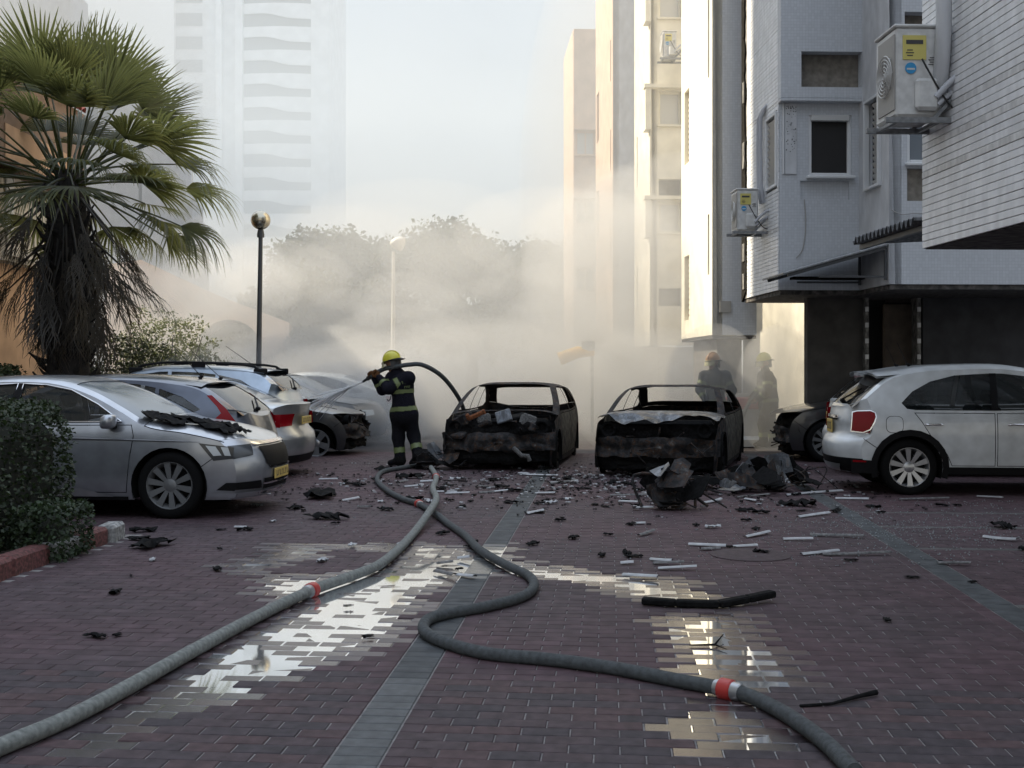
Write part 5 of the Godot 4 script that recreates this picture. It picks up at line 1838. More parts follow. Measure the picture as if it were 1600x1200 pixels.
const CHUNKS := [-3.45, -10.80, 0.108, 1, -3.08, -9.91, 0.193, 1, -3.34, -10.28, 0.086, 1, -2.70, -7.82, 0.061, 1, -2.36, -6.54, 0.058, 1, -2.25, -6.57, 0.029, 1, -2.80, -8.47, 0.019, 0, -1.05, -7.38, 0.029, 0, -0.82, -6.54, 0.033, 0, -1.88, -11.72, 0.195, 1, -2.28, -13.70, 0.304, 1, 0.55, -10.35, 0.069, 1, 0.24, -12.19, 0.095, 0, 0.51, -11.77, 0.039, 0, 1.03, -12.75, 0.057, 0, 2.50, -12.35, 0.096, 1, 2.64, -12.19, 0.081, 1, 2.35, -11.57, 0.051, 1, 3.18, -12.87, 0.200, 1, 2.32, -10.97, 0.061, 0, 1.86, -9.84, 0.049, 0, 0.99, -9.34, 0.073, 0, 2.27, -6.97, 0.039, 0, 2.69, -9.15, 0.051, 0, 4.77, -12.81, 0.071, 1, 4.95, -12.81, 0.050, 1, 4.72, -11.10, 0.136, 1, 4.31, -9.73, 0.054, 1, 2.92, -8.40, 0.047, 0, 3.29, -8.22, 0.037, 0, 3.10, -12.35, 0.055, 0, 3.38, -9.09, 0.030, 0, -2.23, -8.72, 0.058, 1, -0.52, -8.86, 0.025, 0, -0.40, -8.74, 0.029, 1, 0.93, -12.93, 0.065, 0, -0.46, -13.91, 0.054, 0, 1.65, -12.63, 0.098, 1, -1.43, -16.11, 0.179, 1, -1.94, -17.43, 0.155, 1, -2.01, -15.05, 0.100, 1, 0.90, -14.65, 0.081, 0, 0.48, -14.27, 0.063, 0, 1.53, -15.30, 0.119, 0, -0.84, -15.05, 0.075, 0, -0.26, -15.74, 0.087, 0, -2.75, -10.89, 0.048, 0]   # x, z, size, ragged or not
var puddle_polys := []


func seg_dist(p: Vector2, a: Vector2, b: Vector2) -> float:
	return p.distance_to(Geometry2D.get_closest_point_to_segment(p, a, b))


# 1 inside a puddle's hollow, 0 on dry paving
func hollow(p: Vector2) -> float:
	var best := -9.0
	for q in puddle_polys:
		var r: Rect2 = q[1]
		if not r.has_point(p):
			continue
		var d := 9.0
		var a: PackedVector2Array = q[0]
		for i in a.size():
			d = minf(d, seg_dist(p, a[i], a[(i + 1) % a.size()]))
		if not Geometry2D.is_point_in_polygon(p, a):
			d = -d
		best = maxf(best, d)
	if best < -0.5:
		return 0.0
	return smoothstep(-0.13, 0.17, best + 0.09 * wob.get_noise_2d(p.x * 45, p.y * 90))


func lie(p: Vector2) -> float:
	return 0.0045 + 0.0014 * wob.get_noise_2d(p.x * 12, p.y * 12 + 400) - 0.0084 * hollow(p)


func ground() -> void:
	for a in PUDDLES:
		var pl := poly(a)
		var r := Rect2(pl[0], Vector2.ZERO)
		for q in pl:
			r = r.expand(q)
		puddle_polys.append([pl, r.grow(0.4)])
	var gb := MB.new()
	gb.quad(Vector3(-220, -0.024, 60), Vector3(220, -0.024, 60), Vector3(220, -0.024, -320), Vector3(-220, -0.024, -320))
	struct("ground", gb, M.asphalt)
	# sand bed between the pavers, following the same hollows
	var z0 := -2.6
	var z1 := -21.0
	var sand := MB.new()
	var step := 0.16
	var nz := int((z0 - z1) / step)
	var grid := {}
	for j in nz + 1:
		var z: float = z0 - j * step
		var n := int((-z * 0.62 + 3.0) / step)
		for i in range(-n - 1, n + 2):
			grid[Vector2i(i, j)] = Vector3(i * step, lie(Vector2(i * step, z)) - 0.0052, z)
	for k in grid:
		var b: Vector2i = k
		if grid.has(b + Vector2i(1, 0)) and grid.has(b + Vector2i(0, 1)) and grid.has(b + Vector2i(1, 1)):
			sand.tri_n(grid[b], grid[b + Vector2i(1, 0)], grid[b + Vector2i(1, 1)], Vector3.UP, Vector3.UP, Vector3.UP)
			sand.tri_n(grid[b], grid[b + Vector2i(1, 1)], grid[b + Vector2i(0, 1)], Vector3.UP, Vector3.UP, Vector3.UP)
	var pave := struct("paving", sand, M.sand)
	pave.rotation.y = LOT
	# pavers in running bond, with a grey band on either side of the lane
	rng.seed = 77
	var bm := MB.new()
	bm.box(Vector3(0, -0.03, 0), Vector3(0.2005, 0.06, 0.1025), 0.0045)
	var full := bm.mesh()
	bm = MB.new()
	bm.box(Vector3(0, -0.03, 0), Vector3(0.0975, 0.06, 0.1025), 0.0045)
	var half := bm.mesh()
	var spots := []
	var pitch := 0.1045
	var rows := int((z0 - z1) / pitch)
	var pale_rows := {}
	for w in [12.55, 11.45, 10.03, 7.66]:
		pale_rows[int((z0 + w) / pitch)] = true
	var tone := Vector3(0.080, 0.062, 0.067)
	for j in rows:
		var z := z0 - (j + 0.5) * pitch
		var reach := -z * 0.56 + 2.2
		for seg in [[-1.095, -1.0], [-0.885, 0.0], [2.62, 1.0], [-1.095, 9.0], [2.41, 9.0]]:
			var m: float = seg[1]
			if m == 9.0:   # the grey bands
				var c := rnd(0.92, 1.08)
				spots.append([Vector3(seg[0] + 0.105, 0, z), Vector3(0.082, 0.087, 0.092) * c, true, true])
				continue
			var u: float = seg[0]
			var dir := -1.0 if m < 0 else 1.0
			var first := true
			while true:
				var is_half := false
				var wd := 0.206
				if first and j % 2 == 1:
					is_half = true
					wd = 0.103
				first = false
				if m == 0.0 and u + wd > 2.41:
					if 2.41 - u < 0.09:
						break
					is_half = true
					wd = 0.103
				var uc := u + dir * wd * 0.5
				if absf(uc) > reach or (m == 0.0 and u > 2.35):
					break
				if not (uc < -4.36 and z > -10.3 and z < -6.5):
					var red := 0.5 + 0.5 * wob.get_noise_2d(uc * 14 + 900, z * 14)
					var near := wob.get_noise_2d(uc * 4 - 300, z * 4)
					var c := tone * rnd(0.86, 1.14)
					c.x *= 0.95 + 0.28 * red + 0.12 * near
					c.y *= 0.97 - 0.05 * red
					if m > 0 and pale_rows.has(j):
						c = Vector3(0.12, 0.115, 0.115) * rnd(0.9, 1.1)
					spots.append([Vector3(uc, 0, z), c, not is_half, false])
				u += dir * wd
	var singles := 0
	var many := {0: [], 1: [], 2: [], 3: [], 4: [], 5: []}
	for s in spots:
		var p: Vector3 = s[0]
		p.y = lie(Vector2(p.x, p.z)) + rnd(-0.0013, 0.0013)
		var hw := hollow(Vector2(p.x, p.z))
		var jit := rnd(-0.15, 0.15)
		var wet := 0 if hw < 0.03 else 2 if hw + jit > 0.36 else 4 if hw + jit > 0.08 else 0
		var t := Transform3D(Basis.from_euler(Vector3(rnd(-0.009, 0.009), rnd(-0.01, 0.01), rnd(-0.006, 0.006))), p)
		var wx := p.x * cos(LOT) + p.z * sin(LOT)
		var wz := -p.x * sin(LOT) + p.z * cos(LOT)
		if singles < 300 and wz < -4.22 and absf(wx) < -wz * 0.46 and s[2]:
			var o := MeshInstance3D.new()
			o.mesh = full
			o.material_override = M[("paver_grey%d" if s[3] else "wet_paver%d" if wet == 2 else "paver%d") % (rng.randi() % 4)]
			o.name = "paver"
			o.transform = t
			pave.add_child(o, true)
			singles += 1
		else:
			many[(1 if s[2] else 0) + wet].append([t, s[1]])
	for kind in 6:
		var mm := MultiMesh.new()
		mm.transform_format = MultiMesh.TRANSFORM_3D
		mm.use_colors = true
		mm.mesh = full if kind % 2 else half
		mm.instance_count = many[kind].size()
		for i in many[kind].size():
			mm.set_instance_transform(i, many[kind][i][0])
			var c: Vector3 = many[kind][i][1]
			mm.set_instance_color(i, Color(c.x, c.y, c.z))
		var mi := MultiMeshInstance3D.new()
		mi.name = ["half_pavers", "pavers", "wet_half_pavers", "wet_pavers", "damp_half_pavers", "damp_pavers"][kind]
		mi.multimesh = mm
		mi.material_override = [M.pavers, M.wet_pavers, M.damp_pavers][kind / 2]
		mi.set_meta("kind", "stuff")
		pave.add_child(mi)
	# water standing in the hollows
	var wb := MB.new()
	for q in puddle_polys:
		pass
	wb.quad(Vector3(-3.5, -0.0036, -3.9), Vector3(1.5, -0.0036, -3.9), Vector3(1.5, -0.0036, -10.6), Vector3(-3.5, -0.0036, -10.6))
	var wo := struct("puddle", wb, M.water)
	wo.rotation.y = LOT
	# planted bed with kerb stones
	var sb := MB.new()
	sb.sheet(20, 20, func(u: float, v: float) -> Vector3:
		return Vector3(-9.0 + 4.5 * u, 0.07 + 0.05 * wob.get_noise_2d(u * 90, v * 90), -10.1 + v * 3.6), 0.0)
	var so := struct("soil", sb, M.soil)
	so.rotation.y = LOT
	var colours := ["kerb_red", "kerb_red", "kerb_white", "kerb_red", "kerb_white"]
	var tags := ["red painted kerb stone at the left picture edge", "faded red kerb stone in front of the hedge", "white kerb stone left of the hedge's lowest twigs", "red kerb stone mostly hidden behind the hedge twigs", "white kerb stone at the end of the planted bed"]
	var kz := -7.55
	for k in 5:
		var len_: float = [0.6, 0.62, 0.48, 0.55, 0.36][k]
		var kb := MB.new()
		kb.box(Vector3(0, 0.055, 0), Vector3(0.17, 0.19, len_ - 0.012), 0.025)
		var ko := put("kerb_stone", kb, M[colours[k]])
		tag(ko, tags[k], "kerb stone", "painted kerb stones of the planted bed")
		var c := Vector3(-4.45 - 0.02 * (k % 2), 0, kz - len_ * 0.5)
		ko.position = Basis(Vector3.UP, LOT) * c
		ko.rotation = Vector3(0, LOT + (0.14 if k == 4 else rnd(-0.03, 0.03)), rnd(-0.03, 0.03))
		kz -= len_
	# manhole cover
	var mc := MB.new()
	mc.lathe([Vector2(0.33, 0.0), Vector2(0.33, 0.011), Vector2(0.30, 0.013), Vector2(0.0, 0.013)], 30)
	var mo := put("manhole_cover", mc, M.paver0)
	mo.position = Vector3(1.96, 0, -9.46)
	tag(mo, "round worn manhole cover in the paving right of centre", "manhole cover")


# ---------------------------------------------------------------- hoses and debris
func curve(pts: Array, per := 6) -> Array:
	var o := []
	for i in pts.size() - 1:
		var p0: Vector3 = pts[maxi(i - 1, 0)]
		var p1: Vector3 = pts[i]
		var p2: Vector3 = pts[i + 1]
		var p3: Vector3 = pts[mini(i + 2, pts.size() - 1)]
		for k in per:
			o.append(p1.cubic_interpolate(p2, p0, p3, float(k) / per))
	o.append(pts[pts.size() - 1])
	return o


func coupling(root: Node3D, path: Array, at: int, r: float) -> void:
	var p: Vector3 = path[at]
	var d: Vector3 = (path[at + 1] - path[at - 1]).normalized()
	var b := MB.new()
	b.tube([p - d * 0.035, p - d * 0.03, p + d * 0.03, p + d * 0.035], [r + 0.006, r + 0.016, r + 0.016, r + 0.006], 16)
	var c := put("coupling", b, M.coupling_red, root)
	var m := MB.new()
	m.tube([p - d * 0.08, p - d * 0.075, p - d * 0.036], [r + 0.002, r + 0.008, r + 0.009], 16)
	m.tube([p + d * 0.036, p + d * 0.06], [r + 0.008, r + 0.003], 16)
	put("coupling_sleeve", m, M.coupling_metal, c)


func hoses() -> void:
	for k in 2:
		var src: Array = HOSE_A if k == 0 else HOSE_B
		var r := 0.037 if k == 0 else 0.034
		var pts := []
		for i in range(0, src.size(), 2):
			pts.append(Vector3(src[i], r + 0.004, src[i + 1]))
		if k == 0:   # lies over the other hose where they cross
			for i in pts.size():
				if pts[i].z < -10.6 and pts[i].z > -12.9:
					pts[i].y += 0.075
		var path := curve(pts, 7)
		var root := thing("fire_hose", "pale fire hose running to the lower left corner" if k == 0 else "dark fire hose looping across the paving to the lower right", "fire hose", Vector3.ZERO, 0.0, "fire hoses on the paving")
		var b := MB.new()
		b.tube(path, r, 14)
		put("hose_jacket", b, M.hose_grey if k == 0 else M.hose_dark, root)
		if k == 0:
			coupling(root, path, 6 * 7, r)
			coupling(root, path, 13 * 7, r)
		else:
			coupling(root, path, 4 * 7, r)
			coupling(root, path, 22 * 7, r)


func zone(p: Vector3) -> String:
	if p.z < -13.2:
		return "near the burnt cars" if p.x < 2.0 else "beside the white crossover"
	if p.z < -11.0:
		return "on the open paving before the left wreck" if p.x < 1.0 else "on the paving before the right wreck"
	if p.x > 3.0:
		return "in the empty right parking bays"
	if p.x > 0.6:
		return "on the right middle of the lane"
	return "by the puddles left of centre" if p.x > -1.6 else "on the left side before the silver sedan"


const ORDINALS := ["first", "second", "third", "fourth", "fifth", "sixth", "seventh", "eighth", "ninth", "tenth", "eleventh", "twelfth", "thirteenth", "fourteenth", "fifteenth", "sixteenth", "seventeenth", "eighteenth", "nineteenth", "twentieth", "twenty-first", "twenty-second", "twenty-third", "twenty-fourth", "twenty-fifth", "twenty-sixth", "twenty-seventh", "twenty-eighth", "twenty-ninth", "thirtieth"]
var scattered := {}


func scatter_tag(o: Node, label: String, category: String, group: String) -> void:
	if not scattered.has(label):
		scattered[label] = []
	scattered[label].append([o, category, group])


func debris() -> void:
	rng.seed = 311
	var n := SLATS.size() / 4
	var seen := {}
	for i in n:
		var a := Vector3(SLATS[i * 4], 0.016, SLATS[i * 4 + 1])
		var b := Vector3(SLATS[i * 4 + 2], 0.016, SLATS[i * 4 + 3])
		if a.distance_to(b) < 0.1:
			b = a + Vector3(0.1, 0, 0.02)
		var w := rnd(0.035, 0.05)
		var d := (b - a)
		var ang := atan2(-d.z, d.x)
		var mb := MB.new()
		var l := d.length()
		var tip := rnd(0.004, 0.02)
		# shallow channel with turned down lips, slightly bent
		var bend := (rnd(-0.02, 0.02) if i % 5 else rnd(-0.08, 0.08)) * l
		mb.sheet(5, 6, func(u: float, v: float) -> Vector3:
			var y := 0.012 * pow(absf(v * 2 - 1), 3.0) * -1.0 + tip * u
			return Vector3((u - 0.5) * l + 0.02 * wob.get_noise_2d(v * 80, i * 50) * absf(u - 0.5), y, (v - 0.5) * w + bend * (u - 0.5) * (u - 0.5) * 4), 0.005)
		var o := put("shutter_slat", mb, M.slat_white if i % 3 else M.slat_grey)
		o.position = (a + b) * 0.5 + Vector3(0, 0.008, 0)
		o.rotation = Vector3(rnd(-0.12, 0.12), ang, 0)
		var z := zone(o.position)
		var size := "long" if l > 0.4 else "short" if l < 0.2 else "middling"
		scatter_tag(o, "%s %s shutter slat %s" % [size, "white" if i % 3 else "greyed", z], "slat", "blown off shutter slats")
	n = CHUNKS.size() / 4
	for i in n:
		var p := Vector3(CHUNKS[i * 4], 0.0, CHUNKS[i * 4 + 1])
		var s: float = CHUNKS[i * 4 + 2]
		var o := put("charred_fragment", fragment(s, CHUNKS[i * 4 + 3] == 1, i), M.char)
		o.position = p
		o.rotation.y = rnd(0, TAU)
		scatter_tag(o, "%s charred fragment %s" % ["tiny" if s < 0.06 else "ragged" if s < 0.12 else "big ragged", zone(p)], "debris", "charred fragments on the paving")
	# more small scatter near the wrecks, each a piece of its own
	for i in 90:
		var p := Vector3(rnd(-3.0, 4.2), 0, -rnd(12.2, 16.8))
		if i % 3 == 0:
			p = Vector3(rnd(-3.0, 2.2), 0, -rnd(9.0, 13.5))
		var s := rnd(0.02, 0.07) * (1.0 if i % 3 == 0 else 1.5)
		var pale := i % 4 == 1
		var o := put("pale_shard" if pale else "charred_fragment", fragment(s, true, i + 200), M.slat_white if pale else M.char)
		o.position = p
		o.rotation.y = rnd(0, TAU)
		scatter_tag(o, ("pale broken shard %s" if pale else "small charred crumb %s") % zone(p), "debris", "small crumbs on the paving")
	# each scattered piece is told from its like by its place from left to right
	for key in scattered:
		var list: Array = scattered[key]
		list.sort_custom(func(a, b): return a[0].position.x / -a[0].position.z < b[0].position.x / -b[0].position.z)
		for k in list.size():
			var place: String = "" if list.size() == 1 else ", leftmost" if k == 0 else ", rightmost" if k == list.size() - 1 else ", %s from left" % ORDINALS[k]
			tag(list[k][0], key + place, list[k][1], list[k][2])
	# the long black trim strip across the right puddle
	var t := MB.new()
	var line := [Vector3(0.84, 0.035, -7.45), Vector3(1.05, 0.03, -7.4), Vector3(1.32, 0.03, -7.36), Vector3(1.52, 0.045, -7.45), Vector3(1.71, 0.06, -7.55)]
	for i in 4:
		t.beam(line[i], line[i + 1] + (line[i + 1] - line[i]) * 0.02, 0.075, 0.045, 0.01)
	tag(put("black_trim_strip", t, M.char), "long black trim strip lying across the right puddle", "debris")
	var tw := MB.new()
	tw.tube([Vector3(1.3, 0.01, -5.2), Vector3(1.45, 0.015, -5.22), Vector3(1.6, 0.02, -5.32), Vector3(1.7, 0.025, -5.37)], [0.008, 0.007, 0.01, 0.013], 6)
	tag(put("charred_stick", tw, M.char), "thin charred stick on wet paving right of the coupling", "debris")
	var t2 := MB.new()
	t2.tube([Vector3(0.98, 0.008, -6.36), Vector3(1.12, 0.01, -6.36), Vector3(1.2, 0.025, -6.54)], [0.004, 0.007, 0.003], 5)
	t2.tube([Vector3(1.12, 0.01, -6.36), Vector3(1.17, 0.008, -6.26)], [0.006, 0.002], 5)
	tag(put("forked_twig", t2, M.char), "small forked twig in the middle of the right puddle", "twig")
	# crumpled panels before the right wreck
	crumple("torn_fender", "tall twisted burnt fender standing before the right wreck", Vector3(1.8, 0.0, -12.6), 0.5, 0.62, 0.35, 3)
	crumple("crumpled_bumper", "crumpled burnt bumper lying right of the twisted fender", Vector3(2.75, 0.0, -14.4), 1.1, 0.3, 0.9, 17)
	crumple("burnt_door_skin", "heap of burnt sheet metal under the black sedan's nose", Vector3(3.4, 0.0, -14.7), 0.8, 0.45, 0.8, 29)
	crumple("burnt_liner", "black crumpled sheet by the left wreck's front wheel", Vector3(-1.15, 0.0, -17.7), 0.6, 0.36, 0.5, 41)
	# flakes of ash and burnt plastic round the wrecks: nobody could count them
	for kind in 2:
		var am := MultiMesh.new()
		am.transform_format = MultiMesh.TRANSFORM_3D
		am.mesh = fragment(0.016, true, 900 + kind)
		am.instance_count = 1500 if kind == 0 else 420
		for i in am.instance_count:
			var z := rng.randfn(15.4, 1.5)
			var x := rnd(-3.4, 4.6)
			if wob.get_noise_2d(x * 30, z * 30) < -0.05:
				x = rng.randfn(1.0, 1.2)
			am.set_instance_transform(i, Transform3D(Basis(Vector3.UP, rnd(0, TAU)).scaled(Vector3.ONE * rnd(0.4, 1.9)), Vector3(x, 0.002, -clampf(z, 11.0, 18.5))))
		var ao := MultiMeshInstance3D.new()
		ao.name = "ash_flakes" if kind == 0 else "pale_flakes"
		ao.multimesh = am
		ao.material_override = M.char if kind == 0 else M.slat_white
		ao.set_meta("kind", "stuff")
		tag(ao, "black flakes of burnt plastic strewn round the wrecks" if kind == 0 else "pale flakes strewn round the wrecks", "debris")
		add_child(ao)
	# crumbs of window glass: nobody could count them
	var mm := MultiMesh.new()
	mm.transform_format = MultiMesh.TRANSFORM_3D
	var cm := MB.new()
	cm.box(Vector3.ZERO, Vector3(0.011, 0.007, 0.009), 0.002)
	mm.mesh = cm.mesh()
	mm.instance_count = 1800
	for i in 1800:
		var p := Vector3(rnd(2.2, 6.0), 0.012, -rnd(8.9, 13.4))
		if i % 4 == 0:
			p = Vector3(rnd(-2.5, 3.5), 0.012, -rnd(9.0, 16.5))
		elif i % 3 == 0:
			p = Vector3(rng.randfn(3.9, 0.7), 0.012, -rng.randfn(11.0, 0.6))
		mm.set_instance_transform(i, Transform3D(Basis.from_euler(Vector3(rnd(0, 3), rnd(0, 3), rnd(0, 3))).scaled(Vector3.ONE * rnd(0.45, 1.3)), p))
	var mi := MultiMeshInstance3D.new()
	mi.name = "glass_crumbs"
	mi.multimesh = mm
	mi.material_override = M.glass_crumb
	mi.set_meta("kind", "stuff")
	tag(mi, "crumbs of window glass strewn over the right parking bays", "glass")
	add_child(mi)


func fragment(s: float, ragged: bool, seed_: int) -> ArrayMesh:
	var b := MB.new()
	var lift := s * (0.4 if ragged else 0.15)
	b.sheet(6, 5, func(u: float, v: float) -> Vector3:
		var k := 1.0 + 0.6 * wob.get_noise_2d(u * 120 + seed_ * 77, v * 120)
		return Vector3((u - 0.5) * 2.0 * s * k, 0.012 + lift * maxf(0.0, 0.35 + wob.get_noise_2d(u * 90 + seed_ * 31, v * 90 + 500)), (v - 0.5) * s * k), 0.008)
	return b.mesh()


# a heap of torn, angular sheet metal
func crumple(called: String, label: String, at: Vector3, w: float, h: float, deep: float, seed_: int) -> void:
	var t := thing(called, label, "debris", at, 0.0)
	rng.seed = seed_
	var n := 16 + int(w * deep * 14.0)
	for k in n:
		var pts := PackedVector2Array()
		var sides := 5 + rng.randi() % 4
		var sx := rnd(0.14, 0.3) * (0.6 + w * 0.5)
		var sy := rnd(0.08, 0.24) * (0.5 + h)
		for q in sides:
			var a := TAU * (q + rnd(-0.3, 0.3)) / sides
			var rr := rnd(0.5, 1.0)
			pts.append(Vector2(cos(a) * sx * rr, sin(a) * sy * rr))
		var f := float(k) / n
		var p := Vector3(rnd(-0.5, 0.5) * w, 0, rnd(-0.5, 0.5) * deep)
		var room := h * (1.0 - 0.8 * absf(p.x) / w)
		p.y = maxf(0.06, room * pow(f, 1.2))
		var b := MB.new()
		var e := Vector3(rnd(-1.1, 0.6), rnd(-1.2, 1.2), rnd(-0.6, 0.6))
		if p.y < 0.12:
			e = Vector3(-PI / 2 + rnd(-0.35, 0.35), rnd(0, TAU), 0)
		b.xf = Transform3D(Basis.from_euler(e), p)
		# two planes joined by a fold
		var fold := rnd(-0.5, 0.5)
		var left := Geometry2D.intersect_polygons(pts, PackedVector2Array([Vector2(-9, -9), Vector2(0, -9), Vector2(0, 9), Vector2(-9, 9)]))
		var right := Geometry2D.intersect_polygons(pts, PackedVector2Array([Vector2(0, -9), Vector2(9, -9), Vector2(9, 9), Vector2(0, 9)]))
		for q in left:
			b.prism(q, -0.004, 0.004)
		b.xf = b.xf * Transform3D(Basis(Vector3.UP, fold), Vector3.ZERO)
		for q in right:
			b.prism(q, -0.004, 0.004)
		var low := 0.0
		for q in b.v:
			low = minf(low, q.y)
		var o := put("torn_sheet", b, [M.char, M.burnt, M.char, M.burnt, M.char, M.burnt_bare][k % 6], t)
		o.position.y = -low + 0.008
	var pm := MB.new()
	for k in 4:
		var x0 := rnd(-0.45, 0.45) * w
		pm.tube(curve([Vector3(x0, 0.03, rnd(-0.4, 0.4) * deep), Vector3(x0 + rnd(-0.2, 0.2), rnd(0.3, 0.8) * h, rnd(-0.3, 0.3) * deep), Vector3(x0 + rnd(-0.35, 0.35), rnd(0.2, 0.7) * h, rnd(-0.3, 0.3) * deep), Vector3(x0 + rnd(-0.4, 0.4), 0.03, rnd(-0.4, 0.5) * deep)], 4), rnd(0.006, 0.018), 6)
	put("bent_bracket", pm, M.burnt, t)


# ---------------------------------------------------------------- plants and lamps
func leaf_mesh(l: float, w: float) -> ArrayMesh:
	var b := MB.new()
	var n := Vector3(0, 1, 0)
	b.tri_n(Vector3(0, 0, 0), Vector3(l * 0.5, 0.12 * l, w), Vector3(l * 0.55, 0, 0), n, n, n)
	b.tri_n(Vector3(0, 0, 0), Vector3(l * 0.55, 0, 0), Vector3(l * 0.5, 0.12 * l, -w), n, n, n)
	b.tri_n(Vector3(l, -0.1 * l, 0), Vector3(l * 0.55, 0, 0), Vector3(l * 0.5, 0.12 * l, w), n, n, n)
	b.tri_n(Vector3(l, -0.1 * l, 0), Vector3(l * 0.5, 0.12 * l, -w), Vector3(l * 0.55, 0, 0), n, n, n)
	return b.mesh()


func clump_mesh(size: float, count: int, seed_: int) -> ArrayMesh:
	var r := RandomNumberGenerator.new()
	r.seed = seed_
	var b := MB.new()
	for k in count:
		var p := Vector3(r.randf_range(-1, 1), r.randf_range(-0.7, 0.7), r.randf_range(-1, 1)) * size * 0.6
		b.xf = Transform3D(Basis.from_euler(Vector3(r.randf_range(-1, 1), r.randf_range(0, TAU), r.randf_range(-1, 1))), p)
		var l := size * r.randf_range(0.28, 0.5)
		var w := l * 0.28
		b.tri(Vector3(0, 0, 0), Vector3(l * 0.5, 0.05 * l, w), Vector3(l, 0, 0))
		b.tri(Vector3(0, 0, 0), Vector3(l, 0, 0), Vector3(l * 0.5, 0.05 * l, -w))
	return b.mesh()


func foliage(parent: Node3D, mesh: Mesh, spots: Array, lo: Vector3, hi: Vector3, size: Vector2) -> void:
	var mm := MultiMesh.new()
	mm.transform_format = MultiMesh.TRANSFORM_3D
	mm.use_colors = true
	mm.mesh = mesh
	mm.instance_count = spots.size()
	for i in spots.size():
		mm.set_instance_transform(i, Transform3D(Basis.from_euler(Vector3(rnd(-1.2, 1.2), rnd(0, TAU), rnd(-1.2, 1.2))).scaled(Vector3.ONE * rnd(size.x, size.y)), spots[i]))
		var c := lo.lerp(hi, rng.randf())
		mm.set_instance_color(i, Color(c.x, c.y, c.z))
	var o := MultiMeshInstance3D.new()
	o.name = "foliage"
	o.multimesh = mm
	o.material_override = M.leaves
	o.set_meta("kind", "stuff")
	parent.add_child(o)


func hedge(called: String, label: String, at: Vector3, turn: float, size: Vector3, count: int, leaf: float, lo: Vector3, hi: Vector3) -> void:
	var t := thing(called, label, "hedge", at, turn)
	var core := MB.new()
	core.box(Vector3(0, size.y * 0.5 - 0.04, 0), size - Vector3(0.26, 0.12, 0.26), 0.2)
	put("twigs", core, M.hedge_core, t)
	var spots := []
	var h := size * 0.5
	for i in count:
		var p := Vector3(rnd(-1, 1), rnd(-1, 1), rnd(-1, 1))
		var ax := rng.randi() % 3
		p[ax] = signf(p[ax]) * (1.0 - 0.12 * absf(rng.randfn(0, 1)))
		if p.y < -0.98:
			p.y = -0.98
		# rounded corners and an uneven skin
		var rr := Vector3(p.x, p.y, p.z)
		var len4 := pow(pow(absf(rr.x), 6) + pow(absf(rr.y), 6) + pow(absf(rr.z), 6), 1.0 / 6.0)
		rr /= maxf(1.0, len4 * 0.97)
		var bulge := 1.0 + 0.07 * wob.get_noise_3d(p.x * 60, p.y * 60, p.z * 60) + 0.03 * wob.get_noise_3d(p.x * 200, p.y * 200, p.z * 200)
		spots.append(Vector3(rr.x * h.x * bulge, h.y + rr.y * h.y * (bulge if rr.y > 0 else 1.0), rr.z * h.z * bulge))
	foliage(t, leaf_mesh(leaf, leaf * 0.32), spots, lo, hi, Vector2(0.6, 1.3))


func frond_mesh(seed_: int, petiole: float, fan: float, spread: float, droop: float, dead: bool) -> Array:
	var r := RandomNumberGenerator.new()
	r.seed = seed_
	var st := MB.new()
	var line := []
	for k in 6:
		var t := k / 5.0
		line.append(Vector3(petiole * t, -0.12 * petiole * t * t * (1.0 if not dead else 0.3), 0))
	st.tube(line, [0.032, 0.026, 0.022, 0.02, 0.017, 0.014], 5)
	var base: Vector3 = line[5]
	var b := MB.new()
	var n := 34 if not dead else 22
	var tilt := -0.25
	for k in n:
		var a := lerpf(-spread, spread, (k + 0.5) / n) + r.randf_range(-0.03, 0.03)
		var len_ := fan * (1.0 - 0.28 * pow(absf(a) / spread, 2.0)) * r.randf_range(0.88, 1.08)
		var dirv := Vector3(cos(a), 0, sin(a))
		var side := Vector3(-sin(a), 0, cos(a))
		var pts := []
		var seg := 7
		var dr := droop * r.randf_range(0.6, 1.5)
		for q in seg + 1:
			var t := float(q) / seg
			var free := maxf(0.0, t - 0.45) / 0.55
			var p := base + dirv * len_ * (t - 0.18 * dr * free * free) + Vector3(0, tilt * len_ * t * 0.3 - dr * len_ * free * free * 0.75, 0)
			if dead:
				p += Vector3(0, 0, 0.06 * sin(t * 9.0 + k))
			pts.append(p)
		var wmax := fan * spread / n * (0.55 if not dead else 0.42)
		for q in seg:
			var t0 := float(q) / seg
			var t1 := float(q + 1) / seg
			var w0 := wmax * minf(t0 / 0.5, 1.0) * (1.0 - pow(maxf(0.0, t0 - 0.4) / 0.6, 1.5)) + 0.003
			var w1 := wmax * minf(t1 / 0.5, 1.0) * (1.0 - pow(maxf(0.0, t1 - 0.4) / 0.6, 1.5)) + 0.0015
			var up := Vector3(0, 0.35, 0)
			var p0: Vector3 = pts[q]
			var p1: Vector3 = pts[q + 1]
			b.tri(p0, p1, p1 + side * w1 + up * w1)
			b.tri(p0, p1 + side * w1 + up * w1, p0 + side * w0 + up * w0)
			b.tri(p0, p1 - side * w1 + up * w1, p1)
			b.tri(p0, p0 - side * w0 + up * w0, p1 - side * w1 + up * w1)
	return [st.mesh(), b.mesh()]


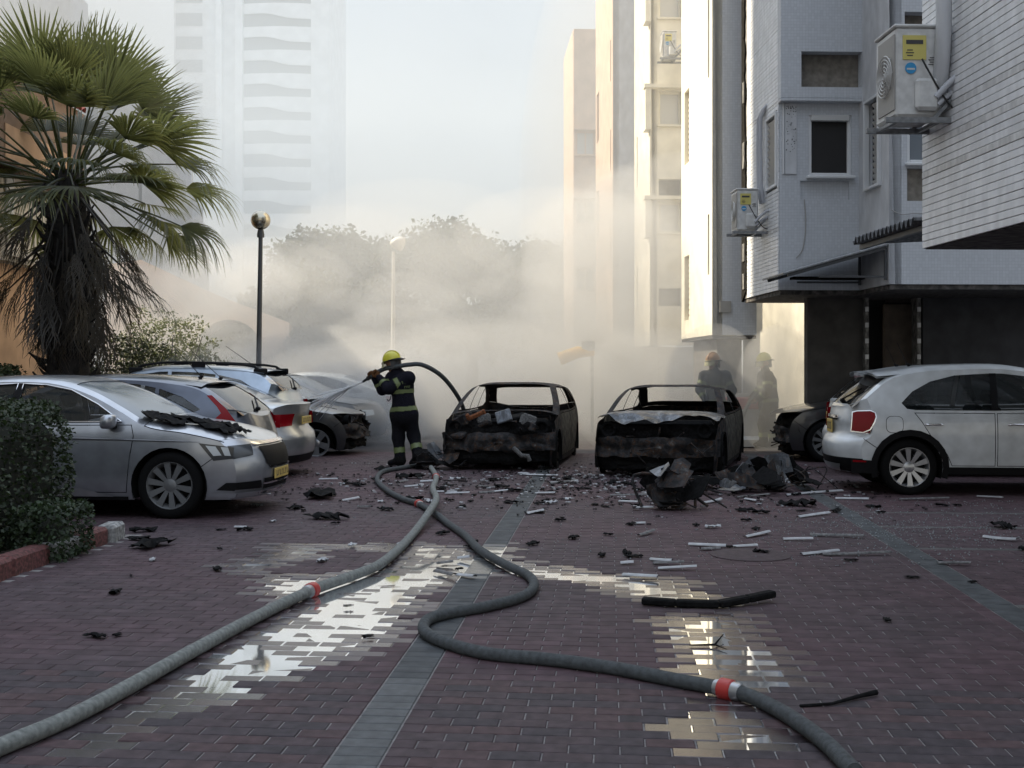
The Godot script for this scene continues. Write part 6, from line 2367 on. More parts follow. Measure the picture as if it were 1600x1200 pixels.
func palm() -> void:
	rng.seed = 50
	var t := thing("fan_palm", "shaggy fan palm with skirt of dead fronds on the left", "palm tree", Vector3(-8.45, 0, -21.9), 0.0)
	var top := 5.3
	var tr := MB.new()
	tr.tube([Vector3(0, -0.05, 0), Vector3(0.02, 1.2, 0), Vector3(0.0, 2.6, 0), Vector3(0.03, 4.2, 0), Vector3(0.03, top, 0)], [0.46, 0.4, 0.36, 0.34, 0.25], 14)
	put("trunk", tr, M.palm_trunk, t)
	var stub := MB.new()
	stub.tube([Vector3(0, 0, 0), Vector3(0.1, 0.1, 0), Vector3(0.17, 0.24, 0)], [0.05, 0.035, 0.012], 5)
	var stub_m := stub.mesh()
	for k in 130:
		var o := MeshInstance3D.new()
		o.mesh = stub_m
		o.material_override = M.palm_trunk
		o.name = "leaf_stub"
		var a := k * 2.399
		var y := 0.25 + 4.3 * k / 130.0
		o.position = Vector3(cos(a), 0, sin(a)) * lerpf(0.4, 0.3, y / 5.0) + Vector3(0, y, 0)
		o.rotation = Vector3(0, -a, rnd(-0.5, 0.2))
		o.scale = Vector3.ONE * rnd(0.8, 1.5)
		t.add_child(o, true)
	var green := []
	for k in 6:
		green.append(frond_mesh(60 + k, rnd(1.7, 2.3), rnd(1.05, 1.3), rnd(1.15, 1.55), [0.1, 0.18, 0.28, 0.42, 0.22, 0.55][k], false))
	var dead := []
	for k in 4:
		dead.append(frond_mesh(80 + k, rnd(0.9, 1.3), rnd(1.1, 1.4), rnd(0.3, 0.5), 0.15, true))
	var num := 66
	for k in num:
		var a := k * 2.399963 + rnd(-0.2, 0.2)
		var f := float(k) / num
		var el := lerpf(1.42, -0.42, pow(f, 0.85)) + rnd(-0.1, 0.1)
		var kind: int = (k % 2) if f < 0.3 else 2 + k % 4
		var fr := put("frond", green[kind][1], M.frond_green if k % 3 else M.frond_dark, t)
		fr.transform = Transform3D(Basis(Vector3.UP, -a) * Basis(Vector3(0, 0, 1), el) * Basis(Vector3.RIGHT, rnd(-0.5, 0.5)), Vector3(cos(a) * 0.14, top - 0.15 + rnd(-0.25, 0.15), sin(a) * 0.14))
		put("petiole", green[kind][0], M.frond_dark, fr)
	for k in 62:
		var a := k * 2.399963
		var el := lerpf(-0.6, -1.52, pow(rng.randf(), 0.7))
		var y := top - 0.15 - 1.5 * (k / 62.0)
		var q: Array = dead[k % 4]
		var fr := put("dead_frond", q[1], M.frond_dead, t)
		fr.transform = Transform3D(Basis(Vector3.UP, -a) * Basis(Vector3(0, 0, 1), el) * Basis(Vector3.RIGHT, rnd(-0.7, 0.7)), Vector3(cos(a) * 0.3, y + rnd(-0.2, 0.2), sin(a) * 0.3))
		put("petiole", q[0], M.frond_dead, fr)


func tree(label: String, at: Vector3, height: float, spread: Vector3, count: int, lo: Vector3, hi: Vector3, size: float, seed_: int) -> void:
	rng.seed = seed_
	var t := thing("broad_tree", label, "tree", at, 0.0, "trees behind the smoke")
	var tr := MB.new()
	var fork := height * 0.3
	tr.tube([Vector3(0, -0.1, 0), Vector3(0.1, fork * 0.5, 0.05), Vector3(0.0, fork, 0)], [0.36, 0.28, 0.22], 9)
	var lobes := []
	for k in 11:
		var a := k * 2.4
		var rr := sqrt((k + 0.5) / 11.0)
		var c := Vector3(cos(a) * rr * spread.x * 0.78, height - spread.y * 0.5 - (spread.y * 0.5 * rr * rr if k % 3 else height * 0.42) + rnd(-0.3, 0.3), sin(a) * rr * spread.z * 0.78)
		lobes.append(c)
		tr.tube([Vector3(0, fork * 0.95, 0), Vector3(c.x * 0.4, lerpf(fork, c.y, 0.5), c.z * 0.4), c], [0.14, 0.08, 0.03], 6)
	put("trunk", tr, M.bark, t)
	var spots := []
	var crown := Node3D.new()
	crown.name = "crown"
	t.add_child(crown)
	for i in count:
		var c: Vector3 = lobes[rng.randi() % 11]
		var d := Vector3(rng.randfn(), rng.randfn(), rng.randfn()).normalized() * pow(rng.randf(), 0.45)
		spots.append(c + Vector3(d.x * spread.x * 0.34, d.y * spread.y * 0.42, d.z * spread.z * 0.34))
	foliage(crown, clump_mesh(size, 14, seed_), spots, lo, hi, Vector2(0.6, 1.3))


func shrub(label: String, at: Vector3, size: Vector3, count: int, lo: Vector3, hi: Vector3, seed_: int) -> void:
	rng.seed = seed_
	var t := thing("shrub", label, "shrub", at, 0.0)
	var st := MB.new()
	for k in 6:
		var a := k * 1.1
		st.tube([Vector3(0, 0, 0), Vector3(cos(a) * size.x * 0.2, size.y * 0.4, sin(a) * size.z * 0.2), Vector3(cos(a) * size.x * 0.35, size.y * 0.8, sin(a) * size.z * 0.35)], [0.04, 0.025, 0.01], 5)
	put("stems", st, M.bark, t)
	var spots := []
	for i in count:
		var d := Vector3(rng.randfn(), rng.randfn(), rng.randfn()).normalized()
		var k := pow(rng.randf(), 0.4) * (1.0 + 0.4 * wob.get_noise_3d(d.x * 60, d.y * 60, d.z * 60 + seed_ * 40))
		spots.append(Vector3(d.x * size.x * 0.5 * k, size.y * 0.52 + d.y * size.y * 0.5 * k, d.z * size.z * 0.5 * k))
	foliage(t, clump_mesh(0.16, 10, seed_), spots, lo, hi, Vector2(0.6, 1.4))


func plants() -> void:
	rng.seed = 12
	hedge("clipped_hedge", "dark clipped hedge with rounded top at the left picture edge", Vector3(-5.42, 0.04, -9.6), LOT, Vector3(2.9, 1.22, 2.0), 26000, 0.045, Vector3(0.012, 0.02, 0.009), Vector3(0.035, 0.055, 0.022))
	rng.seed = 13
	hedge("kerb_bush", "low leafy twigs spilling over the kerb below the hedge", Vector3(-3.72, 0.02, -9.35), LOT, Vector3(0.42, 0.42, 0.6), 2200, 0.045, Vector3(0.012, 0.02, 0.009), Vector3(0.035, 0.06, 0.025))
	rng.seed = 14
	hedge("back_hedge", "loose low hedge at the foot of the palm behind the cars", Vector3(-11.4, 0, -21.0), 0.0, Vector3(4.8, 1.62, 1.6), 9000, 0.08, Vector3(0.02, 0.03, 0.012), Vector3(0.06, 0.075, 0.03))
	palm()
	shrub("sunlit yellow green shrub in thin smoke right of the palm", Vector3(-8.3, 0, -27.5), Vector3(2.6, 2.9, 2.2), 900, Vector3(0.07, 0.085, 0.025), Vector3(0.14, 0.15, 0.05), 3)
	shrub("dusky grey green shrub close to the palm trunk", Vector3(-8.4, 0, -25.0), Vector3(2.4, 2.3, 2.0), 900, Vector3(0.035, 0.045, 0.025), Vector3(0.08, 0.085, 0.045), 4)
	shrub("pale flowering shrub behind the roof of the blue estate", Vector3(-7.0, 0, -26.0), Vector3(1.8, 1.9, 1.6), 600, Vector3(0.07, 0.08, 0.035), Vector3(0.15, 0.14, 0.08), 5)
	tree("wide dark tree with domed crown behind the far lamp", Vector3(-2.2, 0, -62), 9.6, Vector3(6.2, 3.4, 5.0), 2600, Vector3(0.02, 0.03, 0.016), Vector3(0.05, 0.065, 0.03), 0.75, 31)
	tree("feathery tree between the tower and the far lamp", Vector3(-9.3, 0, -60), 9.4, Vector3(4.2, 3.0, 4.0), 1600, Vector3(0.02, 0.03, 0.016), Vector3(0.05, 0.065, 0.03), 0.7, 32)
	tree("low spreading tree just behind the smoking cars", Vector3(-7.6, 0, -46), 5.8, Vector3(4.0, 2.4, 3.0), 1400, Vector3(0.02, 0.03, 0.016), Vector3(0.05, 0.065, 0.03), 0.6, 33)
	tree("tree right of the wide dark one, beside the peach tower", Vector3(2.6, 0, -70), 9.4, Vector3(4.4, 3.0, 4.0), 1500, Vector3(0.02, 0.03, 0.016), Vector3(0.05, 0.065, 0.03), 0.7, 34)


func lamps() -> void:
	var t := thing("street_lamp", "dark street lamp post with round metal head left of the firefighter", "street lamp", Vector3(-5.3, 0, -24.2), 0.0, "round headed street lamps")
	var p := MB.new()
	p.tube([Vector3(-0.06, 0, 0), Vector3(-0.05, 0.9, 0), Vector3(-0.03, 1.0, 0), Vector3(0.0, 3.0, 0), Vector3(0.02, 4.35, 0)], [0.075, 0.07, 0.06, 0.052, 0.045], 12)
	p.tube([Vector3(0.02, 4.3, 0), Vector3(0.02, 4.36, 0), Vector3(0.02, 4.46, 0)], [0.075, 0.08, 0.06], 12)
	put("pole", p, M.pole_dark, t)
	var h := MB.new()
	h.xf = Transform3D(Basis(Vector3.RIGHT, 0.5), Vector3(0.02, 4.66, 0))
	var prof := []
	for k in 13:
		var a := -0.55 + (PI / 2 + 0.55) * k / 12.0
		prof.append(Vector2(0.205 * cos(a), 0.205 * sin(a)))
	h.lathe(prof, 26)
	put("lamp_head", h, M.lamp_metal, t)
	var l := MB.new()
	l.xf = h.xf
	prof = []
	for k in 9:
		var a := -PI / 2 + (PI / 2 - 0.55) * k / 8.0
		prof.append(Vector2(0.2 * cos(a), 0.2 * sin(a)))
	l.lathe(prof, 26)
	put("lamp_lens", l, M.lamp_lens, t)
	t = thing("street_lamp", "pale distant street lamp post rising behind the firefighter's helmet", "street lamp", Vector3(-3.45, 0, -33.5), 0.0, "round headed street lamps")
	p = MB.new()
	p.tube([Vector3(-0.05, 0, 0), Vector3(0.0, 3.0, 0), Vector3(0.0, 4.95, 0)], [0.07, 0.055, 0.045], 10)
	put("pole", p, M.pole_white, t)
	h = MB.new()
	h.xf = Transform3D(Basis(Vector3(0, 0, 1), 0.35), Vector3(0.14, 5.2, 0))
	h.lathe([Vector2(0.05, -0.24), Vector2(0.1, -0.18), Vector2(0.19, -0.08), Vector2(0.235, 0.03), Vector2(0.23, 0.08), Vector2(0.15, 0.15), Vector2(0.0, 0.18)], 18)
	put("lamp_head", h, M.pole_white, t)


# ---------------------------------------------------------------- people
# meshes the smooth union of tapered capsules [a, b, ra, rb]; paint(point) picks the layer of each triangle
func flesh(bones: Array, cell: float, soft: float, paint: Callable, out: Dictionary) -> void:
	var lo := Vector3.ONE * 99
	var hi := -lo
	for b in bones:
		var r := maxf(b[2], b[3]) + soft + cell * 3
		for q in 2:
			lo = lo.min(b[q] - Vector3.ONE * r)
			hi = hi.max(b[q] + Vector3.ONE * r)
	var nx := int((hi.x - lo.x) / cell) + 2
	var ny := int((hi.y - lo.y) / cell) + 2
	var nz := int((hi.z - lo.z) / cell) + 2
	var f := PackedFloat32Array()
	f.resize(nx * ny * nz)
	f.fill(1.0)
	for b in bones:
		var a: Vector3 = b[0]
		var e: Vector3 = b[1]
		var ra: float = b[2]
		var rb: float = b[3]
		var m := maxf(ra, rb) + soft + cell * 2
		var l0 := Vector3i(((a.min(e) - Vector3.ONE * m) - lo) / cell)
		var l1 := Vector3i(((a.max(e) + Vector3.ONE * m) - lo) / cell) + Vector3i.ONE
		var d := e - a
		var dd := maxf(d.length_squared(), 1e-9)
		for k in range(maxi(l0.z, 0), mini(l1.z, nz)):
			for j in range(maxi(l0.y, 0), mini(l1.y, ny)):
				var row := (k * ny + j) * nx
				for i in range(maxi(l0.x, 0), mini(l1.x, nx)):
					var p := lo + Vector3(i, j, k) * cell - a
					var t := clampf(p.dot(d) / dd, 0.0, 1.0)
					var s := (p - d * t).length() - lerpf(ra, rb, t)
					var o := f[row + i]
					var h := maxf(soft - absf(o - s), 0.0) / soft
					f[row + i] = minf(o, s) - h * h * soft * 0.25
	var at := {}
	var vs := PackedVector3Array()
	var ns := PackedVector3Array()
	var corner := [0, 1, nx, nx + 1, nx * ny, nx * ny + 1, nx * ny + nx, nx * ny + nx + 1]
	var off := [Vector3(0, 0, 0), Vector3(1, 0, 0), Vector3(0, 1, 0), Vector3(1, 1, 0), Vector3(0, 0, 1), Vector3(1, 0, 1), Vector3(0, 1, 1), Vector3(1, 1, 1)]
	var edges := [[0, 1], [2, 3], [4, 5], [6, 7], [0, 2], [1, 3], [4, 6], [5, 7], [0, 4], [1, 5], [2, 6], [3, 7]]
	for k in nz - 1:
		for j in ny - 1:
			var row := (k * ny + j) * nx
			for i in nx - 1:
				var q := row + i
				var c0 := f[q] < 0.0
				if c0 == (f[q + 1] < 0.0) and c0 == (f[q + nx] < 0.0) and c0 == (f[q + nx + 1] < 0.0) and c0 == (f[q + nx * ny] < 0.0) and c0 == (f[q + nx * ny + 1] < 0.0) and c0 == (f[q + nx * ny + nx] < 0.0) and c0 == (f[q + nx * ny + nx + 1] < 0.0):
					continue
				var s := Vector3.ZERO
				var n := 0
				for e in edges:
					var fa := f[q + corner[e[0]]]
					var fb := f[q + corner[e[1]]]
					if (fa < 0.0) != (fb < 0.0):
						s += (off[e[0]] as Vector3).lerp(off[e[1]], fa / (fa - fb))
						n += 1
				at[q] = vs.size()
				vs.append(lo + (Vector3(i, j, k) + s / n) * cell)
				ns.append(Vector3(f[q + 1] - f[q] + f[q + nx + 1] - f[q + nx] + f[q + nx * ny + 1] - f[q + nx * ny], f[q + nx] - f[q] + f[q + nx + 1] - f[q + 1] + f[q + nx * ny + nx] - f[q + nx * ny], f[q + nx * ny] - f[q] + f[q + nx * ny + 1] - f[q + 1] + f[q + nx * ny + nx] - f[q + nx]).normalized())
	var steps := [1, nx, nx * ny]
	for q in at:
		for ax in 3:
			var b: int = steps[(ax + 1) % 3]
			var d: int = steps[(ax + 2) % 3]
			var a: int = steps[ax]
			if (f[q] < 0.0) == (f[q + a] < 0.0):
				continue
			if not (at.has(q - b) and at.has(q - d) and at.has(q - b - d)):
				continue
			var w := [at[q], at[q - b], at[q - b - d], at[q - d]]
			for t in [[0, 1, 2], [0, 2, 3]]:
				var i0: int = w[t[0]]
				var i1: int = w[t[1]]
				var i2: int = w[t[2]]
				var code: int = paint.call((vs[i0] + vs[i1] + vs[i2]) / 3.0)
				var mb: MB = out.body
				mb.col = out.colours[code % 10]
				mb.tri_n(vs[i0], vs[i1], vs[i2], ns[i0], ns[i1], ns[i2])
				if code >= 10:
					var sb: MB = out.stripe
					sb.tri_n(vs[i0] + ns[i0] * 0.006, vs[i1] + ns[i1] * 0.006, vs[i2] + ns[i2] * 0.006, ns[i0], ns[i1], ns[i2])


# a gloved hand closed round something that runs along "axis"
func hand(out: Dictionary, wrist: Vector3, palm: Vector3, axis: Vector3, code: int) -> void:
	var f := (palm - wrist).normalized()
	var ax := (axis - f * axis.dot(f)).normalized()
	var nrm := f.cross(ax).normalized()
	var bones := [[wrist, palm, 0.034, 0.036], [palm - ax * 0.03, palm + ax * 0.03, 0.03, 0.03]]
	for k in 4:
		var root := palm + ax * (k - 1.5) * 0.024 + f * 0.03
		var l: float = [0.034, 0.04, 0.038, 0.03][k]
		var p1 := root + f * l * 0.7 + nrm * l * 0.5
		var p2 := p1 + nrm * l * 0.9 - f * l * 0.1
		var p3 := p2 - f * l * 0.8 + nrm * 0.004
		bones.append([root, p1, 0.0125, 0.0115])
		bones.append([p1, p2, 0.0115, 0.0105])
		bones.append([p2, p3, 0.0105, 0.0095])
	var tb := palm - f * 0.02 + ax * 0.042
	var t1 := tb + f * 0.02 + nrm * 0.03 + ax * 0.016
	bones.append([tb, t1, 0.015, 0.0125])
	bones.append([t1, t1 + f * 0.02 + nrm * 0.022 - ax * 0.006, 0.0125, 0.0105])
	flesh(bones, 0.008, 0.012, func(_p: Vector3) -> int: return code, out)


func head(out: Dictionary, at: Vector3, look: Vector3) -> Basis:
	var fwd := look.normalized()
	var side := fwd.cross(Vector3.UP).normalized()
	var up := side.cross(fwd).normalized()
	var w := func(x: float, y: float, z: float) -> Vector3: return at + side * x + up * y + fwd * z
	var bones := [
		[w.call(0, 0.03, -0.015), w.call(0, 0.04, 0.02), 0.092, 0.085], [w.call(0, -0.03, 0.03), w.call(0, -0.085, 0.055), 0.062, 0.042],
		[w.call(0, 0.01, 0.1), w.call(0, -0.025, 0.118), 0.011, 0.014], [w.call(-0.08, -0.01, 0.0), w.call(-0.086, -0.03, -0.01), 0.014, 0.01], [w.call(0.08, -0.01, 0.0), w.call(0.086, -0.03, -0.01), 0.014, 0.01],
		[w.call(-0.035, 0.03, 0.088), w.call(0.035, 0.03, 0.088), 0.014, 0.014], [w.call(-0.02, -0.055, 0.098), w.call(0.02, -0.055, 0.098), 0.008, 0.008],
		[w.call(0, -0.06, 0.0), w.call(0, -0.16, -0.02), 0.055, 0.06],
	]
	flesh(bones, 0.009, 0.025, func(p: Vector3) -> int:
		var q := Vector3((p - at).dot(side), (p - at).dot(up), (p - at).dot(fwd))
		if q.z > 0.06 and absf(q.y - 0.012) < 0.009 and absf(absf(q.x) - 0.032) < 0.014:
			return 5
		return 2, out)
	return Basis(side, up, -fwd)


func helmet(root: Node3D, at: Vector3, b: Basis, m: Material, brim := 0.05) -> void:
	var h := MB.new()
	h.xf = Transform3D(b, at)
	h.sheet(24, 10, func(u: float, v: float) -> Vector3:
		var a := u * TAU
		var e := (1.0 - v) * PI * 0.5
		return Vector3(cos(a) * 0.128 * cos(e), 0.02 + 0.145 * sin(e), sin(a) * 0.155 * cos(e)), 0.008)
	var o := put("helmet", h, m, root)
	var c := MB.new()
	c.xf = h.xf
	for k in 9:
		var a0 := lerpf(0.25, PI - 0.25, k / 9.0)
		var a1 := lerpf(0.25, PI - 0.25, (k + 1) / 9.0)
		c.beam(Vector3(0, 0.025 + 0.148 * sin(a0), -0.157 * cos(a0)), Vector3(0, 0.025 + 0.148 * sin(a1), -0.157 * cos(a1)), 0.025, 0.014)
	put("comb", c, m, o)
	var r := MB.new()
	r.xf = h.xf
	r.sheet(28, 2, func(u: float, v: float) -> Vector3:
		var a := u * TAU
		var back := maxf(0.0, sin(a))
		return Vector3(cos(a) * (0.126 + brim * 0.5 * v), 0.022 - 0.03 * v * (0.3 + back), sin(a) * (0.153 + brim * (0.6 + 0.9 * back) * v)), 0.006)
	put("brim", r, M.plastic_black, o)
	var n := MB.new()
	n.xf = h.xf
	n.sheet(12, 4, func(u: float, v: float) -> Vector3:
		var a := lerpf(0.15, PI - 0.15, u)
		return Vector3(cos(a) * 0.128, 0.01 - 0.14 * v, sin(a) * (0.15 - 0.02 * v)), 0.008)
	put("neck_flap", n, M.cable_black, o)
	var vz := MB.new()
	vz.xf = h.xf
	vz.sheet(10, 4, func(u: float, v: float) -> Vector3:
		var a := lerpf(PI + 0.5, TAU - 0.5, u)
		return Vector3(cos(a) * 0.14, 0.03 - 0.1 * v, sin(a) * 0.168 - 0.03 * v), 0.003)
	put("visor", vz, M.visor, o)


func firefighter(label: String, at: Vector3, j: Dictionary, look: Vector3, cell: float, hm: Material, coat: Color) -> Node3D:
	var root := thing("person", label, "person", at, 0.0)
	var out := {"body": MB.new(), "stripe": MB.new(), "colours": [coat, Color(0.012, 0.013, 0.018), Color(0.35, 0.2, 0.14), Color(0.012, 0.012, 0.012), Color(0.14, 0.065, 0.03), Color(0.02, 0.015, 0.012)]}
	out.body.coloured = true
	var bones := [
		[j.pelvis, j.waist, 0.16, 0.165], [j.waist, j.chest, 0.165, 0.185], [j.chest, j.neck, 0.165, 0.075], [j.sl, j.sr, 0.105, 0.105], [j.hl, j.hr, 0.125, 0.125],
		[j.pelvis + Vector3(0, 0.02, 0), j.pelvis + Vector3(0, -0.07, 0), 0.185, 0.19],
		[j.hl, j.kl, 0.118, 0.095], [j.kl, j.al, 0.092, 0.085], [j.hr, j.kr, 0.118, 0.095], [j.kr, j.ar, 0.092, 0.085],
		[j.al, j.tl, 0.06, 0.046], [j.ar, j.tr, 0.06, 0.046],
		[j.sl, j.el, 0.095, 0.078], [j.el, j.wl, 0.078, 0.055], [j.sr, j.er, 0.095, 0.078], [j.er, j.wr, 0.078, 0.055],
		[j.neck, j.head - (j.head - j.neck) * 0.35, 0.075, 0.065],
	]
	var near := func(p: Vector3, a: Vector3, b: Vector3) -> float:
		return p.distance_to(Geometry3D.get_closest_point_to_segment(p, a, b))
	var axis: Vector3 = j.chest - j.pelvis
	var paint := func(p: Vector3) -> int:
		for s in [[j.el, j.wl], [j.er, j.wr], [j.sl, j.el], [j.sr, j.er]]:
			if near.call(p, s[0], s[1]) < 0.1 and near.call(p, j.pelvis, j.chest) > 0.2:
				var t: float = (p - s[0]).dot(s[1] - s[0]) / (s[1] - s[0]).length_squared()
				return 10 if t > 0.42 and t < 0.62 else 0
		var t: float = (p - j.pelvis).dot(axis) / axis.length_squared()
		if p.y > j.pelvis.y - 0.03:
			if (t > 0.03 and t < 0.2) or (t > 0.72 and t < 0.87):
				return 10
			return 0
		for s in [[j.kl, j.al], [j.kr, j.ar]]:
			if near.call(p, s[0], s[1]) < 0.13:
				var u: float = (p - s[0]).dot(s[1] - s[0]) / (s[1] - s[0]).length_squared()
				if u > 0.45 and u < 0.68:
					return 11
				if u > 0.86:
					return 3
		return 1
	flesh(bones, cell, 0.06, paint, out)
	hand(out, j.wl, j.wl + (j.wl - j.el).normalized() * 0.075, j.grip, 4)
	hand(out, j.wr, j.wr + (j.wr - j.er).normalized() * 0.075, j.grip, 4)
	var hb := head(out, j.head, look)
	put("body", out.body, M.cloth, root)
	put("reflective_stripe", out.stripe, M.reflective, root)
	helmet(root, j.head + hb.y * 0.035, hb, hm)
	return root


func people() -> void:
	# the one with his back to us, spraying to the left
	var at := Vector3(-1.74, 0, -18.2)
	var j := {
		"pelvis": Vector3(0.03, 0.86, 0), "waist": Vector3(0.03, 1.0, 0), "chest": Vector3(0.0, 1.26, -0.01), "neck": Vector3(-0.06, 1.47, -0.02), "head": Vector3(-0.15, 1.62, -0.05),
		"sl": Vector3(-0.16, 1.39, -0.1), "sr": Vector3(0.11, 1.39, 0.09), "hl": Vector3(-0.06, 0.82, -0.02), "hr": Vector3(0.13, 0.82, 0.02),
		"kl": Vector3(-0.06, 0.45, -0.04), "al": Vector3(-0.02, 0.09, 0.02), "tl": Vector3(-0.19, 0.048, -0.06), "kr": Vector3(0.19, 0.47, -0.02), "ar": Vector3(0.27, 0.17, 0.14), "tr": Vector3(0.16, 0.05, 0.02),
		"el": Vector3(-0.33, 1.2, -0.2), "wl": Vector3(-0.45, 1.38, -0.16), "er": Vector3(-0.2, 1.22, 0.12), "wr": Vector3(-0.36, 1.4, -0.03), "grip": Vector3(-0.85, -0.45, -0.2),
	}
	var p := firefighter("firefighter in dark turnout coat and yellow helmet hosing the left cars", at, j, Vector3(-0.9, -0.28, -0.35), 0.018, M.helmet_yellow, Color(0.013, 0.015, 0.022))
	# lettering patch on the back, too blurred to read
	var tx := MB.new()
	tx.xf = Transform3D(Basis(Vector3.UP, 0.35) * Basis(Vector3(0, 0, 1), 0.08), Vector3(0.09, 1.31, 0.175))
	for k in 5:
		tx.box(Vector3(-0.07 + 0.036 * k, 0.03, 0), Vector3(0.022, 0.012, 0.012))
		tx.box(Vector3(-0.062 + 0.036 * k, 0.012, 0), Vector3(0.008, 0.036, 0.012))
		if k > 0 and k < 4:
			tx.box(Vector3(-0.06 + 0.034 * k, -0.045, 0), Vector3(0.02, 0.01, 0.012))
			tx.box(Vector3(-0.068 + 0.034 * k, -0.06, 0), Vector3(0.008, 0.034, 0.012))
	put("back_lettering", tx, M.reflective, p)
	var hk := MB.new()
	hk.tube([Vector3(-0.16, 1.12, 0.1), Vector3(-0.17, 1.06, 0.12), Vector3(-0.2, 1.03, 0.12), Vector3(-0.22, 1.06, 0.12)], 0.009, 6)
	put("belt_hook", hk, M.cable_black, p)
	# his hose and nozzle
	var hose := thing("attack_hose", "charged hose arching from the firefighter's shoulder behind the left wreck", "fire hose", at)
	var line := curve([Vector3(-0.5, 1.42, -0.12), Vector3(-0.3, 1.53, -0.08), Vector3(-0.08, 1.57, 0.07), Vector3(0.1, 1.6, 0.08), Vector3(0.32, 1.6, 0.0), Vector3(0.58, 1.45, -0.25), Vector3(0.78, 1.2, -0.6), Vector3(0.92, 0.9, -1.0), Vector3(0.98, 0.5, -1.4), Vector3(0.95, 0.12, -1.8), Vector3(0.7, 0.045, -2.3)], 6)
	var hb := MB.new()
	hb.tube(line, 0.036, 10)
	put("hose_jacket", hb, M.hose_dark, hose)
	var nz := MB.new()
	nz.tube([Vector3(-0.49, 1.43, -0.12), Vector3(-0.56, 1.38, -0.15), Vector3(-0.57, 1.375, -0.154), Vector3(-0.64, 1.33, -0.18)], [0.034, 0.036, 0.024, 0.018], 10)
	put("nozzle", nz, M.cable_black, hose)
	var jt := thing("water_jet", "white jet of water sprayed from the nozzle onto the black car", "water jet", at)
	var wj := MB.new()
	var path := []
	var rad := []
	for k in 15:
		var t := k / 14.0
		path.append(Vector3(-0.64, 1.33, -0.18).lerp(Vector3(-1.75, 0.86, -2.0), t) + Vector3(0, 0.03 * sin(t * PI), 0))
		rad.append(0.016 + 0.035 * t)
	wj.tube(path, rad, 10)
	put("spray", wj, M.jet, jt)
	var wj2 := MB.new()
	for k in 26:
		var a := k * 2.4
		var o := Vector3(cos(a), sin(a), sin(a * 1.7)) * (0.03 + 0.006 * k)
		wj2.tube([path[3], path[9] + o * 0.7, path[14] + o * 1.6], [0.006, 0.008, 0.004], 4)
	put("spray_streaks", wj2, M.jet, jt)

	# the one behind the right wreck
	j = {
		"pelvis": Vector3(0, 0.88, 0), "waist": Vector3(0, 1.02, 0), "chest": Vector3(0, 1.28, 0), "neck": Vector3(-0.02, 1.49, 0), "head": Vector3(-0.04, 1.65, 0.02),
		"sl": Vector3(-0.2, 1.4, 0), "sr": Vector3(0.2, 1.4, 0), "hl": Vector3(-0.1, 0.84, 0), "hr": Vector3(0.1, 0.84, 0),
		"kl": Vector3(-0.12, 0.46, 0.02), "al": Vector3(-0.13, 0.09, 0), "tl": Vector3(-0.18, 0.048, 0.16), "kr": Vector3(0.12, 0.46, 0.02), "ar": Vector3(0.14, 0.09, 0), "tr": Vector3(0.18, 0.048, 0.16),
		"el": Vector3(-0.3, 1.14, 0.06), "wl": Vector3(-0.22, 0.94, 0.22), "er": Vector3(0.32, 1.13, 0.04), "wr": Vector3(0.24, 0.92, 0.2), "grip": Vector3(1, 0, 0),
	}
	firefighter("firefighter in grey coat and dark helmet, in the smoke behind the right wreck", Vector3(3.86, 0, -21.9), j, Vector3(-0.75, -0.1, 0.6), 0.024, M.helmet_old, Color(0.03, 0.032, 0.036))
	# the one by the bright wall, holding a hose down to the left
	j = {
		"pelvis": Vector3(0.03, 0.88, 0), "waist": Vector3(0.03, 1.02, 0), "chest": Vector3(0.0, 1.28, 0), "neck": Vector3(-0.03, 1.49, 0), "head": Vector3(-0.05, 1.65, 0),
		"sl": Vector3(-0.04, 1.4, -0.17), "sr": Vector3(-0.02, 1.4, 0.17), "hl": Vector3(0.03, 0.84, -0.09), "hr": Vector3(0.03, 0.84, 0.09),
		"kl": Vector3(-0.06, 0.46, -0.1), "al": Vector3(-0.04, 0.09, -0.1), "tl": Vector3(-0.2, 0.048, -0.12), "kr": Vector3(0.06, 0.46, 0.1), "ar": Vector3(0.12, 0.09, 0.1), "tr": Vector3(-0.04, 0.048, 0.1),
		"el": Vector3(-0.08, 1.12, -0.24), "wl": Vector3(-0.27, 1.0, -0.1), "er": Vector3(-0.04, 1.12, 0.24), "wr": Vector3(-0.2, 0.96, 0.1), "grip": Vector3(-0.5, -0.85, 0),
	}
	at = Vector3(4.98, 0, -22.5)
	firefighter("firefighter in yellow helmet holding a hose by the bright wall on the right", at, j, Vector3(-0.9, -0.2, 0.3), 0.024, M.helmet_yellow, Color(0.014, 0.016, 0.025))
	hose = thing("held_hose", "hose hanging from the far right firefighter's hands", "fire hose", at)
	hb = MB.new()
	hb.tube(curve([Vector3(-0.2, 1.05, 0.0), Vector3(-0.36, 0.86, 0.03), Vector3(-0.55, 0.5, 0.1), Vector3(-0.75, 0.15, 0.2), Vector3(-0.95, 0.045, 0.35), Vector3(-1.5, 0.045, 0.6)], 5), 0.038, 9)
	put("hose_jacket", hb, M.hose_dark, hose)
	# blurred things behind
	var bt := thing("road_barrier", "blurred red and white barrier behind the right wreck", "barrier", Vector3(4.45, 0, -23.0), 0.1)
	var bb := MB.new()
	bb.prism(PackedVector2Array([Vector2(-0.32, 0), Vector2(-0.3, 0.14), Vector2(-0.12, 0.2), Vector2(-0.08, 1.05), Vector2(0.08, 1.05), Vector2(0.12, 0.2), Vector2(0.3, 0.14), Vector2(0.32, 0)]), -0.5, 0.5)
	bb.xf = Transform3D()
	var ob := put("barrier_body", bb, M.white_thing, bt)
	ob.rotation.y = PI / 2
	bpart("red_band", Vector3(0, 0.85, 0.0), Vector3(1.02, 0.26, 0.24), M.red_car, bt, 0.04)
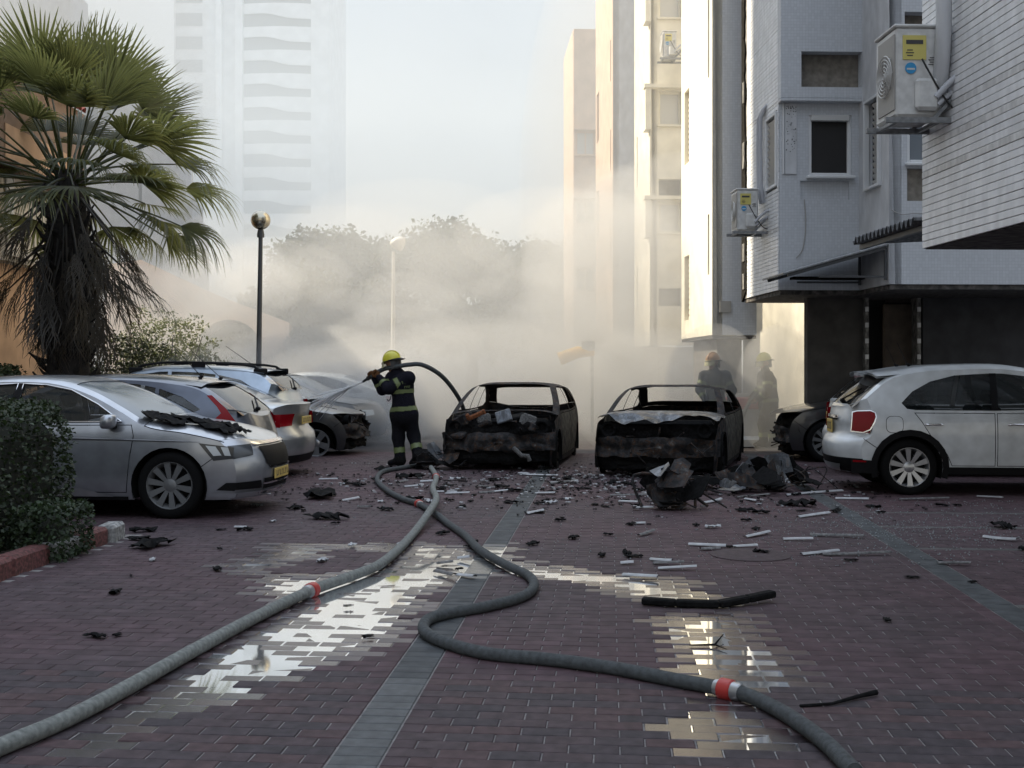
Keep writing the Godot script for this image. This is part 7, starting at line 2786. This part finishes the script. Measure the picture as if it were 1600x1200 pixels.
	var yb := thing("yellow_machine_arm", "blurred yellow arm with pale sign in the smoke between the wrecks", "machine", Vector3(1.5, 0, -28.0), 0.0)
	var ym := MB.new()
	ym.tube([Vector3(0.5, 1.95, 0), Vector3(0.1, 1.95, 0), Vector3(-0.35, 1.78, 0)], [0.1, 0.15, 0.17], 10)
	put("arm", ym, M.machine_yellow, yb)
	var yp := MB.new()
	yp.tube([Vector3(0.45, 0, 0), Vector3(0.45, 1.95, 0)], 0.04, 8)
	put("post", yp, M.galv, yb)
	bpart("sign_plate", Vector3(0.35, 2.1, 0.1), Vector3(0.32, 0.24, 0.02), M.white_thing, yb)


# ---------------------------------------------------------------- light, air and assembly
func sky() -> void:
	var im := Image.create(512, 256, false, Image.FORMAT_RGBAF)
	var cl := FastNoiseLite.new()
	cl.seed = 6
	cl.frequency = 1.0
	cl.fractal_octaves = 5
	for y in 256:
		var el := (0.5 - (y + 0.5) / 256.0) * PI
		for x in 512:
			var az := (x + 0.5) / 512.0 * TAU
			var d := Vector3(cos(el) * cos(az), sin(el), cos(el) * sin(az))
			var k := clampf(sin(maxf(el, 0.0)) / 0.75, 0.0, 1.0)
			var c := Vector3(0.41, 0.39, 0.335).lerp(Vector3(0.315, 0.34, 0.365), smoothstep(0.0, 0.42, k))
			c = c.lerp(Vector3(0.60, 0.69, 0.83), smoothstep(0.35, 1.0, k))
			var q := d / (absf(d.y) + 0.28)
			var n := cl.get_noise_3d(q.x * 1.1, q.y * 1.1, q.z * 1.1)
			c += Vector3(0.075, 0.07, 0.06) * n * 1.6
			im.set_pixel(x, y, Color(c.x, c.y, c.z))
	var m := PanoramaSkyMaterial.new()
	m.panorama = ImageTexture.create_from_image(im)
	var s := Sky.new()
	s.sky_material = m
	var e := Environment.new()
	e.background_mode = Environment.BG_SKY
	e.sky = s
	e.tonemap_mode = Environment.TONE_MAPPER_LINEAR
	e.tonemap_exposure = 2.3
	e.volumetric_fog_enabled = true
	e.volumetric_fog_density = 0.0
	e.sdfgi_enabled = true
	e.ssao_enabled = true
	e.ssil_enabled = true
	var w := WorldEnvironment.new()
	w.name = "surroundings"
	w.environment = e
	add_child(w)
	var sun := DirectionalLight3D.new()
	sun.name = "sun"
	sun.light_color = Color(1.0, 0.945, 0.84)
	sun.light_energy = 1.6
	sun.light_angular_distance = 0.6
	sun.shadow_enabled = true
	add_child(sun)
	var el2 := deg_to_rad(40.0)
	var az2 := deg_to_rad(16.0)
	sun.look_at_from_position(Vector3.ZERO, Vector3(cos(az2) * cos(el2), -sin(el2), sin(az2) * cos(el2)))


func smoke() -> void:
	# [centre, size, density]
	var banks := [
		[Vector3(-18, 10, -95), Vector3(60, 44, 116), 0.015, true],
		[Vector3(-0.5, 0.6, -32), Vector3(13, 4.6, 22), 0.028, false],
		[Vector3(3.2, 7.0, -36), Vector3(6, 17, 24), 0.028, false],
		[Vector3(2.4, 3.4, -29), Vector3(4.5, 6.5, 8), 0.06, false],
		[Vector3(-4.0, 0.9, -24.8), Vector3(5, 3.2, 3.6), 0.12, false],
		[Vector3(-2.6, 0.7, -22.6), Vector3(2.2, 1.8, 2.2), 0.25, false],
		[Vector3(-3.3, 1.2, -21.9), Vector3(1.5, 1.0, 1.2), 0.45, false],
		[Vector3(-0.4, 0.9, -24.2), Vector3(6, 3.2, 4.4), 0.11, false],
		[Vector3(3.8, 1.2, -21.6), Vector3(1.9, 2.4, 0.9), 0.9, false],
		[Vector3(5.1, 1.1, -22.0), Vector3(1.7, 2.6, 0.9), 0.85, false],
		[Vector3(5.6, 1.6, -23.6), Vector3(2.0, 3.6, 2.0), 0.25, false],
		[Vector3(2.8, 1.0, -23.0), Vector3(3.4, 2.8, 2.4), 0.2, false],
		[Vector3(-11.0, 2.4, -36), Vector3(10, 7, 10), 0.03, false],
		[Vector3(-19.0, 12.0, -47), Vector3(14, 24, 8), 0.07, false],
	]
	for b in banks:
		fog("haze" if b[3] else "smoke", b[0], b[1], b[2], b[3])
	rng.seed = 97
	for k in 72:
		var f := pow(rng.randf(), 1.5)
		var z := -lerpf(23.5, 43.0, rng.randf())
		var s := rnd(1.6, 4.6)
		var x := lerpf(-0.29, 0.16, rng.randf())
		var y := 0.3 + f * (4.2 + 14.0 * maxf(0.0, x + 0.02))
		fog("smoke", Vector3(x * -z, y, z), Vector3(s * rnd(1.0, 2.0), s * rnd(0.55, 1.0), s * rnd(1.0, 1.6)), rnd(0.35, 0.8) / (2.2 + s * 1.6), false, Vector3(rnd(-0.3, 0.3), rnd(-0.8, 0.8), rnd(-0.45, 0.45)))


func fog(called: String, at: Vector3, size: Vector3, density: float, box: bool, tilt := Vector3.ZERO) -> void:
	var f := FogVolume.new()
	f.shape = RenderingServer.FOG_VOLUME_SHAPE_BOX if box else RenderingServer.FOG_VOLUME_SHAPE_ELLIPSOID
	f.size = size
	var m := FogMaterial.new()
	m.density = density
	m.albedo = Color(0.93, 0.965, 1.0) if box else Color(1.0, 1.0, 1.0)
	f.material = m
	f.name = numbered(called)
	f.position = at
	f.rotation = tilt
	f.set_meta("kind", "stuff")
	f.set_meta("label", "thin grey smoke hanging in the air" if box else "bank of grey smoke drifting behind the burnt cars")
	f.set_meta("category", "smoke")
	f.set_meta("group", "smoke banks")
	add_child(f)


func _ready() -> void:
	var cam := Camera3D.new()
	cam.name = "camera"
	cam.projection = Camera3D.PROJECTION_FRUSTUM
	cam.near = 0.1
	cam.far = 900.0
	cam.size = 0.1 * 2.0 * 600.0 / 1800.0
	cam.frustum_offset = Vector2(0, -0.1 * 23.0 / 1800.0)
	cam.position = Vector3(0, 1.53, 0)
	add_child(cam)
	cam.current = true
	sky()
	rng.seed = 1
	wob.seed = 5
	wob.frequency = 0.03
	wob.noise_type = FastNoiseLite.TYPE_SIMPLEX_SMOOTH
	wob.fractal_octaves = 3
	materials()
	ground()
	print("ground")
	near_building()
	mid_building()
	far_buildings()
	shade_blocks()
	print("buildings")
	cars()
	print("cars")
	plants()
	lamps()
	print("plants")
	people()
	print("people")
	hoses()
	debris()
	smoke()
